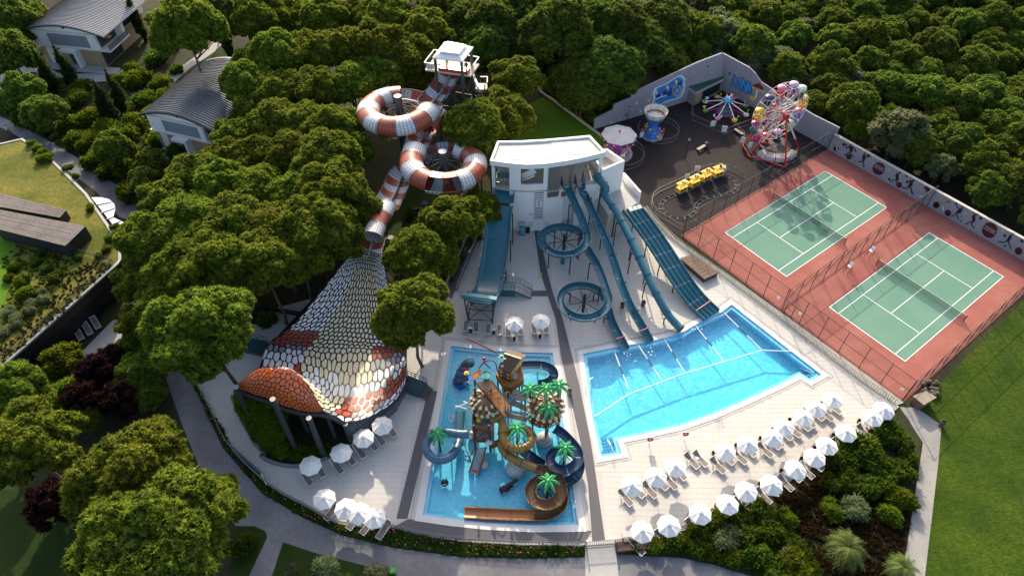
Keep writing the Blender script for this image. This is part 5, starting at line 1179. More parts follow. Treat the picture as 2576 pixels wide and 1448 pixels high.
palmL = leafmat('palm_leaves', (.07, .10, .02), (.26, .30, .09), rough=.4)
barkm = mat('bark', (.10, .075, .055), .95, noise=.35, scale=3, bump=.6, bscale=12)
def trunk_mb(h, r, limbs, seed):
    rr = random.Random(seed); mb = MB(); p = Vector((0, 0, -.1)); pts = [p]
    for i in range(4): p = p + Vector((rr.uniform(-.12, .12), rr.uniform(-.12, .12), h / 4)); pts.append(p)
    for i in range(4): mb.cyl(pts[i], pts[i + 1], r * (1 - .16 * i), 7, r * (1 - .16 * (i + 1)), caps=False)
    for k in range(limbs):
        a = rr.uniform(0, 6.28); s_ = pts[3] + Vector((0, 0, rr.uniform(-.1, .1) * h)); e = s_ + Vector((math.cos(a) * h * .34, math.sin(a) * h * .34, h * rr.uniform(.12, .3)))
        mb.cyl(s_, e, r * .45, 5, r * .15, caps=False)
    return mb
def dome(n, rz, cr, low=-.25, jit=.10):
    """clumps spread over an umbrella crown of unit radius"""
    out = []; ga = 2.39996
    for i in range(n):
        u = (i + .5) / n; zz = 1 - u * (1 - low); rr_ = math.sqrt(max(0, 1 - zz * zz)); a = i * ga + rg.uniform(-.3, .3); k = rg.uniform(.70, .93)
        out.append((rr_ * math.cos(a) * k + rg.uniform(-jit, jit), rr_ * math.sin(a) * k + rg.uniform(-jit, jit), zz * rz * k + rg.uniform(-jit, jit) * .5, cr * rg.uniform(.75, 1.25)))
    for i in range(max(3, n // 5)):
        a = rg.uniform(0, 6.28); k = rg.uniform(.1, .5); out.append((math.cos(a) * k, math.sin(a) * k, rg.uniform(-.05, .35) * rz, cr * 1.5))
    return out
def pompoms(lobes, step, r0, r1, low=-.45):
    """small tufted heads seated all over the outside of larger lobes"""
    out = []; L_ = np.array([l[:4] for l in lobes]); ga = 2.39996
    for k, (x, y, z, R_) in enumerate(lobes):
        n = int(4 * math.pi * R_ * R_ / (step * step))
        for i in range(n):
            zz = 1 - 2 * (i + .5) / n
            if zz < low: continue
            rr_ = math.sqrt(1 - zz * zz); a = i * ga + k; q_ = np.array((x + R_ * rr_ * math.cos(a), y + R_ * rr_ * math.sin(a), z + R_ * .85 * zz)) + rg.normal(size=3) * step * .22
            d = np.linalg.norm(L_[:, :3] - q_, axis=1) / L_[:, 3]; d[k] = 9
            if d.min() < .90: continue
            out.append((*q_, rg.uniform(r0, r1)))
    return out
def crown2(lobes, step, r0, r1, ln, wd, tinthi=.75, tufts=2200, low=-.45):
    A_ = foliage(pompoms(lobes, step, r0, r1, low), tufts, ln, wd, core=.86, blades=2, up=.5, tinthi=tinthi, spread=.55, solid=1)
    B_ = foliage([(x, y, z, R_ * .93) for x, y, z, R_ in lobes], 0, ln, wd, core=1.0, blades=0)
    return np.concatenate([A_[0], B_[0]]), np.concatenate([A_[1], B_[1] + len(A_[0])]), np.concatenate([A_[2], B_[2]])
def proto(name, crown, leaf, th, tr, limbs, seed, zc):
    """unit-radius crown sitting zc above the ground"""
    V, F, t = crown; V = V + np.array((0, 0, zc))
    r = link(name, None); r.empty_display_size = .3
    link('trunk', trunk_mb(th, tr, limbs, seed).data('trunk', barkm, smooth=True), r); link('crown', npmesh('crown', V, F, t, leaf), r)
    return r
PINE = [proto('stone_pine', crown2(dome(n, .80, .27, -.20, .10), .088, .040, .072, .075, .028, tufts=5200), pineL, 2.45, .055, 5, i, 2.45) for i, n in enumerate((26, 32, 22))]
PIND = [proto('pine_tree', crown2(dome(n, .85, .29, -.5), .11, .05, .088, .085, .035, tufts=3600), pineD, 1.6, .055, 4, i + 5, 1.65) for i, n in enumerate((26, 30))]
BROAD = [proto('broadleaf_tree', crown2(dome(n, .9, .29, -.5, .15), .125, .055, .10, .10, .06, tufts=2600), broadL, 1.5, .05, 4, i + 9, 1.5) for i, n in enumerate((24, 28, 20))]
PALE = [proto('pale_tree', foliage(dome(34, .95, .24, -.5, .16), 1100, .15, .08, up=.5), paleL, 1.4, .05, 4, 31, 1.45)]
BRIGHT = [proto('bright_tree', foliage(dome(30, .8, .28, -.4, .14), 1000, .17, .10, up=.4), brightL, 1.4, .05, 4, 33, 1.4)]
PURPLE = [proto('purple_tree', foliage(dome(30, 1.1, .27, -.6, .14), 900, .2, .10), purpleL, 1.4, .05, 4, 35, 1.4)]
def cyp():
    c = []
    for i in range(16):
        u = i / 15; rr_ = .9 * math.sin(math.pi * (.12 + .88 * u) ** .8) * (1 - .35 * u) + .12
        for k in range(2): a = rg.uniform(0, 6.28); c.append((math.cos(a) * rr_ * .35, math.sin(a) * rr_ * .35, .4 + u * 7.6, max(.18, rr_ * .8)))
    return foliage(c, 160, .55, .12, up=1.8, flat=1.2, spread=.25)
CYPR = [proto('cypress_tree', cyp(), cypL, .8, .12, 0, 41, 0)]
def shrub(n, leafs, ln, wd, rz=.75):
    c = [(*(unit(rg.normal(size=3)) * np.array((.62, .62, .3)) * rg.uniform(.5, 1)), .42) for i in range(n)]
    c = [(a, b, abs(z) + .35 * rz, r) for a, b, z, r in c]
    return foliage(c, leafs, ln, wd, up=.6, flat=.9)
SHR = [proto('shrub', shrub(10, 420, .22, .12), shrubL, .4, .05, 2, 51, 0), proto('shrub', shrub(12, 380, .26, .14), shrubL, .4, .05, 2, 52, 0)]
SHB = [proto('shrub', shrub(11, 420, .26, .13), brightL, .4, .05, 2, 53, 0)]
SHP = [proto('shrub', shrub(11, 420, .24, .06), paleL, .4, .05, 2, 54, 0)]
def fan_palm(nf, L_, w_, droop, pinn=9):
    V, F, Tn = [], [], []
    for i in range(nf):
        a = i * 2.4; el = 1.25 - 1.5 * (i / nf); n = 7; pts = []
        for k in range(n + 1):
            s_ = k / n; r_ = L_ * s_ * math.cos(el - droop * s_ * .6); z = L_ * s_ * math.sin(el - droop * s_); pts.append(np.array((r_ * math.cos(a), r_ * math.sin(a), z)))
        side = np.array((-math.sin(a), math.cos(a), 0)); tn = rg.uniform(.2, .9)
        for k in range(1, n + 1):
            for sg in (-1, 1):
                for h in (0, .5):
                    b = pts[k - 1] + (pts[k] - pts[k - 1]) * h; e = b + side * sg * w_ * math.sin(math.pi * (.15 + .8 * k / n)) + (pts[k] - pts[k - 1]) * 1.3 - np.array((0, 0, .12 * L_))
                    t = (pts[k] - pts[k - 1]) * .38; j = len(V); V += [b - t * .5, b + t * .5, e]; F.append((j, j + 1, j + 2)); Tn += [tn * .6, tn * .6, min(1, tn + .2)]
    return np.array(V), np.array(F), np.array(Tn)
PALM = [proto('fan_palm', fan_palm(30, 1.0, .30, 1.0), palmL, .9, .09, 0, 61, .95)]
for lst in (PINE, PIND, BROAD, PALE, BRIGHT, PURPLE, CYPR, SHR, SHB, SHP, PALM):
    for o in lst: o['_proto'] = 1
ZC = {'stone_pine': 2.45, 'pine_tree': 1.65, 'broadleaf_tree': 1.5, 'pale_tree': 1.45, 'bright_tree': 1.4, 'purple_tree': 1.4, 'cypress_tree': .45, 'shrub': .6, 'fan_palm': 1.0}
def cover(poly, n, r0, r1, m, name, holes=(), z=.05):
    pts = []; xs_ = [p.x for p in poly]; ys_ = [p.y for p in poly]
    while len(pts) < n:
        x = random.uniform(min(xs_), max(xs_)); y = random.uniform(min(ys_), max(ys_))
        if inside(poly, x, y): pts.append((x, y, z, random.uniform(r0, r1)))
    V, F, t = foliage(pts, 90, .20, .11, core=.6, up=1.0); o = link(name, npmesh(name, V, F, t, m)); o['kind'] = 'stuff'; o['category'] = 'ground cover'; return o
LM = {'the two-storey villa': g(230, 150), 'the grey-roofed villa': g(470, 300), 'the grass roof': g(120, 560), 'the banded slide tower': g(1160, 330), 'the upper tube ring': g(1000, 370), 'the lower tube ring': g(1120, 520), 'the snake hood neck': g(930, 690), 'the scaled snake hood': g(640, 860),
      'the bottom left corner lawn': g(60, 1380), 'the curved grey road': g(500, 1180), 'the white slide building': g(1300, 390), 'the carousel': g(1500, 260), 'the blue mural wall': g(1680, 190), 'the ferris wheel': g(2080, 250), 'the tennis wall': g(2300, 430), 'the road junction': g(690, 1380), 'the grey garden path': g(2200, 1250), 'the wide blue slide': g(1200, 620), 'the half-round canopy': g(330, 560), 'the black overhang': g(230, 900), 'the parasol rows': g(1980, 1270)}
SEEN = {}; TREES = []; CROWNS = PINE + PIND + BROAD + PALE + BRIGHT + PURPLE
KIND = {'stone_pine': 'round green stone pine', 'pine_tree': 'dark green pine', 'broadleaf_tree': 'leafy green tree', 'pale_tree': 'pale blossoming tree', 'bright_tree': 'bright yellow-green tree', 'purple_tree': 'dark purple-leaved tree', 'cypress_tree': 'narrow dark cypress', 'shrub': 'green shrub', 'fan_palm': 'fan palm with spread fronds'}
def plant(protos, loc, r, group, label=None, kindtext=None, zs=None):
    p_ = random.choice(protos); used = p_.get('_proto', 0)
    base = p_.name.split('.')[0]; sc = (r * random.uniform(.94, 1.06), r * random.uniform(.94, 1.06), zs or r * random.uniform(.92, 1.08))
    rz = random.uniform(0, 6.28)
    if used == 1: p_['_proto'] = 0; o = p_; o.location = loc; o.rotation_euler = (0, 0, rz); o.scale = sc
    else: o = copy_tree(p_, loc, rz, sc)
    if '_proto' in o and o is not p_: del o['_proto']
    o['category'] = {'shrub': 'shrub', 'fan_palm': 'palm'}.get(base, 'tree'); o['group'] = group
    if label: o['label'] = label
    else:
        kt = kindtext or KIND[base]; lm = min(LM, key=lambda k: (LM[k] - Vector(loc)).length); TREES.append((kt, lm, (LM[lm] - Vector(loc)).length, o))
    return o
def crown_at(protos, x, y, rpx, group, zs=None, **kw):
    """tree whose crown shows centred at plan reading (x, y) with a radius of rpx"""
    base = protos[0].name.split('.')[0]; r = 3.0
    for _ in range(8):
        zc = ZC[base] * (zs or r) + (.26 * r if protos[0] in CROWNS else 0); c = g(x, y, zc); d = c.y * CP + (CAMH - zc) * SP; r = rpx * d / FPX
    return plant(protos, (c.x, c.y, -.06), r, group, zs=zs, **kw)
W1 = 'stone pines of the wood left of the slides'
for x, y, r in [(470, 70, 88), (655, 50, 66), (735, 40, 58), (815, 55, 62), (890, 40, 60), (970, 45, 66), (1060, 60, 70),
                (700, 130, 72), (785, 135, 66), (865, 120, 62), (945, 120, 68), (1030, 130, 66), (640, 140, 58), (620, 210, 62), (700, 215, 66), (790, 215, 66), (880, 200, 64), (950, 178, 60), (1030, 185, 48),
                (640, 265, 54), (700, 300, 68), (780, 300, 74), (838, 322, 64), (590, 330, 56), (560, 390, 58), (640, 380, 66), (730, 385, 68), (820, 390, 80), (880, 382, 56),
                (490, 440, 62), (560, 470, 72), (650, 470, 76), (740, 480, 80), (830, 480, 80), (900, 520, 62), (420, 500, 62), (480, 545, 80), (580, 560, 90), (690, 570, 92), (790, 570, 86), (850, 600, 60),
                (385, 600, 76), (450, 650, 88), (560, 660, 94), (660, 660, 90), (750, 650, 72), (350, 700, 62), (420, 730, 74), (345, 800, 52)]:
    crown_at(PINE, x, y, r, W1)
crown_at(PINE, 500, 815, 128, 'stone pines of the wood left of the slides', label='large round stone pine standing alone left of the scaled snake hood')
for x, y, r, l in [(335, 1200, 146, 'large round stone pine beside the curved grey road, upper of the two at its bend'), (395, 1362, 168, 'largest stone pine at the bottom edge left of the road junction'), (70, 1115, 118, 'round stone pine at the left edge in front of the black overhang'), (510, 1260, 90, 'stone pine overhanging the grey road just above the junction')]:
    crown_at(PINE, x, y, r, 'stone pines along the curved road', label=l)
for x, y, r, l in [(1190, 310, 70, None), (1255, 250, 58, None), (1285, 300, 56, None), (1138, 548, 72, 'pine hiding part of the wide blue slide, below the lower tube ring'), (1206, 512, 46, None), (1046, 632, 72, None), (1095, 650, 56, None), (1040, 775, 92, 'bushy pine overlapping the right edge of the scaled snake hood'), (1300, 175, 62, None), (1000, 800, 62, None)]:
    crown_at(PINE, x, y, r, 'pines between the snake slide and the blue slides', label=l)
# dark wood behind
for x, y, r in [(1250, 40, 82), (1340, 25, 78), (1400, 70, 92), (1180, 90, 60), (1480, 40, 82), (1560, 60, 78), (1540, 150, 72), (1620, 100, 66), (1440, 180, 60), (1575, 165, 50), (1470, 215, 52), (1660, 40, 70), (1340, 110, 60), (1100, 110, 60), (1230, 120, 62), (1290, 95, 60), (1165, 60, 60), (1090, 180, 50), (1270, 210, 46), (1120, 25, 66), (1190, 20, 60), (600, 20, 60), (520, 15, 50)]:
    crown_at(PIND, x, y, r, 'dark pines of the wood behind the fairground')
for x, y, r in [(1455, 228, 46), (1500, 218, 42), (1390, 190, 34), (1560, 212, 34)]: crown_at(BROAD, x, y, r, 'leafy trees beside the turf strip')
# left planting
for x, y, r in [(30, 40, 60), (20, 120, 56), (60, 20, 44)]: crown_at(BROAD, x, y, r, 'leafy trees left of the villas')
for x, y, r, z in [(118, 190, 28, 1.15), (165, 175, 27, 1.05), (345, 55, 24, 1.25), (565, 90, 28, 1.4), (262, 260, 32, 1.0), (290, 230, 26, 1.0), (430, 60, 20, 1.0), (545, 305, 14, .6)]:
    c = g(x, y, 4); plant(CYPR, (c.x, c.y, -.06), r / 20, 'narrow cypresses round the villas', zs=z)
random.seed(5)
for x, y, r in [(390, 140, 34), (340, 190, 40), (400, 200, 36), (360, 240, 36), (410, 235, 28), (300, 195, 30), (440, 170, 22), (380, 275, 30), (330, 165, 30)]:
    crown_at(SHB if random.random() < .4 else SHR, x, y, r, 'garden shrubs between the villas')
for x, y in [(190, 240), (150, 260), (100, 265), (60, 280), (220, 290), (170, 310), (110, 310), (270, 310), (230, 340), (310, 330), (180, 350), (280, 370), (330, 390), (240, 390), (300, 420), (370, 400), (390, 350), (350, 440), (410, 430), (310, 470), (370, 480), (340, 300), (60, 230), (20, 250), (200, 215), (430, 380), (260, 430)]:
    crown_at(random.choice((BROAD, SHB, SHB, SHR, SHR)), x + random.uniform(-8, 8), y + random.uniform(-8, 8), random.uniform(30, 46), 'garden shrubs and small trees below the villas', zs=None)
for x, y, r in [(150, 900, 50), (170, 985, 48), (110, 1000, 46), (205, 1045, 40), (30, 975, 66), (60, 1010, 56)]: crown_at(BRIGHT if x > 90 else PINE, x, y, r, 'yellow-green trees by the black overhang')
for x, y, r in [(250, 930, 52), (215, 990, 50), (290, 900, 44), (120, 1270, 56), (160, 1220, 48), (300, 990, 50)]: crown_at(PURPLE, x, y, r, 'dark purple trees beside the road')
for x, y, r in [(345, 870, 42), (350, 930, 50), (370, 985, 38)]: crown_at(BROAD, x, y, r, 'leafy trees by the overhang terrace')
o = cover(gl([(0, 245), (150, 200), (300, 250), (420, 250), (450, 340), (440, 490), (350, 500), (200, 392), (0, 285)]), 420, .35, .8, brightL, 'garden_cover'); o['label'] = 'mixed low green planting between the villas and the upper road'
# roof garden of the low building
RG = 'plants of the grass roof'
for x, y, r, k in [(50, 890, 20, 2), (125, 930, 19, 2), (212, 890, 18, 2), (235, 832, 17, 2), (320, 800, 17, 2), (110, 985, 17, 2), (25, 1060, 16, 2), (60, 1010, 15, 2), (300, 740, 15, 2), (150, 660, 24, 1), (180, 755, 24, 1), (410, 630, 22, 0), (340, 560, 18, 0), (260, 520, 16, 0), (100, 560, 18, 0), (60, 640, 16, 0), (300, 450, 15, 0), (580, 485, 14, 0), (840, 330, 20, 1), (800, 420, 15, 1), (860, 250, 14, 1), (740, 470, 13, 0)]:
    x, y = Zr4(x, y); rr_ = r * .056; c = g(x, y, 5.0 + rr_ * .5); plant((SHR, SHB, SHP)[k], (c.x, c.y, 4.88), rr_, RG, kindtext=('low green roof shrub', 'tufted bright green roof grass', 'pale feathery roof grass')[k])
for x, y, r in [(330, 70, 13), (390, 120, 14), (440, 170, 13), (480, 230, 17), (420, 250, 14), (520, 200, 11), (700, 340, 11), (740, 330, 10), (800, 430, 10), (960, 760, 13)]:
    x, y = Z(0, 380, 3.81)(x, y); rr_ = r * .07; c = g(x, y, 5.0 + rr_ * .5); plant(SHB if r > 11 else SHR, (c.x, c.y, 4.88), rr_, RG, kindtext='green shrub on the curved roof edge')
def rpoly(zf, pts): return [g(*zf(*p_), 5.0) for p_ in pts]
o = cover(rpoly(Zr4, [(640, 520), (860, 545), (560, 830), (300, 1060), (30, 1290), (0, 1290), (0, 1190), (250, 950), (450, 740)]), 300, .12, .3, brownL, 'roof_ground_cover', z=4.92); o['label'] = 'brown and green ground cover along the parapet of the grass roof'
o = cover(rpoly(Zr4, [(0, 520), (120, 400), (480, 450), (640, 520), (450, 740), (250, 700), (60, 620)]), 220, .15, .34, shrubL, 'roof_ground_cover', z=4.92); o['label'] = 'dark green ground cover below the skylight boxes on the grass roof'
o = cover(rpoly(Zr4, [(250, 700), (450, 740), (250, 950), (0, 1190), (0, 900), (80, 700)]), 200, .15, .32, brightL, 'roof_ground_cover', z=4.92); o['label'] = 'yellowish ground cover between the feathery grasses on the roof'
S('roof_lawn', MB().sheet(rpoly(Zr4, [(-60, 330), (0, 330), (130, 390), (60, 560), (80, 700), (0, 900), (-60, 900)]), 4.93), turfm)
# wood beyond the fairground and the tennis wall
WALLPX = [(1500, 330), (1640, 235), (1810, 165), (1880, 215), (2000, 310), (2094, 372), (2330, 520), (2576, 665), (2700, 740)]
WALL = gl(WALLPX)
def clear(x, y, r):
    v = Vector((x, y, 0)); rel = v - CO; a = rel.dot(CA); b = rel.dot(CB)
    if b < 29.5 + r and a > -4: return False
    return True
random.seed(21); forest = []
LW = [g(1470, 330), g(1500, 312), g(1640, 235), g(1815, 262)]
corner = g(2032 * .8944, 254 * .8944); lend = g(1766 * .8944, 349 * .8944); rend = g(2332 * .8944, 418 * .8944)
def beyond(x, y, r):
    """outside the fairground and court walls by r"""
    v = Vector((x, y, 0)); ok = False
    for a, b in ((lend, corner), (corner, rend)):
        t = (b - a); t.z = 0; t.normalize(); n = Vector((-t.y, t.x, 0))
        if (v - a).dot(n) > r: ok = True
    rel = v - CO
    if rel.dot(CB) > 29.6 + r and rel.dot(CA) > -6: ok = True
    return ok
for _ in range(9000):
    y = random.uniform(60, 172); x = random.uniform(14, 128); r = random.uniform(2.2, 3.5)
    px = (x * FPX) / (y * CP + (CAMH - 5) * SP)
    if px > 1420: continue
    if not beyond(x, y, r * 1.1 + 1.0): continue
    if x < 26 and y < 128: continue
    if any((x - a) ** 2 + (y - b) ** 2 < (.80 * (r + c)) ** 2 for a, b, c, _k in forest): continue
    forest.append((x, y, r, 0))
cl = g(1720, 60)
LINES = {}
for x, y, r, _k in forest:
    bb = (Vector((x, y, 0)) - CO).dot(CB); u = random.random(); right = x + (y - 110) * .2 > 64
    pr = (PIND if u < .25 else BROAD if u < .93 else BRIGHT) if right else (PALE if u < .22 else BRIGHT if u < .45 else BROAD)
    o = plant(pr, (x, y, -.06), r, 'trees of the dense wood behind the ' + ('tennis wall' if right else 'fairground'), label='x')
    LINES.setdefault((right, max(0, int((bb - 29) / 5.5) if right else int((y - 92) / 5.5))), []).append((x, o))
for (right, k), l in LINES.items():
    l.sort(key=lambda t: t[0])
    for i, (x, o) in enumerate(l):
        kt = {'pine_tree': 'dark pine', 'broadleaf_tree': 'leafy tree', 'pale_tree': 'pale tree', 'bright_tree': 'yellow-green tree'}[o.name.split('.')[0]]
        o['label'] = f'{kt}, {ORD[i] if i else "first "}from the left in the {ORD[k] if k > 0 else "front "}line behind the {"tennis wall" if right else "fairground"}'
crown_at(PALE, 2268, 318, 62, 'pale trees in the wood', label='pale cream-green tree standing out in the wood above the tennis wall mural')
for x, y, r in [(1770, 72, 50), (1700, 92, 44), (1895, 108, 50), (1968, 148, 40), (1820, 80, 46), (2088, 158, 46), (1730, 60, 50)]: crown_at(PALE if random.random() < .4 else BROAD, x, y, r, 'pale trees in the wood')
# far band beyond the frame top
for i in range(46):
    x = -118 + i * 5.4 + random.uniform(-1.5, 1.5)
    if x > 14 or x < -52: continue
    for y in (150, 160): FARN = globals().get('FARN', 0) + 1; plant(PIND if random.random() < .5 else PINE, (x, y + random.uniform(-3, 3), -.06), random.uniform(3, 4), 'pines along the far edge of the wood', label=f'{ORD[(FARN - 1) // 2] if FARN > 2 else "first "}pine from the left in the {"nearer" if y == 150 else "farther"} line along the far edge')
# bed by the parasols
BED = gl([(1549, 1385), (1600, 1368), (1640, 1352), (1717, 1336), (1870, 1282), (2020, 1196), (2130, 1118), (2220, 1068), (2262, 1026), (2318, 1110), (2310, 1166), (2266, 1448), (2240, 1600), (2100, 1580), (1900, 1440), (1800, 1410), (1717, 1394), (1640, 1390)])
S('planting_bed', MB().sheet(BED, .02), soil)
o = cover(gl([(1950, 1250), (2080, 1180), (2220, 1190), (2290, 1240), (2262, 1448), (2240, 1560), (2080, 1520), (2060, 1440), (2020, 1360), (1960, 1300)]), 950, .3, .6, brownL, 'ground_cover'); o['label'] = 'low dark brown ground cover in the bed between parasols and path'
o = cover(gl([(1560, 1384), (1640, 1358), (1760, 1330), (1880, 1290), (1960, 1300), (2010, 1360), (2060, 1448), (2080, 1540), (1900, 1436), (1800, 1408), (1717, 1390), (1640, 1386)]), 560, .45, .95, shrubL, 'hedge_cover'); o['label'] = 'dense low green hedge below the second parasol row'
BG = 'shrubs of the bed beside the parasols'
for x, y, r, k in [(2240, 1080, 46, 0), (2270, 1110, 40, 0), (2170, 1120, 62, 0), (2130, 1150, 50, 0), (2210, 1160, 50, 0), (2100, 1150, 42, 1), (2290, 1150, 30, 0), (2270, 1180, 44, 0), (2230, 1210, 44, 0), (2180, 1220, 44, 0), (2270, 1250, 44, 1), (2240, 1290, 40, 1), (2140, 1200, 40, 0), (2090, 1210, 34, 0),
                   (2160, 1275, 46, 2), (2095, 1280, 40, 1), (1800, 1300, 40, 1), (1860, 1290, 44, 0), (1920, 1280, 40, 0), (1985, 1300, 34, 1), (1940, 1330, 44, 0), (1880, 1340, 44, 0), (1990, 1400, 46, 1), (1960, 1440, 46, 0), (1830, 1345, 46, 2), (1990, 1405, 38, 2), (2020, 1440, 40, 1), (1760, 1330, 36, 0), (1700, 1360, 32, 0), (1650, 1370, 28, 1), (1760, 1375, 34, 0), (1910, 1395, 44, 0), (1850, 1400, 34, 1)]:
    crown_at((SHR, SHB, SHP)[k], x, y, r, BG, kindtext=('dark green shrub', 'bright green shrub', 'grey-green feathery shrub')[k])
for x, y, r, l in [(2135, 1375, 58, 'tall fan palm in the brown bed left of the garden path'), (2275, 1425, 48, 'fan palm at the bottom edge beside the garden path')]: crown_at(PALM, x, y, r, 'fan palms in the bed', label=l)
for x, y, r, l in [(815, 1425, 42, 'pale olive bush on the lawn right of the junction path'), (950, 1440, 40, 'pale olive bush at the bottom edge left of a green box'), (733, 1432, 22, 'small grey-green bush near the junction path')]: crown_at(SHP, x, y, r, 'olive bushes on the lower lawn', label=l)
crown_at(SHR, 668, 800, 32, 'bushes by the snake hood', label='dark round bush under a pine left of the snake hood')
crown_at(SHR, 610, 1330 + 40, 40, 'bushes by the snake hood', label='dark shrub on the shaded lawn left of the road junction')
# leafy hedge strip between the fence and the road
HED = gl([(487, 962), (505, 985), (560, 1085), (600, 1150), (677, 1226), (770, 1279), (859, 1324), (982, 1331), (1159, 1364), (1310, 1374), (1472, 1375), (1472, 1396), (1330, 1400), (1159, 1396), (982, 1370), (860, 1340), (760, 1296), (660, 1236), (562, 1120), (500, 990)])
S('hedge_bed', MB().sheet(HED, .0), soil)
o = cover(HED, 520, .25, .42, shrubL, 'flowering_hedge'); o['label'] = 'low green hedge with pink blossoms along the pool fence'
pk = []; 
while len(pk) < 110:
    x = random.uniform(min(p.x for p in HED), max(p.x for p in HED)); y = random.uniform(min(p.y for p in HED), max(p.y for p in HED))
    if inside(HED, x, y): pk.append((x, y, .42, .06))
fl = MB()
for p_ in pk: fl.sphere(p_[:3], .07, 5, 3)
o = S('blossoms', fl, mat('pink_blossom', (.60, .12, .18), .7), kind='stuff'); o['label'] = 'pink blossoms on the low hedge'
# understorey that fills gaps between the trunks
o = cover(gl([(1330, 180), (1520, 180), (1640, 225), (1500, 310), (1400, 240)]), 260, .8, 1.5, broadL, 'undergrowth'); o['label'] = 'dark undergrowth beneath the trees beside the fairground wall'
o = cover(gl([(1020, 520), (1200, 560), (1210, 600), (1110, 740), (1010, 700)]), 150, .5, 1.1, shrubL, 'undergrowth'); o['label'] = 'dark undergrowth between the snake hood and the wide slide'
TREES.sort(key=lambda t: t[2])
for kt, lm, d, o in TREES:
    k = SEEN.get((kt, lm), 0); SEEN[(kt, lm)] = k + 1
    o['label'] = f'{kt} {ORD[k] if k < 20 else "farther "}nearest to {lm}'
V_, F_, t_ = foliage(HOODIVY, 110, .22, .13, core=.7, up=.5); o = link('ivy_slope', npmesh('ivy_slope', V_, F_, t_, brightL)); o['kind'] = 'stuff'; o['label'] = 'bright green ivy slope below the orange snake lip'
# ------------------------------------------------------------------ splash pool play structure
woodb = two_noise('play_wood', (.20, .075, .024), (.26, .105, .036), (.10, .038, .014), .8, 5, rough=.55, bump=.15, bscale=10, m2=.5)
woodd = mat('dark_play_wood', (.085, .034, .016), .6, noise=.25, scale=3)
woodo = two_noise('orange_boards', (.34, .135, .040), (.40, .17, .055), (.20, .075, .025), .9, 6, rough=.5, bump=.1, m2=.45)
def cellmat(name, c1, c2, line, sc, w_=.06, rough=.7):
    m = mat(name, c1, rough); n_ = m.node_tree; b = n_.nodes['Principled BSDF']; tc = n_.nodes.new('ShaderNodeTexCoord')
    v = n_.nodes.new('ShaderNodeTexVoronoi'); v.feature = 'DISTANCE_TO_EDGE'; v.inputs['Scale'].default_value = sc; n_.links.new(tc.outputs['Object'], v.inputs['Vector'])
    v2 = n_.nodes.new('ShaderNodeTexVoronoi'); v2.inputs['Scale'].default_value = sc; n_.links.new(tc.outputs['Object'], v2.inputs['Vector'])
    sp = n_.nodes.new('ShaderNodeSeparateColor'); n_.links.new(v2.outputs['Color'], sp.inputs[0]); mx0 = n_.nodes.new('ShaderNodeMixRGB'); mx0.inputs[1].default_value = (*c1, 1); mx0.inputs[2].default_value = (*c2, 1); n_.links.new(sp.outputs[0], mx0.inputs[0])
    lt = n_.nodes.new('ShaderNodeMath'); lt.operation = 'LESS_THAN'; lt.inputs[1].default_value = w_; n_.links.new(v.outputs['Distance'], lt.inputs[0])
    mx = n_.nodes.new('ShaderNodeMixRGB'); mx.inputs[2].default_value = (*line, 1); n_.links.new(mx0.outputs[0], mx.inputs[1]); n_.links.new(lt.outputs[0], mx.inputs[0]); n_.links.new(mx.outputs[0], b.inputs['Base Color'])
    bp = n_.nodes.new('ShaderNodeBump'); bp.inputs['Strength'].default_value = .5; bp.inputs['Distance'].default_value = .05; n_.links.new(v.outputs['Distance'], bp.inputs['Height']); n_.links.new(bp.outputs[0], b.inputs['Normal'])
    return m
pebble = cellmat('pebble_floor', (.26, .25, .25), (.42, .40, .38), (.05, .045, .045), 5.5)
rockm = cellmat('spotted_rock', (.40, .41, .43), (.52, .52, .53), (.07, .07, .08), 4.5, .03)
bonec = mat('bone_cream', (.62, .53, .36), .6, noise=.18, scale=3)
boned = mat('bone_brown', (.16, .085, .040), .65, noise=.3, scale=4)
PS = T('play_structure', 'wooden pirate play structure with towers, bridges and thatch-like roofs in the splash pool', 'play structure', g(1250, 1120))
def plk(root, name, a, b, c, d, n, m, th=.05, gap=.12):
    """boarded quad: a-b is the first board edge, d-c the last"""
    for i in range(n):
        t0, t1 = i / n, (i + 1 - gap) / n; P(root, name, MB().plate([a.lerp(d, t0), b.lerp(c, t0), b.lerp(c, t1), a.lerp(d, t1)], th * random.uniform(.7, 1.3)), m)
def box4(zf, pts, z): return [g(*zf(*p_), z) for p_ in pts]
def up_plate(pts, th):
    n = (pts[1] - pts[0]).cross(pts[2] - pts[0]); return MB().plate(pts if n.z > 0 else pts[::-1], th)
# left tower
LTc = [Vector(v) for v in ()]
c0 = g(*Zk2(735, 470)); c1_ = g(*Zk2(905, 470)); ux = (c1_ - c0).normalized(); uy = Vector((-ux.y, ux.x, 0)); wx = (c1_ - c0).length
def lt(a, b, z): v = c0 + ux * (a * wx) + uy * (b * 3.4); v.z = z; return v
for a, b, h in ((0, 0, 5.2), (1, 0, 5.2), (0, .55, 5.4), (1, .55, 5.4), (0, 1.15, 6.4), (1.1, 1.15, 6.2), (-.05, 1.6, 6.0)): P(PS, 'post', MB().cyl(lt(a, b, -.4), lt(a, b, h), .12, 8), woodd)
P(PS, 'platform', up_plate([lt(-.1, -.02, 1.7), lt(1.3, -.02, 1.7), lt(1.3, 1.2, 1.7), lt(-.1, 1.2, 1.7)], .1), pebble)
P(PS, 'platform', up_plate([lt(-.12, .10, 3.3), lt(1.15, .10, 3.3), lt(1.5, 1.3, 3.3), lt(-.12, 1.3, 3.3)], .1), pebble)
for z in (2.0, 2.35): P(PS, 'rail_board', MB().beam(lt(-.1, -.04, z), lt(1.0, -.04, z), .06, .22), woodb)
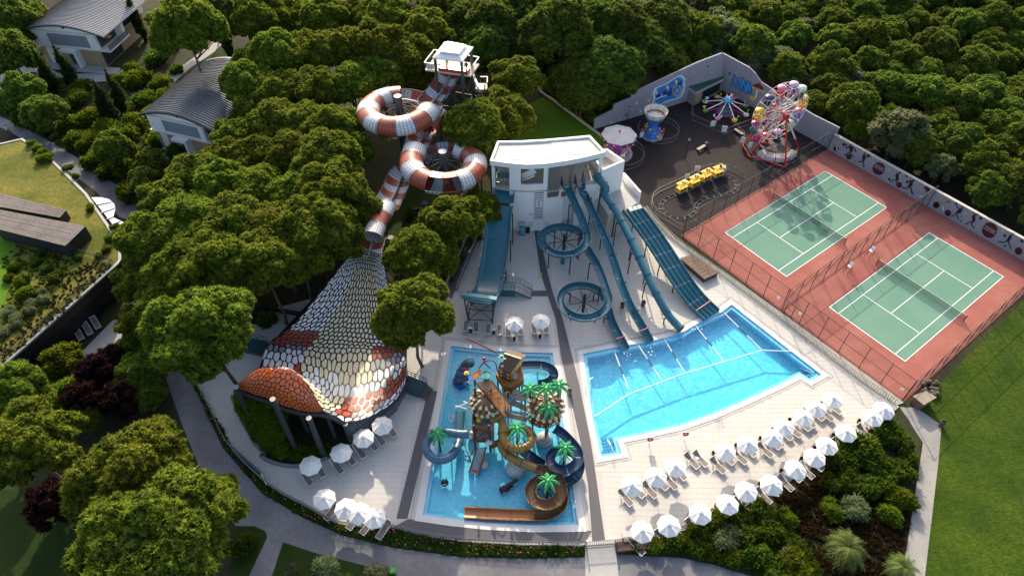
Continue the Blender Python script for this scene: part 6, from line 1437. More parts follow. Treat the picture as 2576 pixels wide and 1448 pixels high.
for z in (3.55, 3.85, 4.15): P(PS, 'rail_board', MB().beam(lt(-.12, .08, z), lt(.9, .08, z), .06, .22), woodb); P(PS, 'rail_board', MB().beam(lt(-.14, .1, z), lt(-.14, 1.3, z), .06, .22), woodb)
for z in (1.95, 2.25): P(PS, 'rail_board', MB().beam(lt(-.12, .05, z), lt(-.12, 1.2, z), .06, .2), woodb)
# stepped grey slide
s0, s1 = g(*Zk2(752, 452), 1.75), g(*Zk2(862, 440), 1.75); e1, e0 = g(*Zk2(768, 772), .12), g(*Zk2(662, 742), .12)
stg = mat('step_slide_grey', (.27, .28, .29), .5)
for i in range(12):
    t0, t1 = i / 12, (i + .86) / 12; P(PS, 'step_board', up_plate([s0.lerp(e0, t0), s1.lerp(e1, t0), s1.lerp(e1, t1), s0.lerp(e0, t1)], .07), stg)
for a, b in ((s0, e0), (s1, e1)): P(PS, 'slide_side', MB().beam(a + Vector((0, 0, .12)), b + Vector((0, 0, .12)), .10, .42), woodb)
P(PS, 'slide_mark', up_plate([e0.lerp(e1, .25) + (s0 - e0) * .08 + Vector((0, 0, .1)), e0.lerp(e1, .75) + (s0 - e0) * .08 + Vector((0, 0, .1)), e0.lerp(e1, .75) + (s0 - e0) * .16 + Vector((0, 0, .1)), e0.lerp(e1, .25) + (s0 - e0) * .16 + Vector((0, 0, .1))], .02), redp)
P(PS, 'side_panel', MB().plate([lt(1.0, 0, .2), lt(1.9, .15, .3), lt(1.9, .15, 1.6), lt(1.0, 0, 1.75)], .08), woodb)
P(PS, 'side_panel', MB().plate([g(*Zk2(645, 600), .1), g(*Zk2(700, 480), .2), g(*Zk2(700, 480), 1.4), g(*Zk2(650, 590), .7)], .08), woodb)
P(PS, 'side_wheel', MB().cyl(g(*Zk2(660, 575), .6), g(*Zk2(672, 572), .6), .45, 14), darkm)
for x, y, r in ((830, 640, .55), (690, 300, .5)): P(PS, 'rock', MB().sphere(g(*Zk2(x, y), .1), r, 12, 7, (1, 1, 1.1)), rockm, smooth=True)
# bone roofs: shingled cone with a rim of cream shells
def bone_roof(zf, x, y, z, r, nm):
    c = g(*zf(x, y), z); P(PS, 'roof_cone', MB().lathe([(0.02, .75), (r * .45, .52), (r * .8, .12), (r * .97, -.35), (r * .9, -.42)], c, 18), boned)
    sh = 0
    for j, (rr_, zz, n, s_) in enumerate(((r * .30, .66, 7, .30), (r * .55, .46, 11, .33), (r * .78, .20, 15, .34))):
        for i in range(n):
            a = 2 * math.pi * (i + .5 * (j % 2)) / n; p_ = c + Vector((rr_ * math.cos(a), rr_ * math.sin(a), zz + .08)); e = p_ + Vector((s_ * math.cos(a), s_ * math.sin(a), -.16)); sd = Vector((-math.sin(a), math.cos(a), 0)) * (s_ * .42)
            P(PS, 'bone_shingle', MB().plate([p_ - sd * .55, e - sd * 1.15, e + Vector((s_ * .3 * math.cos(a), s_ * .3 * math.sin(a), -.07)), e + sd * 1.15, p_ + sd * .55][::-1], .09), bonec if random.random() < .80 else boned)
    for i in range(18):
        a = 2 * math.pi * i / 18; P(PS, 'shell', MB().sphere(c + Vector((r * .98 * math.cos(a), r * .98 * math.sin(a), -.30)), .27, 7, 5, (.9, .9, 1.15)), bonec, smooth=True)
    return c
r1 = bone_roof(Zk, 545, 830, 4.9, 1.75, 0); r2 = bone_roof(Zk, 1650, 880, 4.7, 1.95, 1)
# right tower
for a in range(6):
    k = R(a * 60 + 30); p_ = r2 + Vector((1.65 * math.cos(k), 1.65 * math.sin(k), 0)); P(PS, 'post', MB().cyl((p_.x, p_.y, -.4), (p_.x, p_.y, 4.4), .1, 8), woodd)
    k2 = R(a * 60 + 90); q_ = r2 + Vector((1.65 * math.cos(k2), 1.65 * math.sin(k2), 0))
    for z in (3.0, 3.3): P(PS, 'rail_board', MB().beam((p_.x, p_.y, z), (q_.x, q_.y, z), .06, .22), woodb)
P(PS, 'platform', MB().prism([r2 + Vector((1.9 * math.cos(R(a)), 1.9 * math.sin(R(a)), 0)) for a in range(30, 390, 60)], 2.6, 2.72), pebble)
P(PS, 'platform', up_plate(box4(Zk, [(880, 640), (1020, 560), (1290, 700), (1330, 830), (1040, 800), (900, 760)], 3.2), .1), pebble)
for x, y in ((960, 760), (1270, 760), (1000, 600)): c = g(*Zk(x, y), 3.2); P(PS, 'post', MB().cyl((c.x, c.y, -.4), (c.x, c.y, 4.2), .1, 8), woodd)
# bridges
for q4 in ([(1045, 790), (1340, 935), (1330, 1020), (1000, 890)], [(880, 1015), (1320, 1120), (1300, 1195), (865, 1105)]):
    a, b, c, d = box4(Zk, q4, 3.1); plk(PS, 'bridge_board', a, d, c, b, 14, woodb)
P(PS, 'platform', up_plate(box4(Zk, [(910, 975), (1350, 1045), (1350, 1100), (880, 1010)], 2.95), .06), pebble)
a, b, c, d = box4(Zk, [(1320, 1140), (1560, 1230), (1560, 1320), (1330, 1220)], 2.7); plk(PS, 'bridge_board', a, d, c, b, 8, woodb)
# boarded roofs
a, d = g(*Zk(395, 480), 6.3), g(*Zk(855, 1040), 5.2); b, c = g(*Zk(640, 440), 6.3), g(*Zk(1012, 912), 5.2)
plk(PS, 'roof_board', a, b, c, d, 21, woodo, .07, .22)
P(PS, 'roof_beam', MB().beam(a - Vector((.1, 0, .1)), d - Vector((.1, 0, .1)), .12, .2), woodd); P(PS, 'roof_beam', MB().beam(b + Vector((.1, 0, -.1)), c + Vector((.1, 0, -.1)), .12, .2), woodd)
a, b, c, d = box4(Zk, [(300, 340), (450, 232), (500, 330), (345, 445)], 6.4); plk(PS, 'roof_board', a, b, c, d, 7, woodo, .07, .2)
# tipping bucket, hoops
bc = g(*Zk(560, 345), 7.0); P(PS, 'bucket', MB().lathe([(.36, -.75), (.55, -.05), (.58, 0), (.53, .0), (.50, -.08)], bc, 18), mat('bucket_brown', (.16, .10, .05), .5)); P(PS, 'bucket_water', MB().lathe([(.50, -.07), (.001, -.07)], bc, 18), mat('bucket_teal', (.03, .32, .32), .15))
hp = smooth_path([g(*Zk(430, 235), 6.6), g(*Zk(520, 120), 7.6), g(*Zk(640, 80), 8.2), g(*Zk(730, 130), 8.0), g(*Zk(760, 250), 7.0), g(*Zk(830, 470), 5.5), g(*Zk(880, 700), 4.4)], .35); P(PS, 'hoop_pipe', MB().tube(hp, .07, 6), woodb)
P(PS, 'hoop_pipe', MB().tube(smooth_path([g(*Zk(520, 60), 8.0), g(*Zk(540, 130), 7.4), g(*Zk(640, 230), 6.6)], .3), .07, 6), woodd)
P(PS, 'mast', MB().cyl(g(*Zr5(945, 1098), 8.3), g(*Zr5(1180, 1215), 6.9), .09, 8), woodb)
P(PS, 'finial', MB().sphere(g(*Zk(522, 55), 8.1), .22, 8, 6), redp)
for x, y in ((425, 1165),): P(PS, 'spray_ball', MB().sphere(g(*Zk(x, y), 3.9), .3, 10, 7), mat('bright_yellow', (.75, .50, .01), .4))
P(PS, 'spray_leaf', MB().plate(box4(Zk, [(1290, 1110), (1370, 1055), (1385, 1110), (1320, 1165)], 3.3), .06), mat('leaf_green_plastic', (.03, .30, .10), .35))
P(PS, 'spray_figure', MB().sphere(g(*Zk(1530, 1230), 3.3), .2, 8, 6, (1, 1, 1.4)).sphere(g(*Zk(1540, 1270), 3.1), .16, 8, 6), redp)
P(PS, 'spray_barrel', MB().cyl(g(*Zk(1005, 815), 3.3), g(*Zk(1005, 815), 3.9), .22, 10), mat('bucket_teal', (.03, .32, .32), .15))
for x, y in ((650, 300), (640, 320), (665, 318)): P(PS, 'skull', MB().sphere(g(*Zk2(x, y), 2.6), .26, 10, 7), mat('skull_white', (.66, .67, .68), .5), smooth=True)
for x, y in ((885, 375), (905, 390), (870, 395)): P(PS, 'skull', MB().sphere(g(*Zk2(x, y), 2.3), .26, 10, 7), mat('skull_white', (.66, .67, .68), .5), smooth=True)
for a, b in (((0, 900), (210, 960)), ((0, 940), (230, 850)), ((150, 820), (220, 860))): P(PS, 'bone', MB().cyl(g(*Zk(*a), 2.0), g(*Zk(*b), 2.2), .07, 6), mat('skull_white', (.66, .67, .68), .5))
P(PS, 'spiral_ornament', MB().tube([g(*Zk2(450 + (45 + i * .6) * math.cos(i * .45) * .55, 90 + 62 * math.sin(i * .45)), .5 + .02 * i) for i in range(13)], .09, 6), mat('pale_glass2', (.45, .50, .54), .2))
rk1 = g(*Zk2(1200, 690)); P(PS, 'rock', MB().sphere((rk1.x, rk1.y, -.2), 1.15, 16, 9, (1, 1, 1.15)), rockm, smooth=True); P(PS, 'post', MB().cyl((rk1.x, rk1.y, .8), (rk1.x, rk1.y, 2.2), .2, 10), woodb)
rk2 = g(*Zk2(1535, 345)); P(PS, 'rock', MB().sphere((rk2.x, rk2.y, -.3), 1.0, 16, 9, (1, 1, 1)), rockm, smooth=True)
# figures on the rail
def figure(label, c, shirt, trousers, hat, rz=0, s=1.0):
    t = T('figure', label, 'figure', c, rz)
    P(t, 'body', MB().lathe([(.05, .45), (.16, .5), (.2, .8), (.13, 1.05), (.05, 1.1)], (0, 0, 0), 8).cyl((.17, 0, 1.0), (.45, .1, .85), .06, 6).cyl((-.17, 0, 1.0), (-.45, .1, 1.2), .06, 6), shirt, world=False)
    P(t, 'trousers', MB().cyl((.09, 0, 0), (.09, 0, .5), .08, 6).cyl((-.09, 0, 0), (-.09, 0, .5), .08, 6), trousers, world=False)
    P(t, 'head', MB().sphere((0, 0, 1.25), .15, 8, 6), mat('skin_tone', (.55, .33, .22), .6), world=False)
    P(t, 'hat', MB().lathe([(.28, 1.33), (.14, 1.36), (.1, 1.5), (.01, 1.52)], (0, 0, 0), 8), hat, world=False); return t
grn = mat('leaf_green_plastic', (.03, .30, .10), .35); blk = mat('black_plastic', (.012, .012, .014), .4); blu = mat('cobalt_plastic', (.02, .09, .36), .4); yel = mat('bright_yellow', (.75, .50, .01), .4)
figure('small pirate figure in blue and green climbing the left side of the play structure', g(*Zk(230, 620), 4.6), grn, blk, blu)
figure('small pirate figure with a green hat on the cabin roof', g(*Zk(845, 150), 7.6), WHITE, blk, grn)
figure('small pirate figure with a yellow hat left of the boarded roof', g(*Zk(215, 440), 5.2), blu, blk, yel)
# cabin
def dn(v, z): return Vector((v.x, v.y, z))
CB_ = T('play_cabin', 'yellow pirate cabin with a brown plank roof on the play structure', 'play cabin', g(*Zk(960, 470), 4.7))
a, b, c, d = g(*Zk(775, 228), 6.2), g(*Zk(1008, 325), 6.2), g(*Zk(1195, 60), 7.25), g(*Zk(890, -40), 7.25); bv = Vector((d.x - a.x, d.y - a.y, 0))
for i in range(11): P(CB_, 'roof_board', up_plate([a.lerp(b, i / 11), a.lerp(b, (i + .93) / 11), d.lerp(c, (i + .93) / 11), d.lerp(c, i / 11)], .06), mat('cabin_roof', (.105, .062, .042), .65, noise=.25, scale=4))
P(CB_, 'rear_roof', up_plate([d, c, dn(c + bv, 6.2), dn(d + bv, 6.2)], .06), mat('cabin_roof', (.105, .062, .042), .65))
P(CB_, 'ridge_board', MB().beam(d + Vector((0, .02, .05)), c + Vector((0, .02, .05)), .16, .08), bonec)
back = bv * 1.9
w0, w1 = a + (b - a) * .06 + Vector((0, .12, 0)), a + (b - a) * .95 + Vector((0, .12, 0))
yw = mat('cabin_yellow', (.60, .36, .06), .55, noise=.12, scale=2)
P(CB_, 'wall', MB().plate([dn(w0, 4.8), dn(w1, 4.8), dn(w1, 6.15), dn(w0, 6.15)], .08), yw)
P(CB_, 'wall', MB().plate([dn(w1, 4.8), dn(w1 + back, 4.8), dn(w1 + back, 6.15), dn(w1 + bv * .93, 7.1), dn(w1, 6.15)], .08), yw)
P(CB_, 'wall', MB().plate([dn(w0, 4.8), dn(w0 + back, 4.8), dn(w0 + back, 6.15), dn(w0 + bv * .93, 7.1), dn(w0, 6.15)], .08), yw)
P(CB_, 'wall', MB().plate([dn(w0 + back, 4.8), dn(w1 + back, 4.8), dn(w1 + back, 6.15), dn(w0 + back, 6.15)], .08), yw)
fw = Vector((0, -.13, 0))
for t in (0, .38, .62, 1): v = w0.lerp(w1, t) + fw; P(CB_, 'wall_timber', MB().beam(dn(v, 4.8), dn(v, 6.15), .12, .10), woodd)
for z in (4.85, 5.45, 6.1): P(CB_, 'wall_timber', MB().beam(dn(w0 + fw, z), dn(w1 + fw, z), .08, .11), woodd)
for z in (5.0, 5.6): P(CB_, 'window', MB().plate([dn(w0.lerp(w1, .40), z) + fw * 1.2, dn(w0.lerp(w1, .60), z) + fw * 1.2, dn(w0.lerp(w1, .60), z + .4) + fw * 1.2, dn(w0.lerp(w1, .40), z + .4) + fw * 1.2], .03), blu)
P(CB_, 'side_hatch', MB().box(w1 + Vector((.5, .3, -.9)), (.5, .8, .5), .3), mat('hatch_grey', (.30, .32, .35), .5))
dk_ = box4(Zk, [(740, 330), (900, 250), (1190, 190), (1245, 430), (1010, 575), (880, 545)], 4.6)
P(CB_, 'deck', up_plate(dk_, .1), woodo)
cc = sum(dk_, Vector()) / 6
for i in range(0, 6, 1): p_ = dk_[i].lerp(cc, .12); P(CB_, 'stilt', MB().cyl((p_.x, p_.y, -.4), (p_.x, p_.y, 4.6), .1, 8), woodd)
for i in range(3, 6): P(CB_, 'deck_skirt', MB().plate([dk_[i] - Vector((0, 0, .9)), dk_[(i + 1) % 6] - Vector((0, 0, .9)), dk_[(i + 1) % 6], dk_[i]], .05), woodb)
P(CB_, 'flag', MB().plate(box4(Zk, [(815, 165), (875, 150), (880, 200), (835, 215)], 7.4), .03), blackp)
# plastic palms
leafg = mat('palm_plastic', (.024, .30, .085), .30, spec=.6); leafl = mat('palm_plastic_light', (.10, .48, .16), .30, spec=.6); trk = mat('palm_trunk_plastic', (.11, .048, .022), .5, noise=.2, scale=4)
def plastic_palm(label, hub, base_z, s=1.0, rot=0.0, grp='plastic palms of the splash pool'):
    t = T('plastic_palm', label, 'plastic palm', (hub.x, hub.y, base_z), rot, grp); H_ = hub.z - base_z
    P(t, 'trunk', MB().cyl((0, 0, 0), (0, 0, H_), .15, 9, .10), trk, world=False)
    P(t, 'hub', MB().sphere((0, 0, H_ + .04), .2, 10, 6), leafl, world=False)
    for i in range(7):
        a = 2 * math.pi * i / 7; d = Vector((math.cos(a), math.sin(a), 0)); sd = Vector((-d.y, d.x, 0)); mb = MB(); n = 7; L_ = 1.42 * s; up_ = []
        for k in range(n + 1):
            u = k / n; w_ = .235 * s * math.sin(math.pi * (.08 + .88 * u)) ** .8; p_ = Vector((0, 0, H_ + .05)) + d * (L_ * u * (1 - .12 * u)) + Vector((0, 0, L_ * (.40 * u - .85 * u * u)))
            notch = .82 if k % 2 else 1.0
            up_.append((p_ - sd * w_ * notch - Vector((0, 0, .08 * s)), p_ + Vector((0, 0, .05)), p_ + sd * w_ * notch - Vector((0, 0, .08 * s))))
        for k in range(n):
            A_, B_ = up_[k], up_[k + 1]; mb.quad(A_[0], B_[0], B_[1], A_[1]).quad(A_[1], B_[1], B_[2], A_[2])
        fr_ = P(t, 'frond', mb, leafg, world=False)
        P(fr_, 'midrib', MB().tube([v[1] + Vector((0, 0, .015)) for v in up_], .028 * s, 4), leafl, world=False)
    for a in (20, 140, 260):
        d = Vector((math.cos(R(a)), math.sin(R(a)), 0)); P(t, 'stay', MB().cyl(d * 1.0 + Vector((0, 0, max(.1, H_ - 1.9))), Vector((0, 0, max(.2, H_ - 1.3))), .04, 5), darkm, world=False)
    return t
for zf, x, y, z, bz, l in ((Zk, 1360, 590, 6.0, 2.6, 'left of the three plastic palms at the back of the right bone roof'), (Zk, 1650, 590, 7.0, 2.6, 'middle of the three plastic palms at the back of the right bone roof'), (Zk, 1880, 530, 6.6, 2.6, 'right of the three plastic palms at the back, nearest to the dark walkway'), (Zk, 1700, 950, 5.6, -.4, 'plastic palm in front of the right bone roof'),
                           (Zk2, 295, 280, 3.4, -.4, 'plastic palm standing inside the blue tube ring'), (Zk2, 1220, 225, 4.9, -.4, 'plastic palm standing inside the brown tube ring'), (Zk2, 1780, 450, 4.2, -.4, 'plastic palm standing inside the navy spiral slide'), (Zk2, 1580, 830, 3.4, -.4, 'plastic palm standing inside the lowest brown open loop')):
    plastic_palm(l, g(*zf(x, y), z), bz, 1.0, random.uniform(0, 6))
# slides of the structure
brnT = mat('brown_tube', (.26, .15, .030), .32, noise=.22, scale=1.5, bump=.1, bscale=3); brnO = mat('brown_trough', (.17, .075, .020), .35, noise=.2, scale=1.2); tan_ = mat('copper_trough', (.36, .13, .030), .35, noise=.15, scale=1.2)
navy = mat('navy_slide', (.018, .050, .105), .28, noise=.1, scale=.8); steelb = mat('steel_blue_tube', (.060, .135, .21), .32, noise=.12, scale=1.0)
def tubeslide(root, pts, m, rad, seg=1.7, fm=None):
    path = smooth_path([g(*zf(x, y), z) for zf, x, y, z in pts], .28); fr = frames(path); n = len(path); k = max(1, int(n * .28 / seg)); 
    for j in range(k):
        a, b = int((n - 1) * j / k), int((n - 1) * (j + 1) / k); P(root, 'section', sweep(fr[a:b + 1], ring(rad, 14), caps=False), m, smooth=True); p_, t, sx, up = fr[b]
        P(root, 'flange', sweep([(p_ - t * .04, t, sx, up), (p_ + t * .04, t, sx, up)], ring(rad + .05, 14)), fm or m)
    return fr
BT = T('tube_slide', 'mottled brown tube slide circling a plastic palm and opening into a long copper trough', 'water slide', g(*Zk2(1250, 600)))
tubeslide(BT, [(Zk2, 890, 125, 3.75), (Zk2, 1000, 105, 3.7), (Zk2, 1050, 160, 3.6), (Zk2, 1045, 290, 3.4), (Zk2, 1095, 410, 3.2), (Zk2, 1220, 465, 3.05), (Zk2, 1350, 420, 2.9), (Zk2, 1395, 320, 2.8), (Zk2, 1325, 235, 2.65), (Zk2, 1200, 215, 2.5), (Zk2, 1085, 270, 2.4), (Zk2, 1035, 390, 2.3), (Zk2, 1075, 505, 2.15), (Zk2, 1190, 585, 2.0), (Zk2, 1330, 650, 1.85), (Zk2, 1440, 695, 1.7)], brnT, .47, 1.6, woodd)
P(BT, 'funnel', MB().cyl(g(*Zk2(1065, 50), 4.3), g(*Zk2(985, 110), 3.7), .35, 10, .5), brnT)
pb = smooth_path([g(*Zk2(x, y), z) for x, y, z in ((1450, 690, 1.75), (1590, 730, 1.6), (1695, 810, 1.5), (1735, 930, 1.4), (1690, 1055, 1.32), (1560, 1110, 1.25), (1425, 1065, 1.18), (1372, 950, 1.12), (1430, 850, 1.06), (1560, 815, 1.0), (1690, 880, .9), (1745, 1000, .8), (1710, 1140, .65), (1560, 1225, .5), (1420, 1228, .45))], .3)
slide_parts(BT, pb, trough(1.05, .48), brnO, 2.4, fl_m=mat('copper_seam', (.42, .25, .10), .5))
pb2 = smooth_path([g(*Zk2(x, y), z) for x, y, z in ((1420, 1228, .45), (1140, 1222, .40), (860, 1208, .36), (600, 1195, .34))], .4)
slide_parts(BT, pb2, flat_trough(1.05, .32), tan_, 2.6, fl_m=redp)
cb = g(*Zk2(1562, 960)); posts_c = MB().cyl((cb.x, cb.y, -.4), (cb.x, cb.y, 1.2), .1, 8)
for a in range(0, 360, 60): posts_c.cyl((cb.x, cb.y, .5), (cb.x + 1.5 * math.cos(R(a)), cb.y + 1.5 * math.sin(R(a)), .65), .05, 5)
P(BT, 'spokes', posts_c, darkm)
BL_ = T('tube_slide', 'steel blue tube slide bending in a ring over the left pool edge', 'water slide', g(*Zk2(350, 450)))
tubeslide(BL_, [(Zk2, 660, 290, 2.9), (Zk2, 540, 288, 2.85), (Zk2, 400, 270, 2.7), (Zk2, 260, 290, 2.55), (Zk2, 175, 370, 2.4), (Zk2, 160, 470, 2.25), (Zk2, 230, 565, 2.05), (Zk2, 345, 590, 1.85), (Zk2, 450, 545, 1.6), (Zk2, 515, 455, 1.3), (Zk2, 540, 370, .95), (Zk2, 552, 290, .6)], steelb, .47, 1.6, blueo)
slide_parts(BL_, smooth_path([g(*Zk2(553, 255), .5), g(*Zk2(556, 130), .42), g(*Zk2(560, 5), .36)], .4), flat_trough(1.0, .3), mat('teal_trough', (.04, .20, .26), .3), 2.5)
P(BL_, 'post', MB().cyl(g(*Zk2(455, 560), -.4), g(*Zk2(455, 560), 1.3), .07, 7), redp)
NS = T('spiral_slide', 'navy open spiral slide at the right edge of the splash pool', 'water slide', g(*Zk2(1780, 650)))
pn = smooth_path([g(*Zk2(x, y), z) for x, y, z in ((1650, 215, 2.7), (1740, 270, 2.65), (1830, 360, 2.55), (1910, 460, 2.45), (1935, 560, 2.35), (1890, 650, 2.25), (1770, 700, 2.15), (1650, 665, 2.05), (1600, 575, 1.95), (1655, 490, 1.85), (1770, 465, 1.7), (1890, 520, 1.5), (1945, 640, 1.2), (1910, 770, .85), (1800, 840, .6), (1680, 860, .45))], .3)
slide_parts(NS, pn, trough(.95, .5), navy, 2.2)
cn = g(*Zk2(1770, 590)); pm = MB().cyl((cn.x, cn.y, -.4), (cn.x, cn.y, 2.2), .12, 8)
for a in range(0, 360, 60): pm.cyl((cn.x, cn.y, 1.2), (cn.x + 1.5 * math.cos(R(a)), cn.y + 1.5 * math.sin(R(a)), 1.7), .05, 5)
P(NS, 'spokes', pm, darkm)
NC = T('chute', 'navy straight chute under the brown tube slide', 'water slide', g(*Zk2(1400, 570)))
slide_parts(NC, smooth_path([g(*Zk2(1240, 440), 2.4), g(*Zk2(1400, 560), 1.2), g(*Zk2(1540, 660), .45)], .4), flat_trough(.95, .35), navy, 2.2)
NU_ = T('chute', 'navy curved chute behind the cabin along the back of the splash pool', 'water slide', g(*Zk(1700, 300)))
slide_parts(NU_, smooth_path([g(*Zk(x, y), z) for x, y, z in ((1205, 160, 1.5), (1420, 150, 1.35), (1600, 165, 1.2), (1740, 230, 1.05), (1790, 330, .85), (1745, 430, .6), (1620, 490, .4), (1500, 500, .3))], .3), trough(.95, .45), navy, 2.0)
P(NU_, 'post', MB().cyl(g(*Zk(1485, 300), -.4), g(*Zk(1485, 300), .7), .07, 7), darkm)
# whale figure
WF = T('whale_figure', 'grey whale figure with an open pink mouth beside the play structure', 'figure', g(*Zk(110, 420)))
bq = [g(*Zk(80, 440), .1), g(*Zk(105, 350), .9), g(*Zk(140, 250), 1.7), g(*Zk(175, 160), 2.4), g(*Zk(215, 90), 2.9)]
grw = mat('whale_grey', (.075, .10, .14), .4, noise=.2, scale=2); mbw = MB()
for (a, b), (ra, rb) in zip(zip(bq[:-1], bq[1:]), ((.75, .70), (.70, .58), (.58, .45), (.45, .3))): mbw.cyl(a, b, ra, 12, rb)
P(WF, 'body', mbw, grw, smooth=True); P(WF, 'belly', MB().sphere(g(*Zk(130, 330), .7), .62, 10, 7, (1, .8, 1.5)), mat('whale_pale', (.42, .46, .50), .5), smooth=True)
P(WF, 'mouth', MB().sphere(g(*Zk(200, 230), 2.2), .42, 12, 7, (1, .8, .8)), mat('mouth_pink', (.62, .06, .16), .45), smooth=True)
P(WF, 'cask', MB().sphere(g(*Zk(262, 130), 3.0), .62, 14, 8, (1, 1, .8)), cellmat('scaled_cask', (.02, .10, .13), (.04, .15, .18), (.005, .01, .015), 5), smooth=True)
P(WF, 'base', MB().lathe([(.02, .14), (.95, .12), (1.0, .0), (.95, -.45)], g(*Zk(100, 455), 0), 16), blu)
P(WF, 'fin', MB().plate([g(*Zk(60, 290), 1.3), g(*Zk(15, 260), 1.5), g(*Zk(70, 230), 1.8)], .06), grw)
# floats
BFm = mat('black_plastic', (.012, .012, .014), .4)
bf = g(*Zk2(377, 862)); t = T('float_ball', 'round black ball with painted bones in the splash pool', 'float', (bf.x, bf.y, -.1))
P(t, 'ball', MB().sphere((0, 0, .25), .42, 14, 9), BFm, smooth=True, world=False); P(t, 'fuse', MB().cyl((0, 0, .65), (.03, .02, .85), .06, 6), metalg, world=False)
P(t, 'bone_print', MB().cyl((-.18, -.32, .42), (.16, -.32, .50), .04, 5).cyl((.16, -.32, .40), (-.16, -.32, .52), .04, 5), mat('skull_white', (.66, .67, .68), .5), world=False)
cf = g(*Zk2(1110, 905)); d_ = (g(*Zk2(1210, 840)) - g(*Zk2(1020, 950))); t = T('cannon', 'black toy cannon standing in the shallow water', 'cannon', (cf.x, cf.y, -.35), math.atan2(d_.y, d_.x))
P(t, 'barrel', MB().cyl((-.75, 0, .62), (1.15, 0, .80), .24, 12, .17).cyl((1.1, 0, .795), (1.2, 0, .805), .22, 12), BFm, world=False)
P(t, 'carriage', MB().box((-.2, 0, .36), (1.5, .62, .3)).box((-.55, 0, .6), (.5, .62, .2)), mat('black_wood', (.02, .018, .017), .6), world=False)
for x in (-.7, .35):
    for y in (-.36, .36): P(t, 'wheel', MB().cyl((x, y - .05, .22), (x, y + .05, .22), .22, 12), mat('wheel_pale', (.35, .35, .36), .6), world=False)
# ------------------------------------------------------------------ fairground
galv = mat('galvanised_steel', (.15, .16, .165), .6, metal=.2)
def hoopfence(name, label, pts, h=1.0, gap=.45, closed=False, m=None, grp='low ride fences'):
    """low fence: two rails and thin uprights along points"""
    pts = [Vector(p_) for p_ in pts]; t = T(name, label, 'fence', pts[0], 0, grp); seg = list(zip(pts, pts[1:] + ([pts[0]] if closed else []))) if closed else list(zip(pts[:-1], pts[1:]))
    top = MB(); low_ = MB(); ups = MB()
    for a, b in seg:
        top.cyl(a + Vector((0, 0, h)), b + Vector((0, 0, h)), .035, 5); low_.cyl(a + Vector((0, 0, .12)), b + Vector((0, 0, .12)), .035, 5); n = max(1, int((b - a).length / gap))
        for i in range(n): p_ = a.lerp(b, i / n); ups.cyl(p_, p_ + Vector((0, 0, h)), .018, 4)
    P(t, 'top_rail', top, m or galv); P(t, 'bottom_rail', low_, m or galv); P(t, 'uprights', ups, m or galv, kind='stuff'); return t
def arcpts(c, r, a0, a1, n): return [Vector((c.x + r * math.cos(R(a0 + (a1 - a0) * i / n)), c.y + r * math.sin(R(a0 + (a1 - a0) * i / n)), 0)) for i in range(n + 1)]
pal = {k: mat('toy_' + k, c, .4) for k, c in dict(red=(.55, .03, .03), yellow=(.72, .46, .02), blue=(.03, .16, .50), sky=(.08, .42, .68), green=(.05, .32, .05), pink=(.70, .20, .30), purple=(.25, .04, .32), white=(.72, .70, .68), orange=(.65, .20, .02), mint=(.42, .62, .56), lilac=(.58, .40, .60), navy=(.02, .03, .10), teal=(.02, .14, .14), magenta=(.42, .03, .18)).items()}
canv = mat('weathered_canvas', (.46, .45, .44), .75, noise=.18, scale=.8)
# carousel
cc = g(*Zm(422, 1010), 4.1); CR = T('carousel', 'octagonal carousel with a weathered white canopy and purple fascia', 'carousel', (cc.x, cc.y, 0)); RC = 2.85
P(CR, 'platform', MB().cyl((0, 0, 0), (0, 0, .28), 2.6, 24), mat('deck_grey', (.30, .30, .29), .6), world=False)
P(CR, 'centre_column', MB().cyl((0, 0, .28), (0, 0, 3.9), .7, 12), pal['purple'], world=False)
for i in range(8):
    a, b = R(45 * i), R(45 * i + 45); A_, B_ = Vector((RC * math.cos(a), RC * math.sin(a), 3.75)), Vector((RC * math.cos(b), RC * math.sin(b), 3.75)); G_ = lambda v, k, z: Vector((v.x * k, v.y * k, 3.75 + z))
    P(CR, 'canopy_panel', MB().add([A_, B_, (0, 0, 4.35)], [(0, 1, 2)]), canv, world=False)
    P(CR, 'fascia', MB().plate([G_(A_, .97, -.75), G_(B_, .97, -.75), G_(B_, 1.01, -.03), G_(A_, 1.01, -.03)], .05), pal['purple'] if i % 2 else mat('dark_violet', (.10, .03, .16), .45), world=False)
    m_ = G_(A_.lerp(B_, .5), 1.04, -.30); P(CR, 'fascia_crest', MB().sphere(m_, .15, 8, 5, (1, 1, .9)), pal[['lilac', 'yellow', 'pink', 'white'][i % 4]], world=False)
    P(CR, 'fascia_scallop', MB().sphere(G_(A_, 1.02, -.45), .12, 8, 5), pal[['pink', 'white'][i % 2]], world=False)
P(CR, 'finial', MB().sphere((0, 0, 4.45), .2, 8, 6), redp, world=False)
def horse(root, x, y, z, a, m):
    c_, s_ = math.cos(a), math.sin(a); f = lambda u, v, w: (x + u * c_ - v * s_, y + u * s_ + v * c_, z + w)
    mb = MB().sphere(f(0, 0, 0), .26, 8, 6, (1.5, .75, .8)).cyl(f(.25, 0, .1), f(.48, 0, .45), .12, 6, .09).sphere(f(.56, 0, .48), .13, 7, 5, (1.3, .8, .8))
    for u in (-.25, .25):
        for v in (-.1, .1): mb.cyl(f(u, v, -.1), f(u + .1, v, -.55), .05, 5)
    P(root, 'horse', mb, m, world=False); P(root, 'pole', MB().cyl(f(0, 0, -.7), f(0, 0, 2.6), .025, 5), pal['yellow'], world=False)
for i in range(8): a = R(45 * i + 20); horse(CR, 2.0 * math.cos(a), 2.0 * math.sin(a), 1.15, a + math.pi / 2, pal[['white', 'orange', 'white', 'pink'][i % 4]])
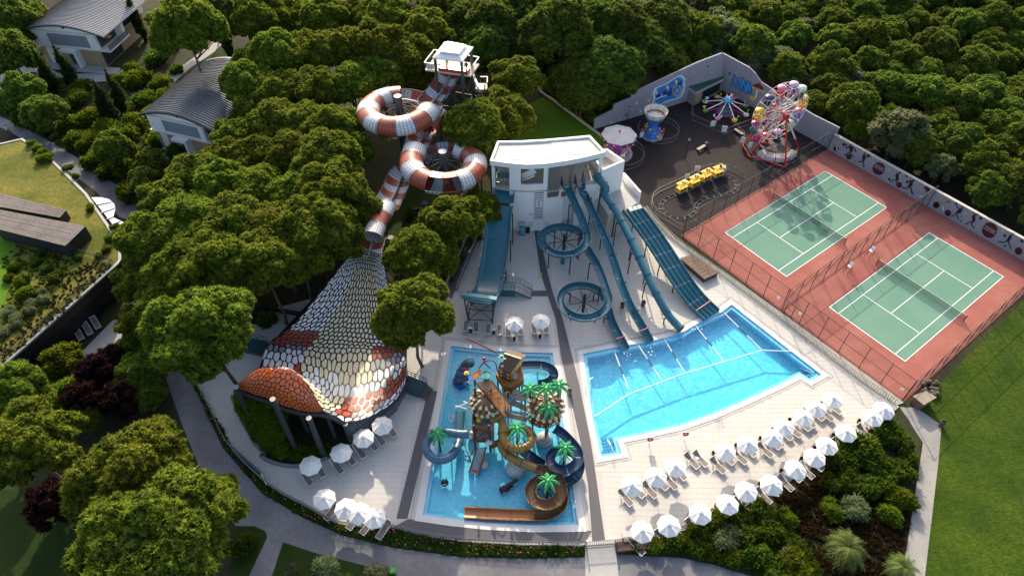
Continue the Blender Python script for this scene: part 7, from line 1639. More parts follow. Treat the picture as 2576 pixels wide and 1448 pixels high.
hoopfence('ride_fence', 'low curved steel fence round the front of the carousel', arcpts(Vector((cc.x + .5, cc.y - .4, 0)), 3.9, -150, 50, 22))
# blue tower ride
tc_ = g(*Zm(848, 765), 4.6); TR = T('swing_ride', 'blue flared tower ride with a crown of pale panels in the fairground', 'fair ride', (tc_.x, tc_.y, 0))
P(TR, 'base', MB().cyl((0, 0, 0), (0, 0, .3), 1.95, 8), mat('ride_base', (.36, .38, .42), .5), world=False)
P(TR, 'skirt', MB().lathe([(1.75, .301), (1.1, 1.1), (.75, 2.0), (.8, 3.0), (1.3, 3.75)], (0, 0, 0), 10), pal['blue'], world=False)
for i in range(10):
    a, b = R(36 * i), R(36 * i + 36); f = lambda k, r_, z: Vector((r_ * math.cos(k), r_ * math.sin(k), z))
    P(TR, 'crown_panel', MB().plate([f(a, 1.55, 3.9), f(b, 1.55, 3.9), f(b, 1.95, 4.9), f(a, 1.95, 4.9)], .05), mat('crown_cream', (.60, .56, .47), .6), world=False)
    P(TR, 'crown_rib', MB().cyl(f(a, 1.57, 3.85), f(a, 1.98, 4.92), .05, 5), metalg, world=False)
    P(TR, 'crown_trim', MB().beam(f(a, 1.5, 4.0), f(b, 1.5, 4.0), .08, .12), redp, world=False)
    P(TR, 'valance', MB().plate([f(a, 1.35, 3.2), f(b, 1.35, 3.2), f(b, 1.6, 3.9), f(a, 1.6, 3.9)], .04), pal['blue'], world=False)
P(TR, 'canopy', MB().lathe([(1.5, 3.9), (.02, 4.2)], (0, 0, 0), 10), canv, world=False)
for i in range(8):
    a = R(45 * i + 10); P(TR, 'ornament', MB().sphere((1.15 * math.cos(a), 1.15 * math.sin(a), 1.2 + .6 * (i % 2)), .22, 7, 5), pal[['red', 'yellow', 'sky', 'pink'][i % 4]], world=False)
for i in range(6): a = R(60 * i); P(TR, 'seat', MB().box((1.7 * math.cos(a), 1.7 * math.sin(a), .65), (.5, .5, .35), a).box((1.85 * math.cos(a), 1.85 * math.sin(a), .95), (.12, .5, .5), a), pal[['red', 'blue', 'yellow'][i % 3]], world=False)
fc = g(*Zm(868, 1000)); hoopfence('ride_fence', 'low ring fence round the blue tower ride', arcpts(fc, 3.45, -215, 75, 30))
def sign(label, p_, w_=.8, h_=1.0, hgt=1.5, rz=0.0, m=None, cat='sign'):
    t = T('sign', label, cat, p_, rz); P(t, 'post', MB().cyl((0, 0, 0), (0, 0, hgt), .04, 6), galv, world=False); P(t, 'board', MB().box((0, -.05, hgt - h_ * .3), (w_, .05, h_)), m or mat('sign_pale', (.56, .60, .63), .5), world=False); return t
sign('pale sign board on the fence between carousel and tower ride', g(*Zm(672, 1085)), .75, 1.0, 1.3, R(20))
# plane carousel
pc = g(*Zl(553, 790)); SR = T('spinning_ride', 'spinning ride with eight arms carrying small animal and plane cars', 'fair ride', (pc.x, pc.y, 0)); RA = 3.75
P(SR, 'base', MB().cyl((0, 0, 0), (0, 0, .2), 1.5, 8, 1.3), pal['purple'], world=False)
P(SR, 'hub_skirt', MB().lathe([(1.2, .201), (.75, .9), (.55, 1.3), (.5, 1.9), (.75, 2.4)], (0, 0, 0), 10), pal['teal'], world=False)
P(SR, 'hub_cap', MB().lathe([(.78, 2.41), (.7, 2.75), (.4, 3.0), (.01, 3.05)], (0, 0, 0), 10), pal['sky'], world=False)
for i, c_ in enumerate(('green', 'purple')): P(SR, 'hub_band', MB().lathe([(.95 - .25 * i, .62 + .55 * i), (.98 - .25 * i, .7 + .55 * i), (.86 - .25 * i, .85 + .55 * i)], (0, 0, 0), 10), pal[c_], world=False)
for i in range(8):
    a = R(45 * i + 12); d = Vector((math.cos(a), math.sin(a), 0)); e = d * RA + Vector((0, 0, .95))
    P(SR, 'arm', MB().beam(d * .5 + Vector((0, 0, 2.3)), e, .12, .14), WHITE, world=False); P(SR, 'lower_arm', MB().beam(d * .7 + Vector((0, 0, 1.1)), e - Vector((0, 0, .25)), .08, .1), pal['magenta'], world=False)
    k = i % 4; col = ['green', 'pink', 'yellow', 'white'][k]; c2 = ['pink', 'white', 'green', 'green'][k]; f = lambda u, v, w: (e.x + u * -d.y - v * d.x, e.y + u * d.x - v * d.y, e.z + w)
    car = P(SR, 'car', MB().sphere(f(0, 0, -.1), .42, 9, 6, (1.2, 1, .75)), pal[col], world=False); P(car, 'car_head', MB().cyl(f(.35, 0, 0), f(.5, 0, .5), .1, 6).sphere(f(.55, 0, .55), .17, 7, 5), pal[c2], world=False)
    P(car, 'car_tail', MB().plate([Vector(f(-.4, -.05, 0)), Vector(f(-.8, -.35, .45)), Vector(f(-.75, .35, .45))], .05), pal['white' if k in (1, 3) else 'yellow'], world=False)
P(SR, 'top_figure', MB().plate([Vector((-.3, .1, 3.0)), Vector((-.1, .1, 3.1)), Vector((-.5, .1, 3.9))], .1).sphere((-.2, 0, 3.1), .25, 7, 5), WHITE, world=False); P(SR, 'top_figure', MB().sphere((.45, .1, 3.1), .22, 7, 5).sphere((.65, .1, 3.4), .16, 7, 5), pal['pink'], world=False)
hoopfence('ride_fence', 'angular steel fence round the spinning ride', [g(*Zl(x, y)) for x, y in ((215, 690), (175, 790), (195, 885), (400, 975), (555, 1040), (700, 980), (830, 935))], 1.15, .5)
sign('pale sign board on the fence left of the spinning ride gate', g(*Zl(408, 985)), .8, 1.1, 1.6); sign('pale sign board on the fence right of the spinning ride gate', g(*Zl(535, 1045)), .85, 1.2, 1.6, R(-15))
# shed
sh_ = [g(*Zl(108, 600)), g(*Zl(225, 640)), g(*Zl(545, 530)), g(*Zl(440, 455))]; ZS = 3.0
SH = T('shed', 'low shed with a green roof in the corner of the mural walls', 'shed', sh_[1])
rfs = [g(*Zl(*p_), ZS) for p_ in ((118, 480), (232, 560), (556, 402), (440, 330))]
P(SH, 'wall', MB().prism(offset(rfs, -.25), 0, ZS - .5), mat('shed_grey', (.20, .21, .22), .7)); P(SH, 'fascia', MB().prism(offset(rfs, -.02), ZS - .5, ZS - .02), mat('shed_fascia', (.38, .38, .37), .7)); P(SH, 'roof', MB().prism(rfs, ZS - .019, ZS + .06), mat('shed_green', (.012, .085, .055), .6, noise=.2, scale=1.5))
fa, fb = offset(rfs, -.24)[1], offset(rfs, -.24)[2]; fa, fb = Vector((fa.x, fa.y, 0)), Vector((fb.x, fb.y, 0))
P(SH, 'door', MB().plate([fa.lerp(fb, .05) + Vector((.02, -.03, .0)), fa.lerp(fb, .25) + Vector((.02, -.03, 0)), fa.lerp(fb, .25) + Vector((.02, -.03, 2.1)), fa.lerp(fb, .05) + Vector((.02, -.03, 2.1))], .03), mat('door_tan', (.36, .24, .17), .6))
P(SH, 'shutter', MB().plate([fa.lerp(fb, .3) + Vector((.02, -.03, .6)), fa.lerp(fb, .95) + Vector((.02, -.03, .6)), fa.lerp(fb, .95) + Vector((.02, -.03, 2.2)), fa.lerp(fb, .3) + Vector((.02, -.03, 2.2))], .03), dark)
# ferris wheel
hf = g(*Zl(1118, 1212)); HZ = 6.5; ax = Vector((1.25, -2.7, 0)); axn = ax.normalized(); tg = Vector((-axn.y, axn.x, 0)); wc = Vector((hf.x, hf.y, HZ)) - ax * .5; RW = 4.55
FW = T('ferris_wheel', 'ferris wheel with white spokes, red legs and colourful canopied gondolas', 'ferris wheel', hf)
redw = mat('wheel_red', (.48, .025, .022), .38); whw = mat('wheel_white', (.72, .68, .64), .45)
def wp(a, r, off): return wc + tg * (r * math.cos(a)) + Vector((0, 0, r * math.sin(a))) + axn * off
P(FW, 'axle', MB().cyl(wc - axn * 1.7, wc + axn * 1.75, .16, 10), redw); P(FW, 'hub', MB().cyl(wc + axn * 1.3, wc + axn * 1.8, .48, 12), redw); P(FW, 'hub', MB().cyl(wc - axn * 1.8, wc - axn * 1.3, .48, 12), redw)
for off in (-.95, .95):
    for r_, m_, w_ in ((RW, whw, .055), (RW * .78, redw, .05), (RW * .45, whw, .04)): 
        mb = MB()
        for i in range(24): mb.cyl(wp(R(15 * i), r_, off), wp(R(15 * i + 15), r_, off), w_, 5)
        P(FW, 'rim', mb, m_)
    for i in range(12):
        P(FW, 'spoke', MB().cyl(wp(R(30 * i), .3, off * .5), wp(R(30 * i), RW, off), .05, 5), whw)
        P(FW, 'spoke_brace', MB().cyl(wp(R(30 * i), RW * .45, off), wp(R(30 * i + 30), RW, off), .03, 4), whw); P(FW, 'spoke_brace', MB().cyl(wp(R(30 * i + 30), RW * .45, off), wp(R(30 * i), RW, off), .03, 4), whw)
for i in range(12): P(FW, 'cross_tie', MB().cyl(wp(R(30 * i), RW, -.95), wp(R(30 * i), RW, .95), .05, 5), whw); P(FW, 'cross_tie', MB().cyl(wp(R(30 * i), RW * .78, -.95), wp(R(30 * i), RW * .78, .95), .04, 5), whw)
cols_ = ['yellow', 'mint', 'lilac', 'pink', 'navy', 'yellow', 'magenta', 'pink', 'red', 'lilac', 'mint', 'pink']; tubs = ['yellow', 'teal', 'purple', 'red', 'navy', 'yellow', 'teal', 'magenta', 'red', 'navy', 'green', 'blue']
for i in range(12):
    a = R(30 * i + 15); c = wp(a, RW, 0); mb = MB(); gd = P(FW, 'gondola', MB().lathe([(.02, -1.55), (.45, -1.5), (.66, -1.15), (.70, -.85), (.66, -.85), (.6, -1.1)], c, 12), pal[tubs[i]])
    gd.location = (0, 0, 0)
    P(gd, 'canopy', MB().lathe([(.78, .12), (.62, .40), (.3, .55), (.01, .58)], c, 12), pal[cols_[i]])
    for k in range(3): q_ = Vector((.5 * math.cos(k * 2.09), .5 * math.sin(k * 2.09), 0)); mb.cyl(c + q_ + Vector((0, 0, -.9)), c + q_ + Vector((0, 0, .2)), .03, 4)
    P(gd, 'rods', mb, WHITE); P(FW, 'gondola_axle', MB().cyl(wp(a, RW, -.95), wp(a, RW, .95), .05, 5), whw)
for sgn_, bases in ((1, (g(*Zl(875, 1232)), g(*Zl(1390, 1182)), g(*Zl(1243, 1415)))), (-1, None)):
    h_ = wc + axn * 1.6 * sgn_
    if bases is None: bases = (Vector((h_.x, h_.y, 0)) + tg * 3.6 - axn * .3, Vector((h_.x, h_.y, 0)) - tg * 3.6 - axn * .3)
    for k, b in enumerate(bases):
        b = Vector((b.x, b.y, 0)); P(FW, 'leg', MB().cyl(h_, h_.lerp(b, .2), .16, 8), redw)
        P(FW, 'leg', MB().cyl(h_.lerp(b, .2), h_.lerp(b, .72), .16, 8), whw if (k < 2 and sgn_ > 0) else redw); P(FW, 'leg', MB().cyl(h_.lerp(b, .72), b, .16, 8), redw)
bs = [g(*Zl(x, y), .25) for x, y in ((755, 1150), (830, 1285), (1000, 1330), (1240, 1410), (1390, 1190))]
for a, b in zip(bs[:-1], bs[1:]): P(FW, 'base_beam', MB().beam(a, b, .16, .2), redw)
gz = g(*Zl(1110, 1200)); fl_ = MB()
P(FW, 'platform', MB().cyl((gz.x, gz.y, 0), (gz.x, gz.y, .9), 2.6, 14), mat('ride_dark_floor', (.05, .045, .045), .6))
for i in range(5):
    a0, a1 = R(-150 + i * 24), R(-150 + i * 24 + 22); f = lambda a, r_, z: Vector((gz.x + r_ * math.cos(a), gz.y + r_ * math.sin(a), z))
    P(FW, 'deck_panel', MB().plate([f(a0, 2.7, .92), f(a1, 2.7, .92), f(a1, 3.7, .80), f(a0, 3.7, .80)][::-1], .05), mat('deck_tan', (.50, .40, .33), .5)); P(FW, 'front_panel', MB().plate([f(a0, 3.75, .05), f(a1, 3.75, .05), f(a1, 3.7, .8), f(a0, 3.7, .8)], .05), mat('panel_white', (.62, .58, .62), .5))
for i in range(3): P(FW, 'entry_step', MB().beam(g(*Zl(960 + 10 * i, 1270 + 28 * i), .55 - .2 * i), g(*Zl(1100, 1245 + 30 * i), .55 - .2 * i), .4, .08), mat('panel_white', (.62, .58, .62), .5))
sign('pale sign board at the left foot of the ferris wheel', g(*Zl(742, 1165)), .7, 1.1, 1.5, R(-30)); sign('pale control box beside the left leg of the ferris wheel', g(*Zl(825, 1215)), .6, 1.0, 1.3, 0, None, 'control box')
hoopfence('ride_fence', 'low steel fence in front of the ferris wheel', [g(*Zl(x, y)) for x, y in ((650, 955), (760, 1060), (760, 1170), (840, 1300), (1010, 1445), (1060, 1448))], 1.0, .5)
# train
trk_ = smooth_path([g(*Ztr(x, y)) for x, y in ((1400, 755), (1250, 815), (1130, 865), (1060, 950), (1085, 1045), (1180, 1110), (1320, 1132), (1440, 1110), (1515, 1050), (1540, 960), (1610, 890), (1710, 845), (1850, 825), (1985, 805), (2080, 745), (2095, 670), (2020, 590), (1920, 545), (1800, 570), (1660, 635), (1530, 695))], .55, closed=True)
TK = T('toy_track', 'oval narrow toy railway track on the dark fairground paving', 'track', (trk_[0].x, trk_[0].y, 0)); frt_ = frames(trk_)
for sg in (-.28, .28): P(TK, 'rail', MB().tube([p_ + sx * sg + Vector((0, 0, .08)) for p_, t, sx, up in frt_], .035, 4), galv)
slp = MB().box((0, 0, 0), (.8, .09, .05)).data('sleeper', galv)
for p_, t, sx, up in frt_[::2]: link('sleeper', slp, TK, (p_.x - TK.location.x, p_.y - TK.location.y, .035), (0, 0, math.atan2(sx.y, sx.x)))
def car(label, p0, p1, loco):
    c = (p0 + p1) / 2; d = p1 - p0; t = T('toy_train_engine' if loco else 'toy_train_carriage', label, 'toy train', (c.x, c.y, .05), math.atan2(d.y, d.x), None if loco else 'carriages of the yellow toy train'); L_ = 1.75
    P(t, 'body', MB().box((0, 0, .62), (L_, .95, .75)), pal['yellow'], world=False); P(t, 'chassis', MB().box((0, 0, .2), (L_ * .95, .8, .14)), pal['sky'], world=False)
    for y in (-.48, .48):
        for x in (-.45, .2): P(t, 'window', MB().box((x, y, .72), (.42, .02, .4)), blk, world=False)
        P(t, 'stripe', MB().box((0, y * 1.01, .36), (L_, .02, .14)), pal['orange'], world=False)
    for x in (-.55, .55):
        for y in (-.42, .42): P(t, 'wheel', MB().cyl((x, y - .05, .17), (x, y + .05, .17), .17, 10), pal['sky'], world=False)
    for x in (-.7, .7):
        for y in (-.4, .4): P(t, 'roof_post', MB().cyl((x, y, 1.0), (x, y, 1.62), .035, 5), pal['red'], world=False)
    P(t, 'roof', MB().box((0, 0, 1.66), (L_ * 1.05, 1.1, .1)).box((0, 0, 1.75), (L_ * .8, .6, .1)), pal['yellow'], world=False)
    if loco:
        P(t, 'boiler', MB().cyl((.6, 0, .65), (1.45, 0, .65), .4, 12), pal['sky'], world=False); P(t, 'funnel', MB().cyl((1.2, 0, 1.0), (1.2, 0, 1.6), .1, 8, .2), pal['purple'], world=False); P(t, 'nose', MB().sphere((1.5, 0, .65), .22, 8, 6), pal['magenta'], world=False); P(t, 'roof_figure', MB().sphere((.2, 0, 1.95), .22, 8, 6), pal['navy'], world=False)
    else: P(t, 'roof_figure', MB().sphere((0, .1, 1.92), .18, 8, 6).sphere((.3, -.1, 1.9), .14, 7, 5), [WHITE, pal['red'], pal['sky']][len(label) % 3], world=False)
    return t
cp = [g(*Ztr(x, y)) for x, y in ((1330, 770), (1500, 690), (1655, 610), (1815, 545))]; dv = (cp[2] - cp[0]).normalized() * .9
for p_, l in zip(cp[:3], ('last yellow toy train carriage, at the left end of the train', 'middle yellow toy train carriage', 'yellow toy train carriage right behind the engine')): car(l, p_ - dv, p_ + dv, False)
car('yellow toy train engine with a blue boiler', cp[3] - dv + Vector((0, -.1, 0)), cp[3] + dv + Vector((0, -.3, 0)), True)
hoopfence('ride_fence', 'long curved low fence round the toy train track', [Vector((v.x, v.y, 0)) for v in smooth_path([g(*Ztr(x, y)) for x, y in ((1335, 1290), (1170, 1190), (1000, 1090), (935, 1000), (922, 920), (950, 850), (1010, 790), (1250, 680), (1500, 555), (1640, 480), (1800, 450), (1950, 465), (2080, 520), (2200, 600))], 1.5)], 1.0, .5)
sign('pale sign on the train fence at the entry', g(*Ztr(1395, 620)), .7, .9, 1.2); sign('pale ticket box on the train fence', g(*Ztr(1530, 525)), .8, 1.0, 1.4)
def bench(label, a, b, grp='benches of the fairground'):
    d = b - a; L_ = d.length; t = T('park_bench', label, 'bench', (a + b) / 2, math.atan2(d.y, d.x), grp)
    for k in (-.18, 0, .18): P(t, 'seat_slat', MB().box((0, k, .45), (L_, .14, .05)), mat('bench_wood', (.42, .36, .28), .7, noise=.15), world=False)
    for x in (-.42, .42): P(t, 'leg', MB().box((x * L_, 0, .21), (.08, .45, .42)), darkm, world=False)
bench('pale bench in the middle of the dark fairground paving', g(*Ztr(1545, 225)), g(*Ztr(1650, 165))); bench('pale bench between the spinning ride fence and the ferris wheel', g(*Zl(665, 1000)), g(*Zl(755, 1060)))
def litter(label, p_, m=None, grp='litter bins'):
    t = T('litter_bin', label, 'bin', p_, 0, grp); P(t, 'body', MB().lathe([(.26, 0), (.30, .75), (.30, .78)], (0, 0, 0), 12), m or mat('bin_brown', (.13, .07, .04), .6), world=False); P(t, 'rim', MB().lathe([(.31, .76), (.31, .86), (.2, .88), (.2, .74), (.001, .74)], (0, 0, 0), 12), darkm, world=False); return t
litter('brown litter bin at the end of the fairground bench', g(*Ztr(1672, 160)))
def lamp(label, p_, h=3.6):
    t = T('street_lamp', label, 'lamp post', p_, 0, 'lamp posts of the fairground'); P(t, 'pole', MB().cyl((0, 0, 0), (0, 0, h), .06, 8, .045), darkm, world=False); P(t, 'lantern', MB().sphere((0, 0, h + .15), .2, 10, 7), mat('lamp_globe', (.62, .62, .60), .3), world=False); P(t, 'cap', MB().lathe([(.24, h + .27), (.01, h + .42)], (0, 0, 0), 10), darkm, world=False)
lamp('lamp post standing alone on the paving above the toy train', g(*Ztr(1385, 320))); lamp('lamp post behind the carousel by the mural wall', g(*Zm(512, 900)), 3.0)
# fence of dark pickets between the turf and the carousel, white edging
ed = [g(*Zr2(x, y)) for x, y in ((1500, 695), (1610, 770), (1730, 860), (1900, 985), (2065, 1110), (2035, 1135))]
EG = T('edging', 'white edging along the artificial turf', 'edging', ed[0])
for a, b in zip(ed[:-1], ed[1:]): P(EG, 'edging_piece', MB().beam(a + Vector((0, 0, .15)), b + Vector((0, 0, .15)), .25, .4), capm)
# ------------------------------------------------------------------ tennis fences and nets
FH = 4.0; wire = seethrough('chain_link', (.06, .065, .065), .12); fpost = mat('fence_post', (.045, .055, .050), .5, metal=.3)
def courtfence(label, p0, p1, step=2.95, h=FH, braces=False):
    d = p1 - p0; n = max(2, int(round(d.length / step))); t = T('court_fence', label, 'fence', p0, 0, 'chain link fences of the tennis courts'); u = d.normalized()
    for i in range(n + 1): c = p0.lerp(p1, i / n); P(t, 'post', MB().cyl(c, c + Vector((0, 0, h)), .05, 7), fpost)
    for z in (.1, h * .5, h - .03): P(t, 'rail', MB().cyl(p0 + Vector((0, 0, z)), p1 + Vector((0, 0, z)), .035, 6), fpost)
    nn_ = Vector((-u.y, u.x, 0))
    if braces:
        for i in range(1, n): c = p0.lerp(p1, i / n); P(t, 'brace', MB().cyl(c + nn_ * .9, c + Vector((0, 0, h * .85)), .04, 6), fpost)
    P(t, 'wire_mesh', MB().quad(p0 + Vector((0, 0, .1)), p1 + Vector((0, 0, .1)), p1 + Vector((0, 0, h)), p0 + Vector((0, 0, h))), wire); return t
courtfence('tall chain link fence along the pool side of the tennis courts', ct(-3.3, -5.4), ct(31.9, -5.4))
courtfence('tall chain link fence between the fairground and the upper tennis court', ct(-3.3, -5.3), ct(-3.3, 28.9))
courtfence('tall braced chain link fence between the two tennis courts', ct(14.45, -5.3), ct(14.45, 28.9), braces=True)
courtfence('tall chain link fence along the lawn side of the lower tennis court', ct(31.95, -5.3), ct(31.95, 28.9))
netm = seethrough('tennis_net', (.02, .022, .022), .5)
for a0, l in ((0, 'tennis net across the upper court beside the fairground'), (17.93, 'tennis net across the lower court beside the lawn')):
    y = 11.885; t = T('tennis_net', l, 'tennis net', ct(a0 - .9, y), 0, 'tennis nets'); L0, L1 = ct(a0 - .91, y), ct(a0 + 11.88, y)
    for p_ in (L0, L1): P(t, 'net_post', MB().cyl(p_, p_ + Vector((0, 0, 1.07)), .06, 8), blk)
    P(t, 'mesh', MB().quad(L0 + Vector((0, 0, .05)), L1 + Vector((0, 0, .05)), L1 + Vector((0, 0, 1.0)), L0 + Vector((0, 0, 1.0))), netm); P(t, 'headband', MB().beam(L0 + Vector((0, 0, 1.02)), L1 + Vector((0, 0, 1.02)), .03, .07), WHITE); P(t, 'cable', MB().cyl(L0 + Vector((0, 0, .08)), L1 + Vector((0, 0, .08)), .02, 5), blk)
def chair(label, p_, rz):
    t = T('umpire_chair', label, 'chair', p_, rz, 'white court-side chairs')
    P(t, 'seat', MB().box((0, 0, 1.3), (.5, .5, .06)), WHITE, world=False); P(t, 'backrest', MB().box((0, .25, 1.6), (.5, .06, .55)), WHITE, world=False)
    for x in (-.28, .28):
        for y in (-.28, .28): P(t, 'leg', MB().cyl((x * 1.4, y * 1.4, 0), (x, y, 1.3), .035, 6), blk, world=False)
chair('upper white court-side chair at the fence between the courts', ct(15.5, 12.2), R(-53)); chair('lower white court-side chair at the fence between the courts', ct(15.5, 7.2), R(-53))
sg_ = T('court_gate', 'dark gate frame where the middle court fence meets the pool side', 'gate', ct(15.0, -5.4))
for a in (14.9, 16.0): P(sg_, 'post', MB().cyl(ct(a, -5.55), ct(a, -5.55, 2.1), .05, 7), fpost)
for z in (.1, 1.05, 2.08): P(sg_, 'rail', MB().cyl(ct(14.9, -5.55, z), ct(16.0, -5.55, z), .035, 6), fpost)
for i, (a, l) in enumerate(((13.2, 'small white notice on the pool side court fence left of the gate'), (16.6, 'small white notice on the pool side court fence right of the gate'), (31.0, 'white notice near the bottom corner of the court fence'))):
    ONE('notice', l, 'notice', MB().plate([ct(a, -5.47, 1.3), ct(a + .4, -5.47, 1.3), ct(a + .4, -5.47, 1.8), ct(a, -5.47, 1.8)], .02), WHITE, 'court notices', loc=ct(a, -5.47, 1.3))
# ------------------------------------------------------------------ parasols and loungers
def lathe8(prof, n=8): return MB().lathe(prof, (0, 0, 0), n)
cloth = mat('parasol_cloth', (.74, .72, .69), .75, noise=.03, scale=2); pm_ = mat('parasol_pole', (.70, .69, .66), .4)
rib_m = mat('parasol_rib', (.60, .58, .55), .6)
def make_parasol():
    t = T('parasol', 'x', 'parasol', (0, 0, 0)); RP, zt = 1.2, 2.72
    for i in range(8):
        a, b = R(45 * i), R(45 * i + 45); A_, B_ = Vector((RP * math.cos(a), RP * math.sin(a), zt - .52)), Vector((RP * math.cos(b), RP * math.sin(b), zt - .52)); Tp = Vector((0, 0, zt)); A2, B2 = Tp.lerp(A_, .5) + Vector((0, 0, .05)), Tp.lerp(B_, .5) + Vector((0, 0, .05)); Mm = A_.lerp(B_, .5) * .985; Mm.z = zt - .53
        M2 = A2.lerp(B2, .5) - Vector((0, 0, .03))
        P(t, 'canopy_panel', MB().add([Tp, A2, M2, B2, A_, Mm, B_, A_ - Vector((0, 0, .12)), Mm - Vector((0, 0, .12)), B_ - Vector((0, 0, .12))], [(0, 1, 2), (0, 2, 3), (1, 4, 5, 2), (2, 5, 6, 3), (4, 7, 8, 5), (5, 8, 9, 6)]), cloth, world=False)
        P(t, 'rib', MB().cyl(Tp - Vector((0, 0, .06)), A_ - Vector((0, 0, .04)), .012, 4), rib_m, world=False)
        P(t, 'vent_flap', MB().add([Vector((0, 0, zt + .12)), Vector((.26 * math.cos(a), .26 * math.sin(a), zt + .02)), Vector((.26 * math.cos(b), .26 * math.sin(b), zt + .02))], [(0, 1, 2)]), cloth, world=False)
    P(t, 'pole', MB().cyl((0, 0, 0), (0, 0, zt + .2), .028, 7), pm_, world=False); P(t, 'finial', MB().sphere((0, 0, zt + .2), .05, 6, 4), WHITE, world=False); P(t, 'foot', MB().lathe([(.3, 0), (.3, .06), (.06, .12), (.05, .3)], (0, 0, 0), 12), mat('parasol_foot', (.35, .35, .34), .7), world=False)
    return t
taupe = mat('taupe_sling', (.20, .165, .155), .8, noise=.08, scale=6); wplast = mat('white_plastic', (.74, .72, .70), .4)
def make_lounger():
    t = T('sun_lounger', 'x', 'sun lounger', (0, 0, 0)); w_, L_ = .66, 1.95       # foot end towards -y
    sd = MB()
    for x in (-w_ / 2, w_ / 2): sd.beam((x, -1.0, .33), (x, .35, .33), .06, .09)
    sd.beam((-w_ / 2, -1.0, .33), (w_ / 2, -1.0, .33), .06, .09); P(t, 'frame', sd, wplast, world=False)
    bf_ = MB()
    for x in (-w_ / 2, w_ / 2): bf_.beam((x, .35, .34), (x, 1.0, .78), .06, .08)
    bf_.beam((-w_ / 2, 1.0, .78), (w_ / 2, 1.0, .78), .07, .08); P(t, 'back_frame', bf_, wplast, world=False)
    P(t, 'seat', MB().add([(-.28, -.97, .37), (.28, -.97, .37), (.28, .36, .36), (-.28, .36, .36), (-.28, -.97, .34), (.28, -.97, .34), (.28, .36, .33), (-.28, .36, .33)], [(0, 1, 2, 3), (7, 6, 5, 4)]), taupe, world=False)
    P(t, 'backrest', MB().add([(-.28, .365, .37), (.28, .365, .37), (.28, .98, .79), (-.28, .98, .79), (-.28, .365, .34), (.28, .365, .34), (.28, .98, .76), (-.28, .98, .76)], [(0, 1, 2, 3), (7, 6, 5, 4)]), taupe, world=False)
    for x in (-.31, .31):
        for y in (-.8, .3): P(t, 'leg', MB().beam((x, y, 0), (x, y + .05, .32), .05, .07), wplast, world=False)
        P(t, 'armrest', MB().beam((x, .05, .55), (x, .55, .55), .06, .04), wplast, world=False)
    return t
def make_table():
    t = T('side_table', 'x', 'side table', (0, 0, 0)); P(t, 'table_top', MB().box((0, 0, .42), (.45, .45, .04)), wplast, world=False)
    for x in (-.18, .18):
        for y in (-.18, .18): P(t, 'leg', MB().cyl((x, y, 0), (x, y, .4), .025, 5), wplast, world=False)
    return t
def make_bin():
    t = T('table_bin', 'x', 'bin', (0, 0, 0)); P(t, 'body', MB().lathe([(.15, 0), (.19, .5), (.17, .5), (.15, .1), (.001, .1)], (0, 0, 0), 10), blk, world=False); P(t, 'rim', MB().lathe([(.195, .49), (.2, .53), (.17, .53)], (0, 0, 0), 10), darkm, world=False); return t
PR = {k: f() for k, f in (('p', make_parasol), ('l', make_lounger), ('t', make_table), ('b', make_bin))}; FIRST = set()
def place(k, loc, rz, label, grp):
    o = PR[k]
    tl_ = (random.uniform(-.07, .07), random.uniform(-.07, .07)) if k == 'p' else (0, 0)
    if k not in FIRST: FIRST.add(k); o.location = loc; o.rotation_euler = (*tl_, rz); o['label'] = label; o['group'] = grp; KIDS.setdefault(o, list(o.children)); return o
    c_ = copy_tree(o, loc, rz, None, label, grp); c_.rotation_euler = (*tl_, rz); return c_
def row(spots, word, place_txt, rz, grp, sides=(-1, 1), sp=.78, tl=(.0, 0)):
    n = len(spots)
    for i, (x, y) in enumerate(spots):
        c = g(x, y, 2.6); c.z = .012; nm = f'{ORD[i] if i else "first "}{word} from the left'
        place('p', c, random.uniform(0, .7), f'white {nm} {place_txt}', 'parasols ' + grp)
        u = Vector((math.cos(rz), math.sin(rz), 0)); v = Vector((-u.y, u.x, 0))
        for sg in sides:
            p_ = c + u * (sg * sp) + v * random.uniform(-.12, .12) - v * .15; side = 'left' if sg < 0 else 'right'
            place('l', p_, rz + random.uniform(-.05, .05), f'taupe lounger {side} of the {nm} {place_txt}', 'sun loungers ' + grp)
        q_ = c + v * .55 + u * .22; place('t', q_, rz, f'small table under the {nm} {place_txt}', 'side tables ' + grp); q_ = c + v * 1.05 + u * .05; place('b', q_, 0, f'black bin under the {nm} {place_txt}', 'bins by the loungers')
random.seed(8)
RZ = math.atan2(1.23, 1.6)         # the rows face down and right
rowA = [(1592, 1214), (1652, 1194), (1704, 1172), (1824, 1131), (1882, 1111), (1945, 1093), (1976, 1070), (2020, 1045), (2057, 1021), (2100, 1003)]
rowB = [(1619, 1334), (1688, 1317), (1764, 1288), (1833, 1266), (1884, 1232), (1945, 1211), (2000, 1177), (2052, 1146), (2085, 1118), (2134, 1085)]
row(rowA, 'parasol', 'in the pool-side row', RZ, 'in the row nearest the main pool')
row(rowB, 'parasol', 'in the row along the bed', RZ, 'in the row along the green bed')
row([(2200, 1048), (2227, 1026)], 'parasol', 'by the court corner', RZ, 'by the court corner')
row([(776, 1165), (853, 1134), (910, 1095), (960, 1063)], 'parasol', 'below the snake hood', R(38), 'along the snake hood planter')
row([(811, 1250), (868, 1275), (904, 1285), (943, 1298)], 'parasol', 'by the lower left fence', R(-30), 'by the lower left fence', sides=(1,))
row([(1294, 807), (1360, 801)], 'parasol', 'by the wide slide', R(182), 'by the wide slide')
for i, (x, y, sd_) in enumerate(((1172, 826, 0), (1198, 829, 1), (1228, 833, 0), (1257, 836, 1))):
    c = g(x, y); place('l', c, R(176 + 8 * sd_), f'unshaded sun lounger below the wide slide, {ORD[i] if i else "first "}from the left', 'unshaded sun loungers')
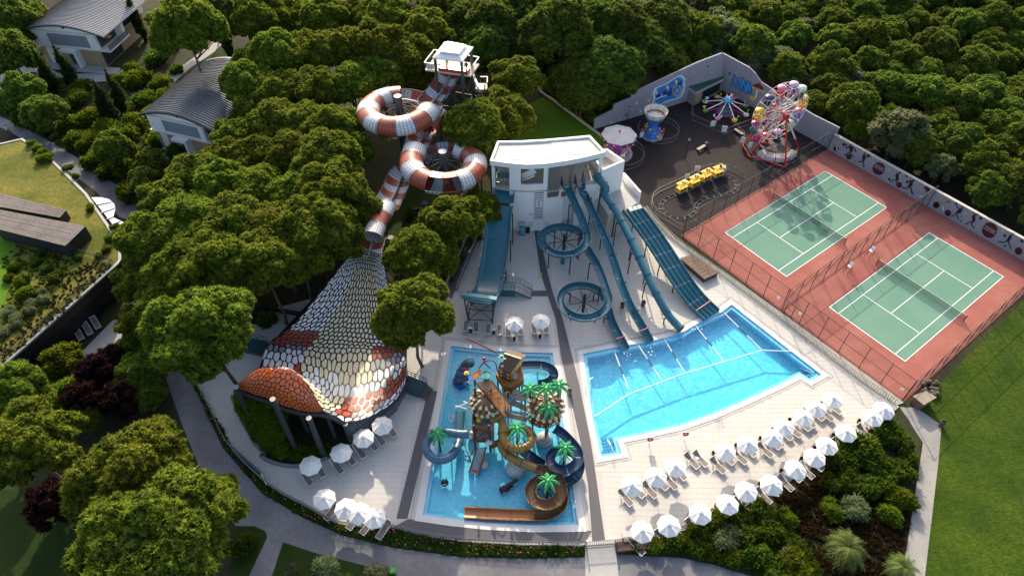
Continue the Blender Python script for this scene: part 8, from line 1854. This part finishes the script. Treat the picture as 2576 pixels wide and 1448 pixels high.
for i, (x, y) in enumerate(((1184, 834), (1242, 838))): place('t', g(x, y - 4), 0, f'small white table between the {("left", "right")[i]} pair of unshaded loungers', 'side tables of the unshaded loungers'); place('b', g(x, y + 2), 0, f'black bin between the {("left", "right")[i]} pair of unshaded loungers', 'bins by the loungers')
for i, (x, y) in enumerate(((1738, 1163), (1760, 1158))): place('l', g(x, y), RZ, f'unshaded sun lounger, {("left", "right")[i]} of the pair in the gap of the front parasol row', 'unshaded sun loungers')
place('t', g(1750, 1156), RZ, 'small white table in the gap of the front parasol row', 'side tables of the unshaded loungers')
for i, (x, y) in enumerate(((198, 843), (220, 830), (240, 815))): place('l', g(x + 4, y + 2, .05), R(40), f'lounger in the dark under the black overhang, {("left", "middle", "right")[i]} of three', 'loungers under the black overhang')
# lifebuoy posts
for x, y, l in ((Zu(400, 318) + ('left lifebuoy post on the pale deck by the pool step',)), (Zu(775, 262) + ('right lifebuoy post on the pale deck below the main pool',))):
    c = g(x, y - 14); t = T('lifebuoy_post', l, 'lifebuoy', c, 0, 'lifebuoy posts'); P(t, 'post', MB().cyl((0, 0, 0), (0, 0, 1.25), .04, 7), WHITE, world=False)
    mb = MB()
    for i in range(12): mb.cyl((.28 * math.cos(R(30 * i)), -.06, 1.1 + .28 * math.sin(R(30 * i))), (.28 * math.cos(R(30 * i + 30)), -.06, 1.1 + .28 * math.sin(R(30 * i + 30))), .085, 7)
    P(t, 'lifebuoy', mb, redp, world=False); P(t, 'board', MB().box((0, 0, 1.1), (.62, .05, .7)), WHITE, world=False)
# pool ladders, rails, stairs
inox = mat('stainless_steel', (.62, .63, .64), .2, metal=.9)
def ladder(label, p_, rz):
    t = T('pool_ladder', label, 'pool ladder', p_, rz, 'steel ladders of the pools')
    for x in (-.25, .25): P(t, 'rail', MB().tube(smooth_path([Vector((x, .45, 0)), Vector((x, .40, .7)), Vector((x, .1, .85)), Vector((x, -.25, .5)), Vector((x, -.28, -.7))], .15), .03, 6), inox, world=False)
    for z in (-.15, -.4): P(t, 'rung', MB().cyl((-.25, -.28, z), (.25, -.28, z), .03, 6), inox, world=False)
ladder('steel ladder on the right long edge of the main pool', g(1912, 822), R(127 + 90)); ladder('steel ladder on the left edge of the main pool', g(1481, 978), R(85)); ladder('steel ladder on the curved front edge of the main pool', g(1803, 1044), R(205))
for i in range(5):
    a = g(1513, 1110 + i * 8 - 4, -.2 - .2 * (4 - i)); b = g(1550, 1107 + i * 8 - 6, -.2 - .2 * (4 - i)); S('pool_step', MB().beam(a, b, .34, .1), mat('step_blue', (.05, .30, .48), .5))
    a = g(2016 + i * 7, 951 - i * 1.5, -.2 - .18 * (4 - i)); b = g(2030 + i * 7, 930 - i * 1.5 + 5, -.2 - .18 * (4 - i)); S('pool_step', MB().beam(a, b, .3, .1), mat('step_blue', (.05, .30, .48), .5))
for l, pts in (('handrail in the lower left step corner of the main pool', ((1528, 1105, .4), (1536, 1118, .8), (1543, 1135, .9), (1546, 1150, .02))), ('handrail in the right step corner of the main pool', ((2012, 925, .2), (2025, 930, .8), (2040, 938, .9), (2050, 945, .02)))):
    ONE('handrail', l, 'handrail', MB().tube([g(*p_) for p_ in pts], .035, 6), inox)
# lane ropes
rope_w = mat('rope_white', (.74, .74, .74), .5); 
def rope(label, a, b, mid_=None, r=.075):
    A_, B_ = g(*a, .0), g(*b, .0); A_.z = B_.z = -.05; t = T('lane_rope', label, 'lane rope', A_, 0, 'floating lane ropes of the main pool')
    n = 3 if mid_ else 1; cuts = [0, .40, .62, 1] if mid_ else [0, 1]
    for i in range(n): P(t, 'float_line', MB().cyl(A_.lerp(B_, cuts[i]), A_.lerp(B_, cuts[i + 1]), r, 6), blk if i == 1 else rope_w)
rope('short lane rope nearest the left edge of the main pool', (1546, 884), (1581, 978), 1); rope('second short lane rope from the left in the main pool', (1606, 868), (1665, 955), 1); rope('third short lane rope from the left in the main pool', (1671, 852), (1721, 933), 1); rope('fourth short lane rope from the left in the main pool', (1751, 820), (1819, 904), 1); rope('short lane rope nearest the right edge of the main pool', (1822, 786), (1916, 879), 1)
rope('first piece of the long rope dividing the main pool, at its left end', (1497, 1046), (1582, 990)); rope('second piece of the long rope dividing the main pool', (1582, 990), (1718, 939)); rope('third piece of the long rope dividing the main pool', (1718, 939), (1917, 880)); rope('last piece of the long rope dividing the main pool, at its right end', (1917, 880), (1996, 883))
# fence of flat pickets round the deck
FL = smooth_path(gl([(493, 962), (530, 1030), (580, 1126), (677, 1221), (770, 1275), (859, 1320), (982, 1327.5), (1070, 1348), (1159, 1360), (1310, 1371), (1472, 1371)]), .14)
pk_m = mat('picket_grey', (.26, .25, .25), .5); DF = T('picket_fence', 'curved fence of thin grey pickets between pool deck and road', 'fence', FL[0])
for z in (.2, .85): 
    mb = MB(); mb.tube([p_ + Vector((0, 0, z)) for p_ in FL[::6]], .025, 4); P(DF, 'rail', mb, pk_m)
pkd = MB().box((0, 0, .58), (.06, .03, 1.16)).data('picket', pk_m); order = sorted(range(len(FL)), key=lambda i: FL[i].length); near = set(order[:300]); mbp = MB()
for i, p_ in enumerate(FL):
    if i in near: link('picket', pkd, DF, p_ - DF.location)
    else: mbp.box((p_.x, p_.y, .58), (.06, .03, 1.16))
P(DF, 'pickets', mbp, pk_m, kind='stuff')
FL2 = smooth_path(gl([(1549, 1365), (1630, 1348), (1717, 1331), (1790, 1306)]), .16); DF2 = T('picket_fence', 'straight fence of thin dark pickets between the second parasol row and the hedge', 'fence', FL2[0])
for z in (.2, .85): P(DF2, 'rail', MB().tube([p_ + Vector((0, 0, z)) for p_ in FL2[::6]], .025, 4), darkm)
pkd2 = MB().box((0, 0, .5), (.05, .025, 1.0)).data('picket', darkm)
for p_ in FL2: link('picket', pkd2, DF2, p_ - DF2.location)
GT = T('gate', 'picket gate with pale posts at the exit of the pool deck', 'gate', g(1510, 1372)); ga, gb_ = g(1474, 1372), g(1547, 1366)
for p_ in (ga, gb_): P(GT, 'post', MB().box((p_.x, p_.y, .65), (.16, .16, 1.3)), creamm)
for z in (.15, 1.0): P(GT, 'rail', MB().beam(ga + Vector((0, 0, z)), gb_ + Vector((0, 0, z)), .04, .05), pk_m)
for i in range(16): p_ = ga.lerp(gb_, (i + .5) / 16); P(GT, 'picket', MB().box((p_.x, p_.y, .58), (.05, .03, 1.05)), pk_m)
S('gate_ramp', MB().sheet(gl([(1472, 1374), (1549, 1368), (1556, 1448), (1560, 1500), (1474, 1500), (1472, 1448)]), .01), pavem)
BW = [g(1549, 1368), g(1628, 1362), g(1632, 1382), g(1549, 1392)]; ONE('retaining_wall', 'low dark maroon wall right of the gate below the picket fence', 'wall', MB().prism(BW, -.2, .55), mat('maroon_wall', (.070, .030, .030), .8, noise=.2), loc=(0, 0, 0))
# court side terrace fence of pale pickets
VL_ = smooth_path(gl([(1625, 528), (1700, 606), (1830, 700), (1965, 800), (2165, 955), (2250, 1012)]), .3); VF = T('picket_fence', 'low pale picket fence on the sloping stone strip below the courts', 'fence', VL_[0])
for z in (.15, .75): P(VF, 'rail', MB().tube([p_ + Vector((0, 0, z)) for p_ in VL_[::4]], .03, 4), capm)
pv = MB().box((0, 0, .42), (.09, .05, .85), R(-50)).data('picket', capm)
for p_ in VL_: link('picket', pv, VF, p_ - VF.location)
# left fence of the deck by the wide slide, dark fence under the pines
for nm, l, pts, m in (('panel_fence', 'grey panel fence along the dark walkway left of the wide slide', ((1222, 556), (1185, 640), (1148, 735)), metalg), ('wall', 'low dark wall along the outer side of the dark walkway', ((1203, 545), (1165, 630), (1122, 728)), mat('low_wall', (.10, .10, .11), .7)), ('panel_fence', 'dark wavy fence under the pines left of the snake hood', ((625, 790), (660, 780), (720, 790), (760, 797)), darkm)):
    pp = [g(*p_) for p_ in pts]; t = T(nm, l, 'wall' if nm == 'wall' else 'fence', pp[0])
    for a, b in zip(pp[:-1], pp[1:]): P(t, 'panel', MB().beam(a + Vector((0, 0, .55)), b + Vector((0, 0, .55)), .06 if nm != 'wall' else .25, 1.0), m)
# bench-like dark glass wall by the road, screens, bins, deck bits
RS = T('road_screen', 'long dark glass screen with a sloping top beside the curved road', 'screen', g(625, 1170)); A_, B_ = g(583, 1130), g(665, 1205)
P(RS, 'panel', MB().beam(A_ + Vector((0, 0, .7)), B_ + Vector((0, 0, .7)), .12, 1.3), mat('screen_glass', (.015, .04, .06), .12)); P(RS, 'top_rail', MB().beam(A_ + Vector((0, 0, 1.42)), B_ + Vector((0, 0, 1.42)), .22, .12), mat('screen_rail', (.05, .09, .12), .3)); P(RS, 'end_strut', MB().cyl(B_ + Vector((0, 0, 1.3)), B_ + Vector((.5, -.8, 0)), .05, 6), WHITE)
P(RS, 'lower_rail', MB().beam(A_ + Vector((.1, -.2, .2)), B_ + Vector((.1, -.2, .2)), .1, .1), darkm)
# wooden pump box by the lane slide
pb_ = [g(*Zr6(*p_), .7) for p_ in ((-20, 500), (75, 470), (270, 610), (165, 660))]; WB = T('pump_box', 'flat brown board-covered box beside the lane slide', 'box', g(*Zr6(120, 580)))
P(WB, 'body', MB().prism(offset(pb_, -.06), 0, .66), woodd)
for i in range(8): P(WB, 'board', up_plate([pb_[0].lerp(pb_[3], i / 8), pb_[1].lerp(pb_[2], i / 8), pb_[1].lerp(pb_[2], (i + .93) / 8), pb_[0].lerp(pb_[3], (i + .93) / 8)], random.uniform(.05, .07)), mat('weathered_brown', (.13, .085, .06), .8, noise=.2, scale=3))
for x, y, l in ((1432, 991, 'round metal bin beside the dark walkway by the plastic palms'), (1565, 773, 'dark bin on the deck right of the lower slide loop'), (1617, 769, 'dark bin on the deck below the straight slide'), (2366, 1070, 'brown bin at the corner of the garden path by the lawn')):
    litter(l, g(x, y), metalg if x < 1500 else None)
lk = g(*Zb(545, 1440)); t = T('locker', 'blue vending locker against the white slide building', 'locker', (lk.x, lk.y, 0)); P(t, 'cabinet', MB().box((0, 0, .95), (.75, .6, 1.9)), mat('locker_dark', (.03, .05, .08), .4), world=False)
for i in range(5): P(t, 'shelf_front', MB().box((0, -.31, .35 + i * .3), (.6, .03, .24)), pal['sky'], world=False)
P(t, 'top', MB().box((0, 0, 1.94), (.85, .7, .08)), mat('locker_top', (.40, .45, .47), .5), world=False)
litter('black bin beside the blue locker', g(*Zb(622, 1415)), blk)
t = T('wet_floor_post', 'small yellow post on the deck beside the dark walkway', 'post', g(*Zr5(1508, 635))); P(t, 'pole', MB().cyl((0, 0, 0), (0, 0, 1.5), .03, 6), darkm, world=False); P(t, 'sleeve', MB().cyl((0, 0, .1), (0, 0, .75), .09, 8), yel, world=False)
# stone cairn and bin hut at the court corner
HT = T('bin_hut', 'brown wooden bin hut at the bottom corner of the courts', 'hut', g(*Zr9(1790, 120))); hb = [g(*Zr9(*p_), 1.3) for p_ in ((1745, 95), (1830, 60), (1900, 100), (1815, 150))]
P(HT, 'body', MB().prism(hb, 0, 1.3), mat('hut_brown', (.16, .09, .05), .8, noise=.25, scale=3)); P(HT, 'roof', MB().prism(offset(hb, .12), 1.301, 1.42), mat('hut_roof', (.30, .25, .19), .85, noise=.25, scale=3))
rb = MB(); random.seed(4)
for i in range(26): p_ = g(*Zr9(1800 + random.uniform(0, 120), 40 + random.uniform(-60, 60) )); rb.sphere((p_.x, p_.y, .25), random.uniform(.16, .34), 7, 5)
o = S('boulders', rb, mat('boulder', (.11, .085, .06), .9, noise=.3, scale=3), kind='stuff'); o['label'] = 'pile of pale stones beside the bin hut'
ONE('green_box', 'bright green box at the bottom edge of the lower lawn', 'box', MB().box(tuple(g(989, 1438)[:2]) + (.3,), (.55, .45, .5), .2), mat('lime_plastic', (.05, .33, .03), .5), loc=g(989, 1438))
# person on the road at the left edge
def person(label, p_, rz, shirt, trousers):
    t = T('person', label, 'person', p_, rz)
    sk_ = mat('skin_tone', (.55, .33, .22), .6)
    mb = MB()
    bm_ = [((0, 0, .92), .15), ((0, 0, 1.15), .14), ((0, 0, 1.38), .17), ((0, 0, 1.48), .07), ((0, 0, 1.56), .06)]
    for (a, ra), (b, rb_) in zip(bm_[:-1], bm_[1:]): mb.cyl(a, b, ra, 10, rb_)
    mb.sphere((0, 0, 1.66), .115, 10, 8, (.9, 1, 1.15))
    for sx_ in (-1, 1):
        mb.cyl((.19 * sx_, 0, 1.40), (.24 * sx_, -.10 * sx_, 1.10), .05, 7, .042).cyl((.24 * sx_, -.10 * sx_, 1.10), (.23 * sx_, -.02 - .22 * sx_, .88), .042, 7, .032).sphere((.23 * sx_, -.04 - .24 * sx_, .84), .045, 6, 5)
        mb.cyl((.09 * sx_, 0, .92), (.10 * sx_, .14 * sx_, .50), .085, 8, .06).cyl((.10 * sx_, .14 * sx_, .50), (.10 * sx_, .24 * sx_, .08), .06, 8, .04)
        mb.sphere((.10 * sx_, .24 * sx_ + .06, .05), .06, 7, 5, (.8, 1.7, .7))
    P(t, 'body', mb, sk_, smooth=True, world=False)
    sh2 = MB(); 
    for (a, ra), (b, rb_) in ((((0, 0, .90), .175), ((0, 0, 1.15), .165)), (((0, 0, 1.15), .165), ((0, 0, 1.40), .19)), (((0, 0, 1.40), .19), ((0, 0, 1.47), .09))): sh2.cyl(a, b, ra, 12, rb_)
    for sx_ in (-1, 1): sh2.cyl((.17 * sx_, 0, 1.41), (.24 * sx_, -.07 * sx_, 1.16), .075, 8, .065)
    P(t, 'shirt', sh2, shirt, smooth=True, world=False); tr2 = MB()
    for sx_ in (-1, 1): tr2.cyl((.085 * sx_, 0, .95), (.10 * sx_, .14 * sx_, .50), .105, 9, .08).cyl((.10 * sx_, .14 * sx_, .50), (.10 * sx_, .235 * sx_, .12), .08, 9, .065)
    P(t, 'trousers', tr2, trousers, smooth=True, world=False); P(t, 'hair', MB().sphere((0, -.012, 1.69), .122, 10, 7, (.93, 1, 1.05)), mat('dark_hair', (.02, .014, .010), .7), smooth=True, world=False)
person('person in a pale shirt and dark trousers walking on the road at the left edge', g(26, 337), R(150), mat('pale_shirt', (.62, .66, .72), .8), mat('dark_cloth', (.02, .02, .025), .8))
person('attendant in a dark shirt standing on the slide tower platform', Vector((-6.7, 91.6, PL)), R(40), mat('green_shirt', (.03, .10, .06), .8), mat('dark_cloth', (.02, .02, .025), .8))
# table with orange cushion by the gate
ct_ = T('service_table', 'low grey counter with an orange bag near the pool gate', 'table', g(1583, 1352)); P(ct_, 'top', MB().box((0, 0, .75), (1.6, .8, .06)), mat('counter_grey', (.45, .45, .46), .5), world=False)
for x in (-.7, .7):
    for y in (-.32, .32): P(ct_, 'leg', MB().box((x, y, .36), (.06, .06, .72)), darkm, world=False)
c = g(1592, 1353, .8); ONE('bag', 'orange bag lying on the grey counter by the gate', 'bag', MB().sphere((c.x, c.y, .9), .26, 9, 6, (1.3, .8, .5)), pal['orange'], smooth=True, loc=(c.x, c.y, .78))
c = g(1611, 1345, .5); ONE('towel', 'dark red towel hanging beside the first parasol by the gate', 'towel', MB().plate([Vector((c.x, c.y, .9)), Vector((c.x + .5, c.y + .1, .9)), Vector((c.x + .55, c.y - .1, .25)), Vector((c.x + .05, c.y - .1, .3))], .03), mat('towel_red', (.22, .02, .02), .9), loc=(c.x, c.y, .25))

# churned water below the slide ends
random.seed(6); fm = MB()
for x, y, n in ((2150, 1200, 9), (2335, 1150, 9), (2575, 1065, 6), (2660, 1000, 5), (2740, 960, 6)):
    c = g(*Zr5(x, y)); dd = Vector((-.25, -1, 0)).normalized()
    for k in range(n):
        s_ = random.random() ** 1.4 * 1.8; p_ = c + dd * s_ + Vector((random.gauss(0, .22 + .12 * s_), 0, 0)); r_ = random.uniform(.04, .13); m = 7; a0 = random.uniform(0, 6)
        pts = [(p_.x + r_ * random.uniform(.5, 1.2) * math.cos(a0 + 6.283 * i / m) * .7, p_.y + r_ * random.uniform(.6, 1.6) * math.sin(a0 + 6.283 * i / m)) for i in range(m)]
        if inside(MP, p_.x, p_.y): fm.prism(pts, -.056, -.035 - .0008 * k)
o = S('water_foam', fm, mat('foam_white', (.70, .76, .78), .7), kind='stuff'); o['label'] = 'white foam where the blue slides run into the main pool'
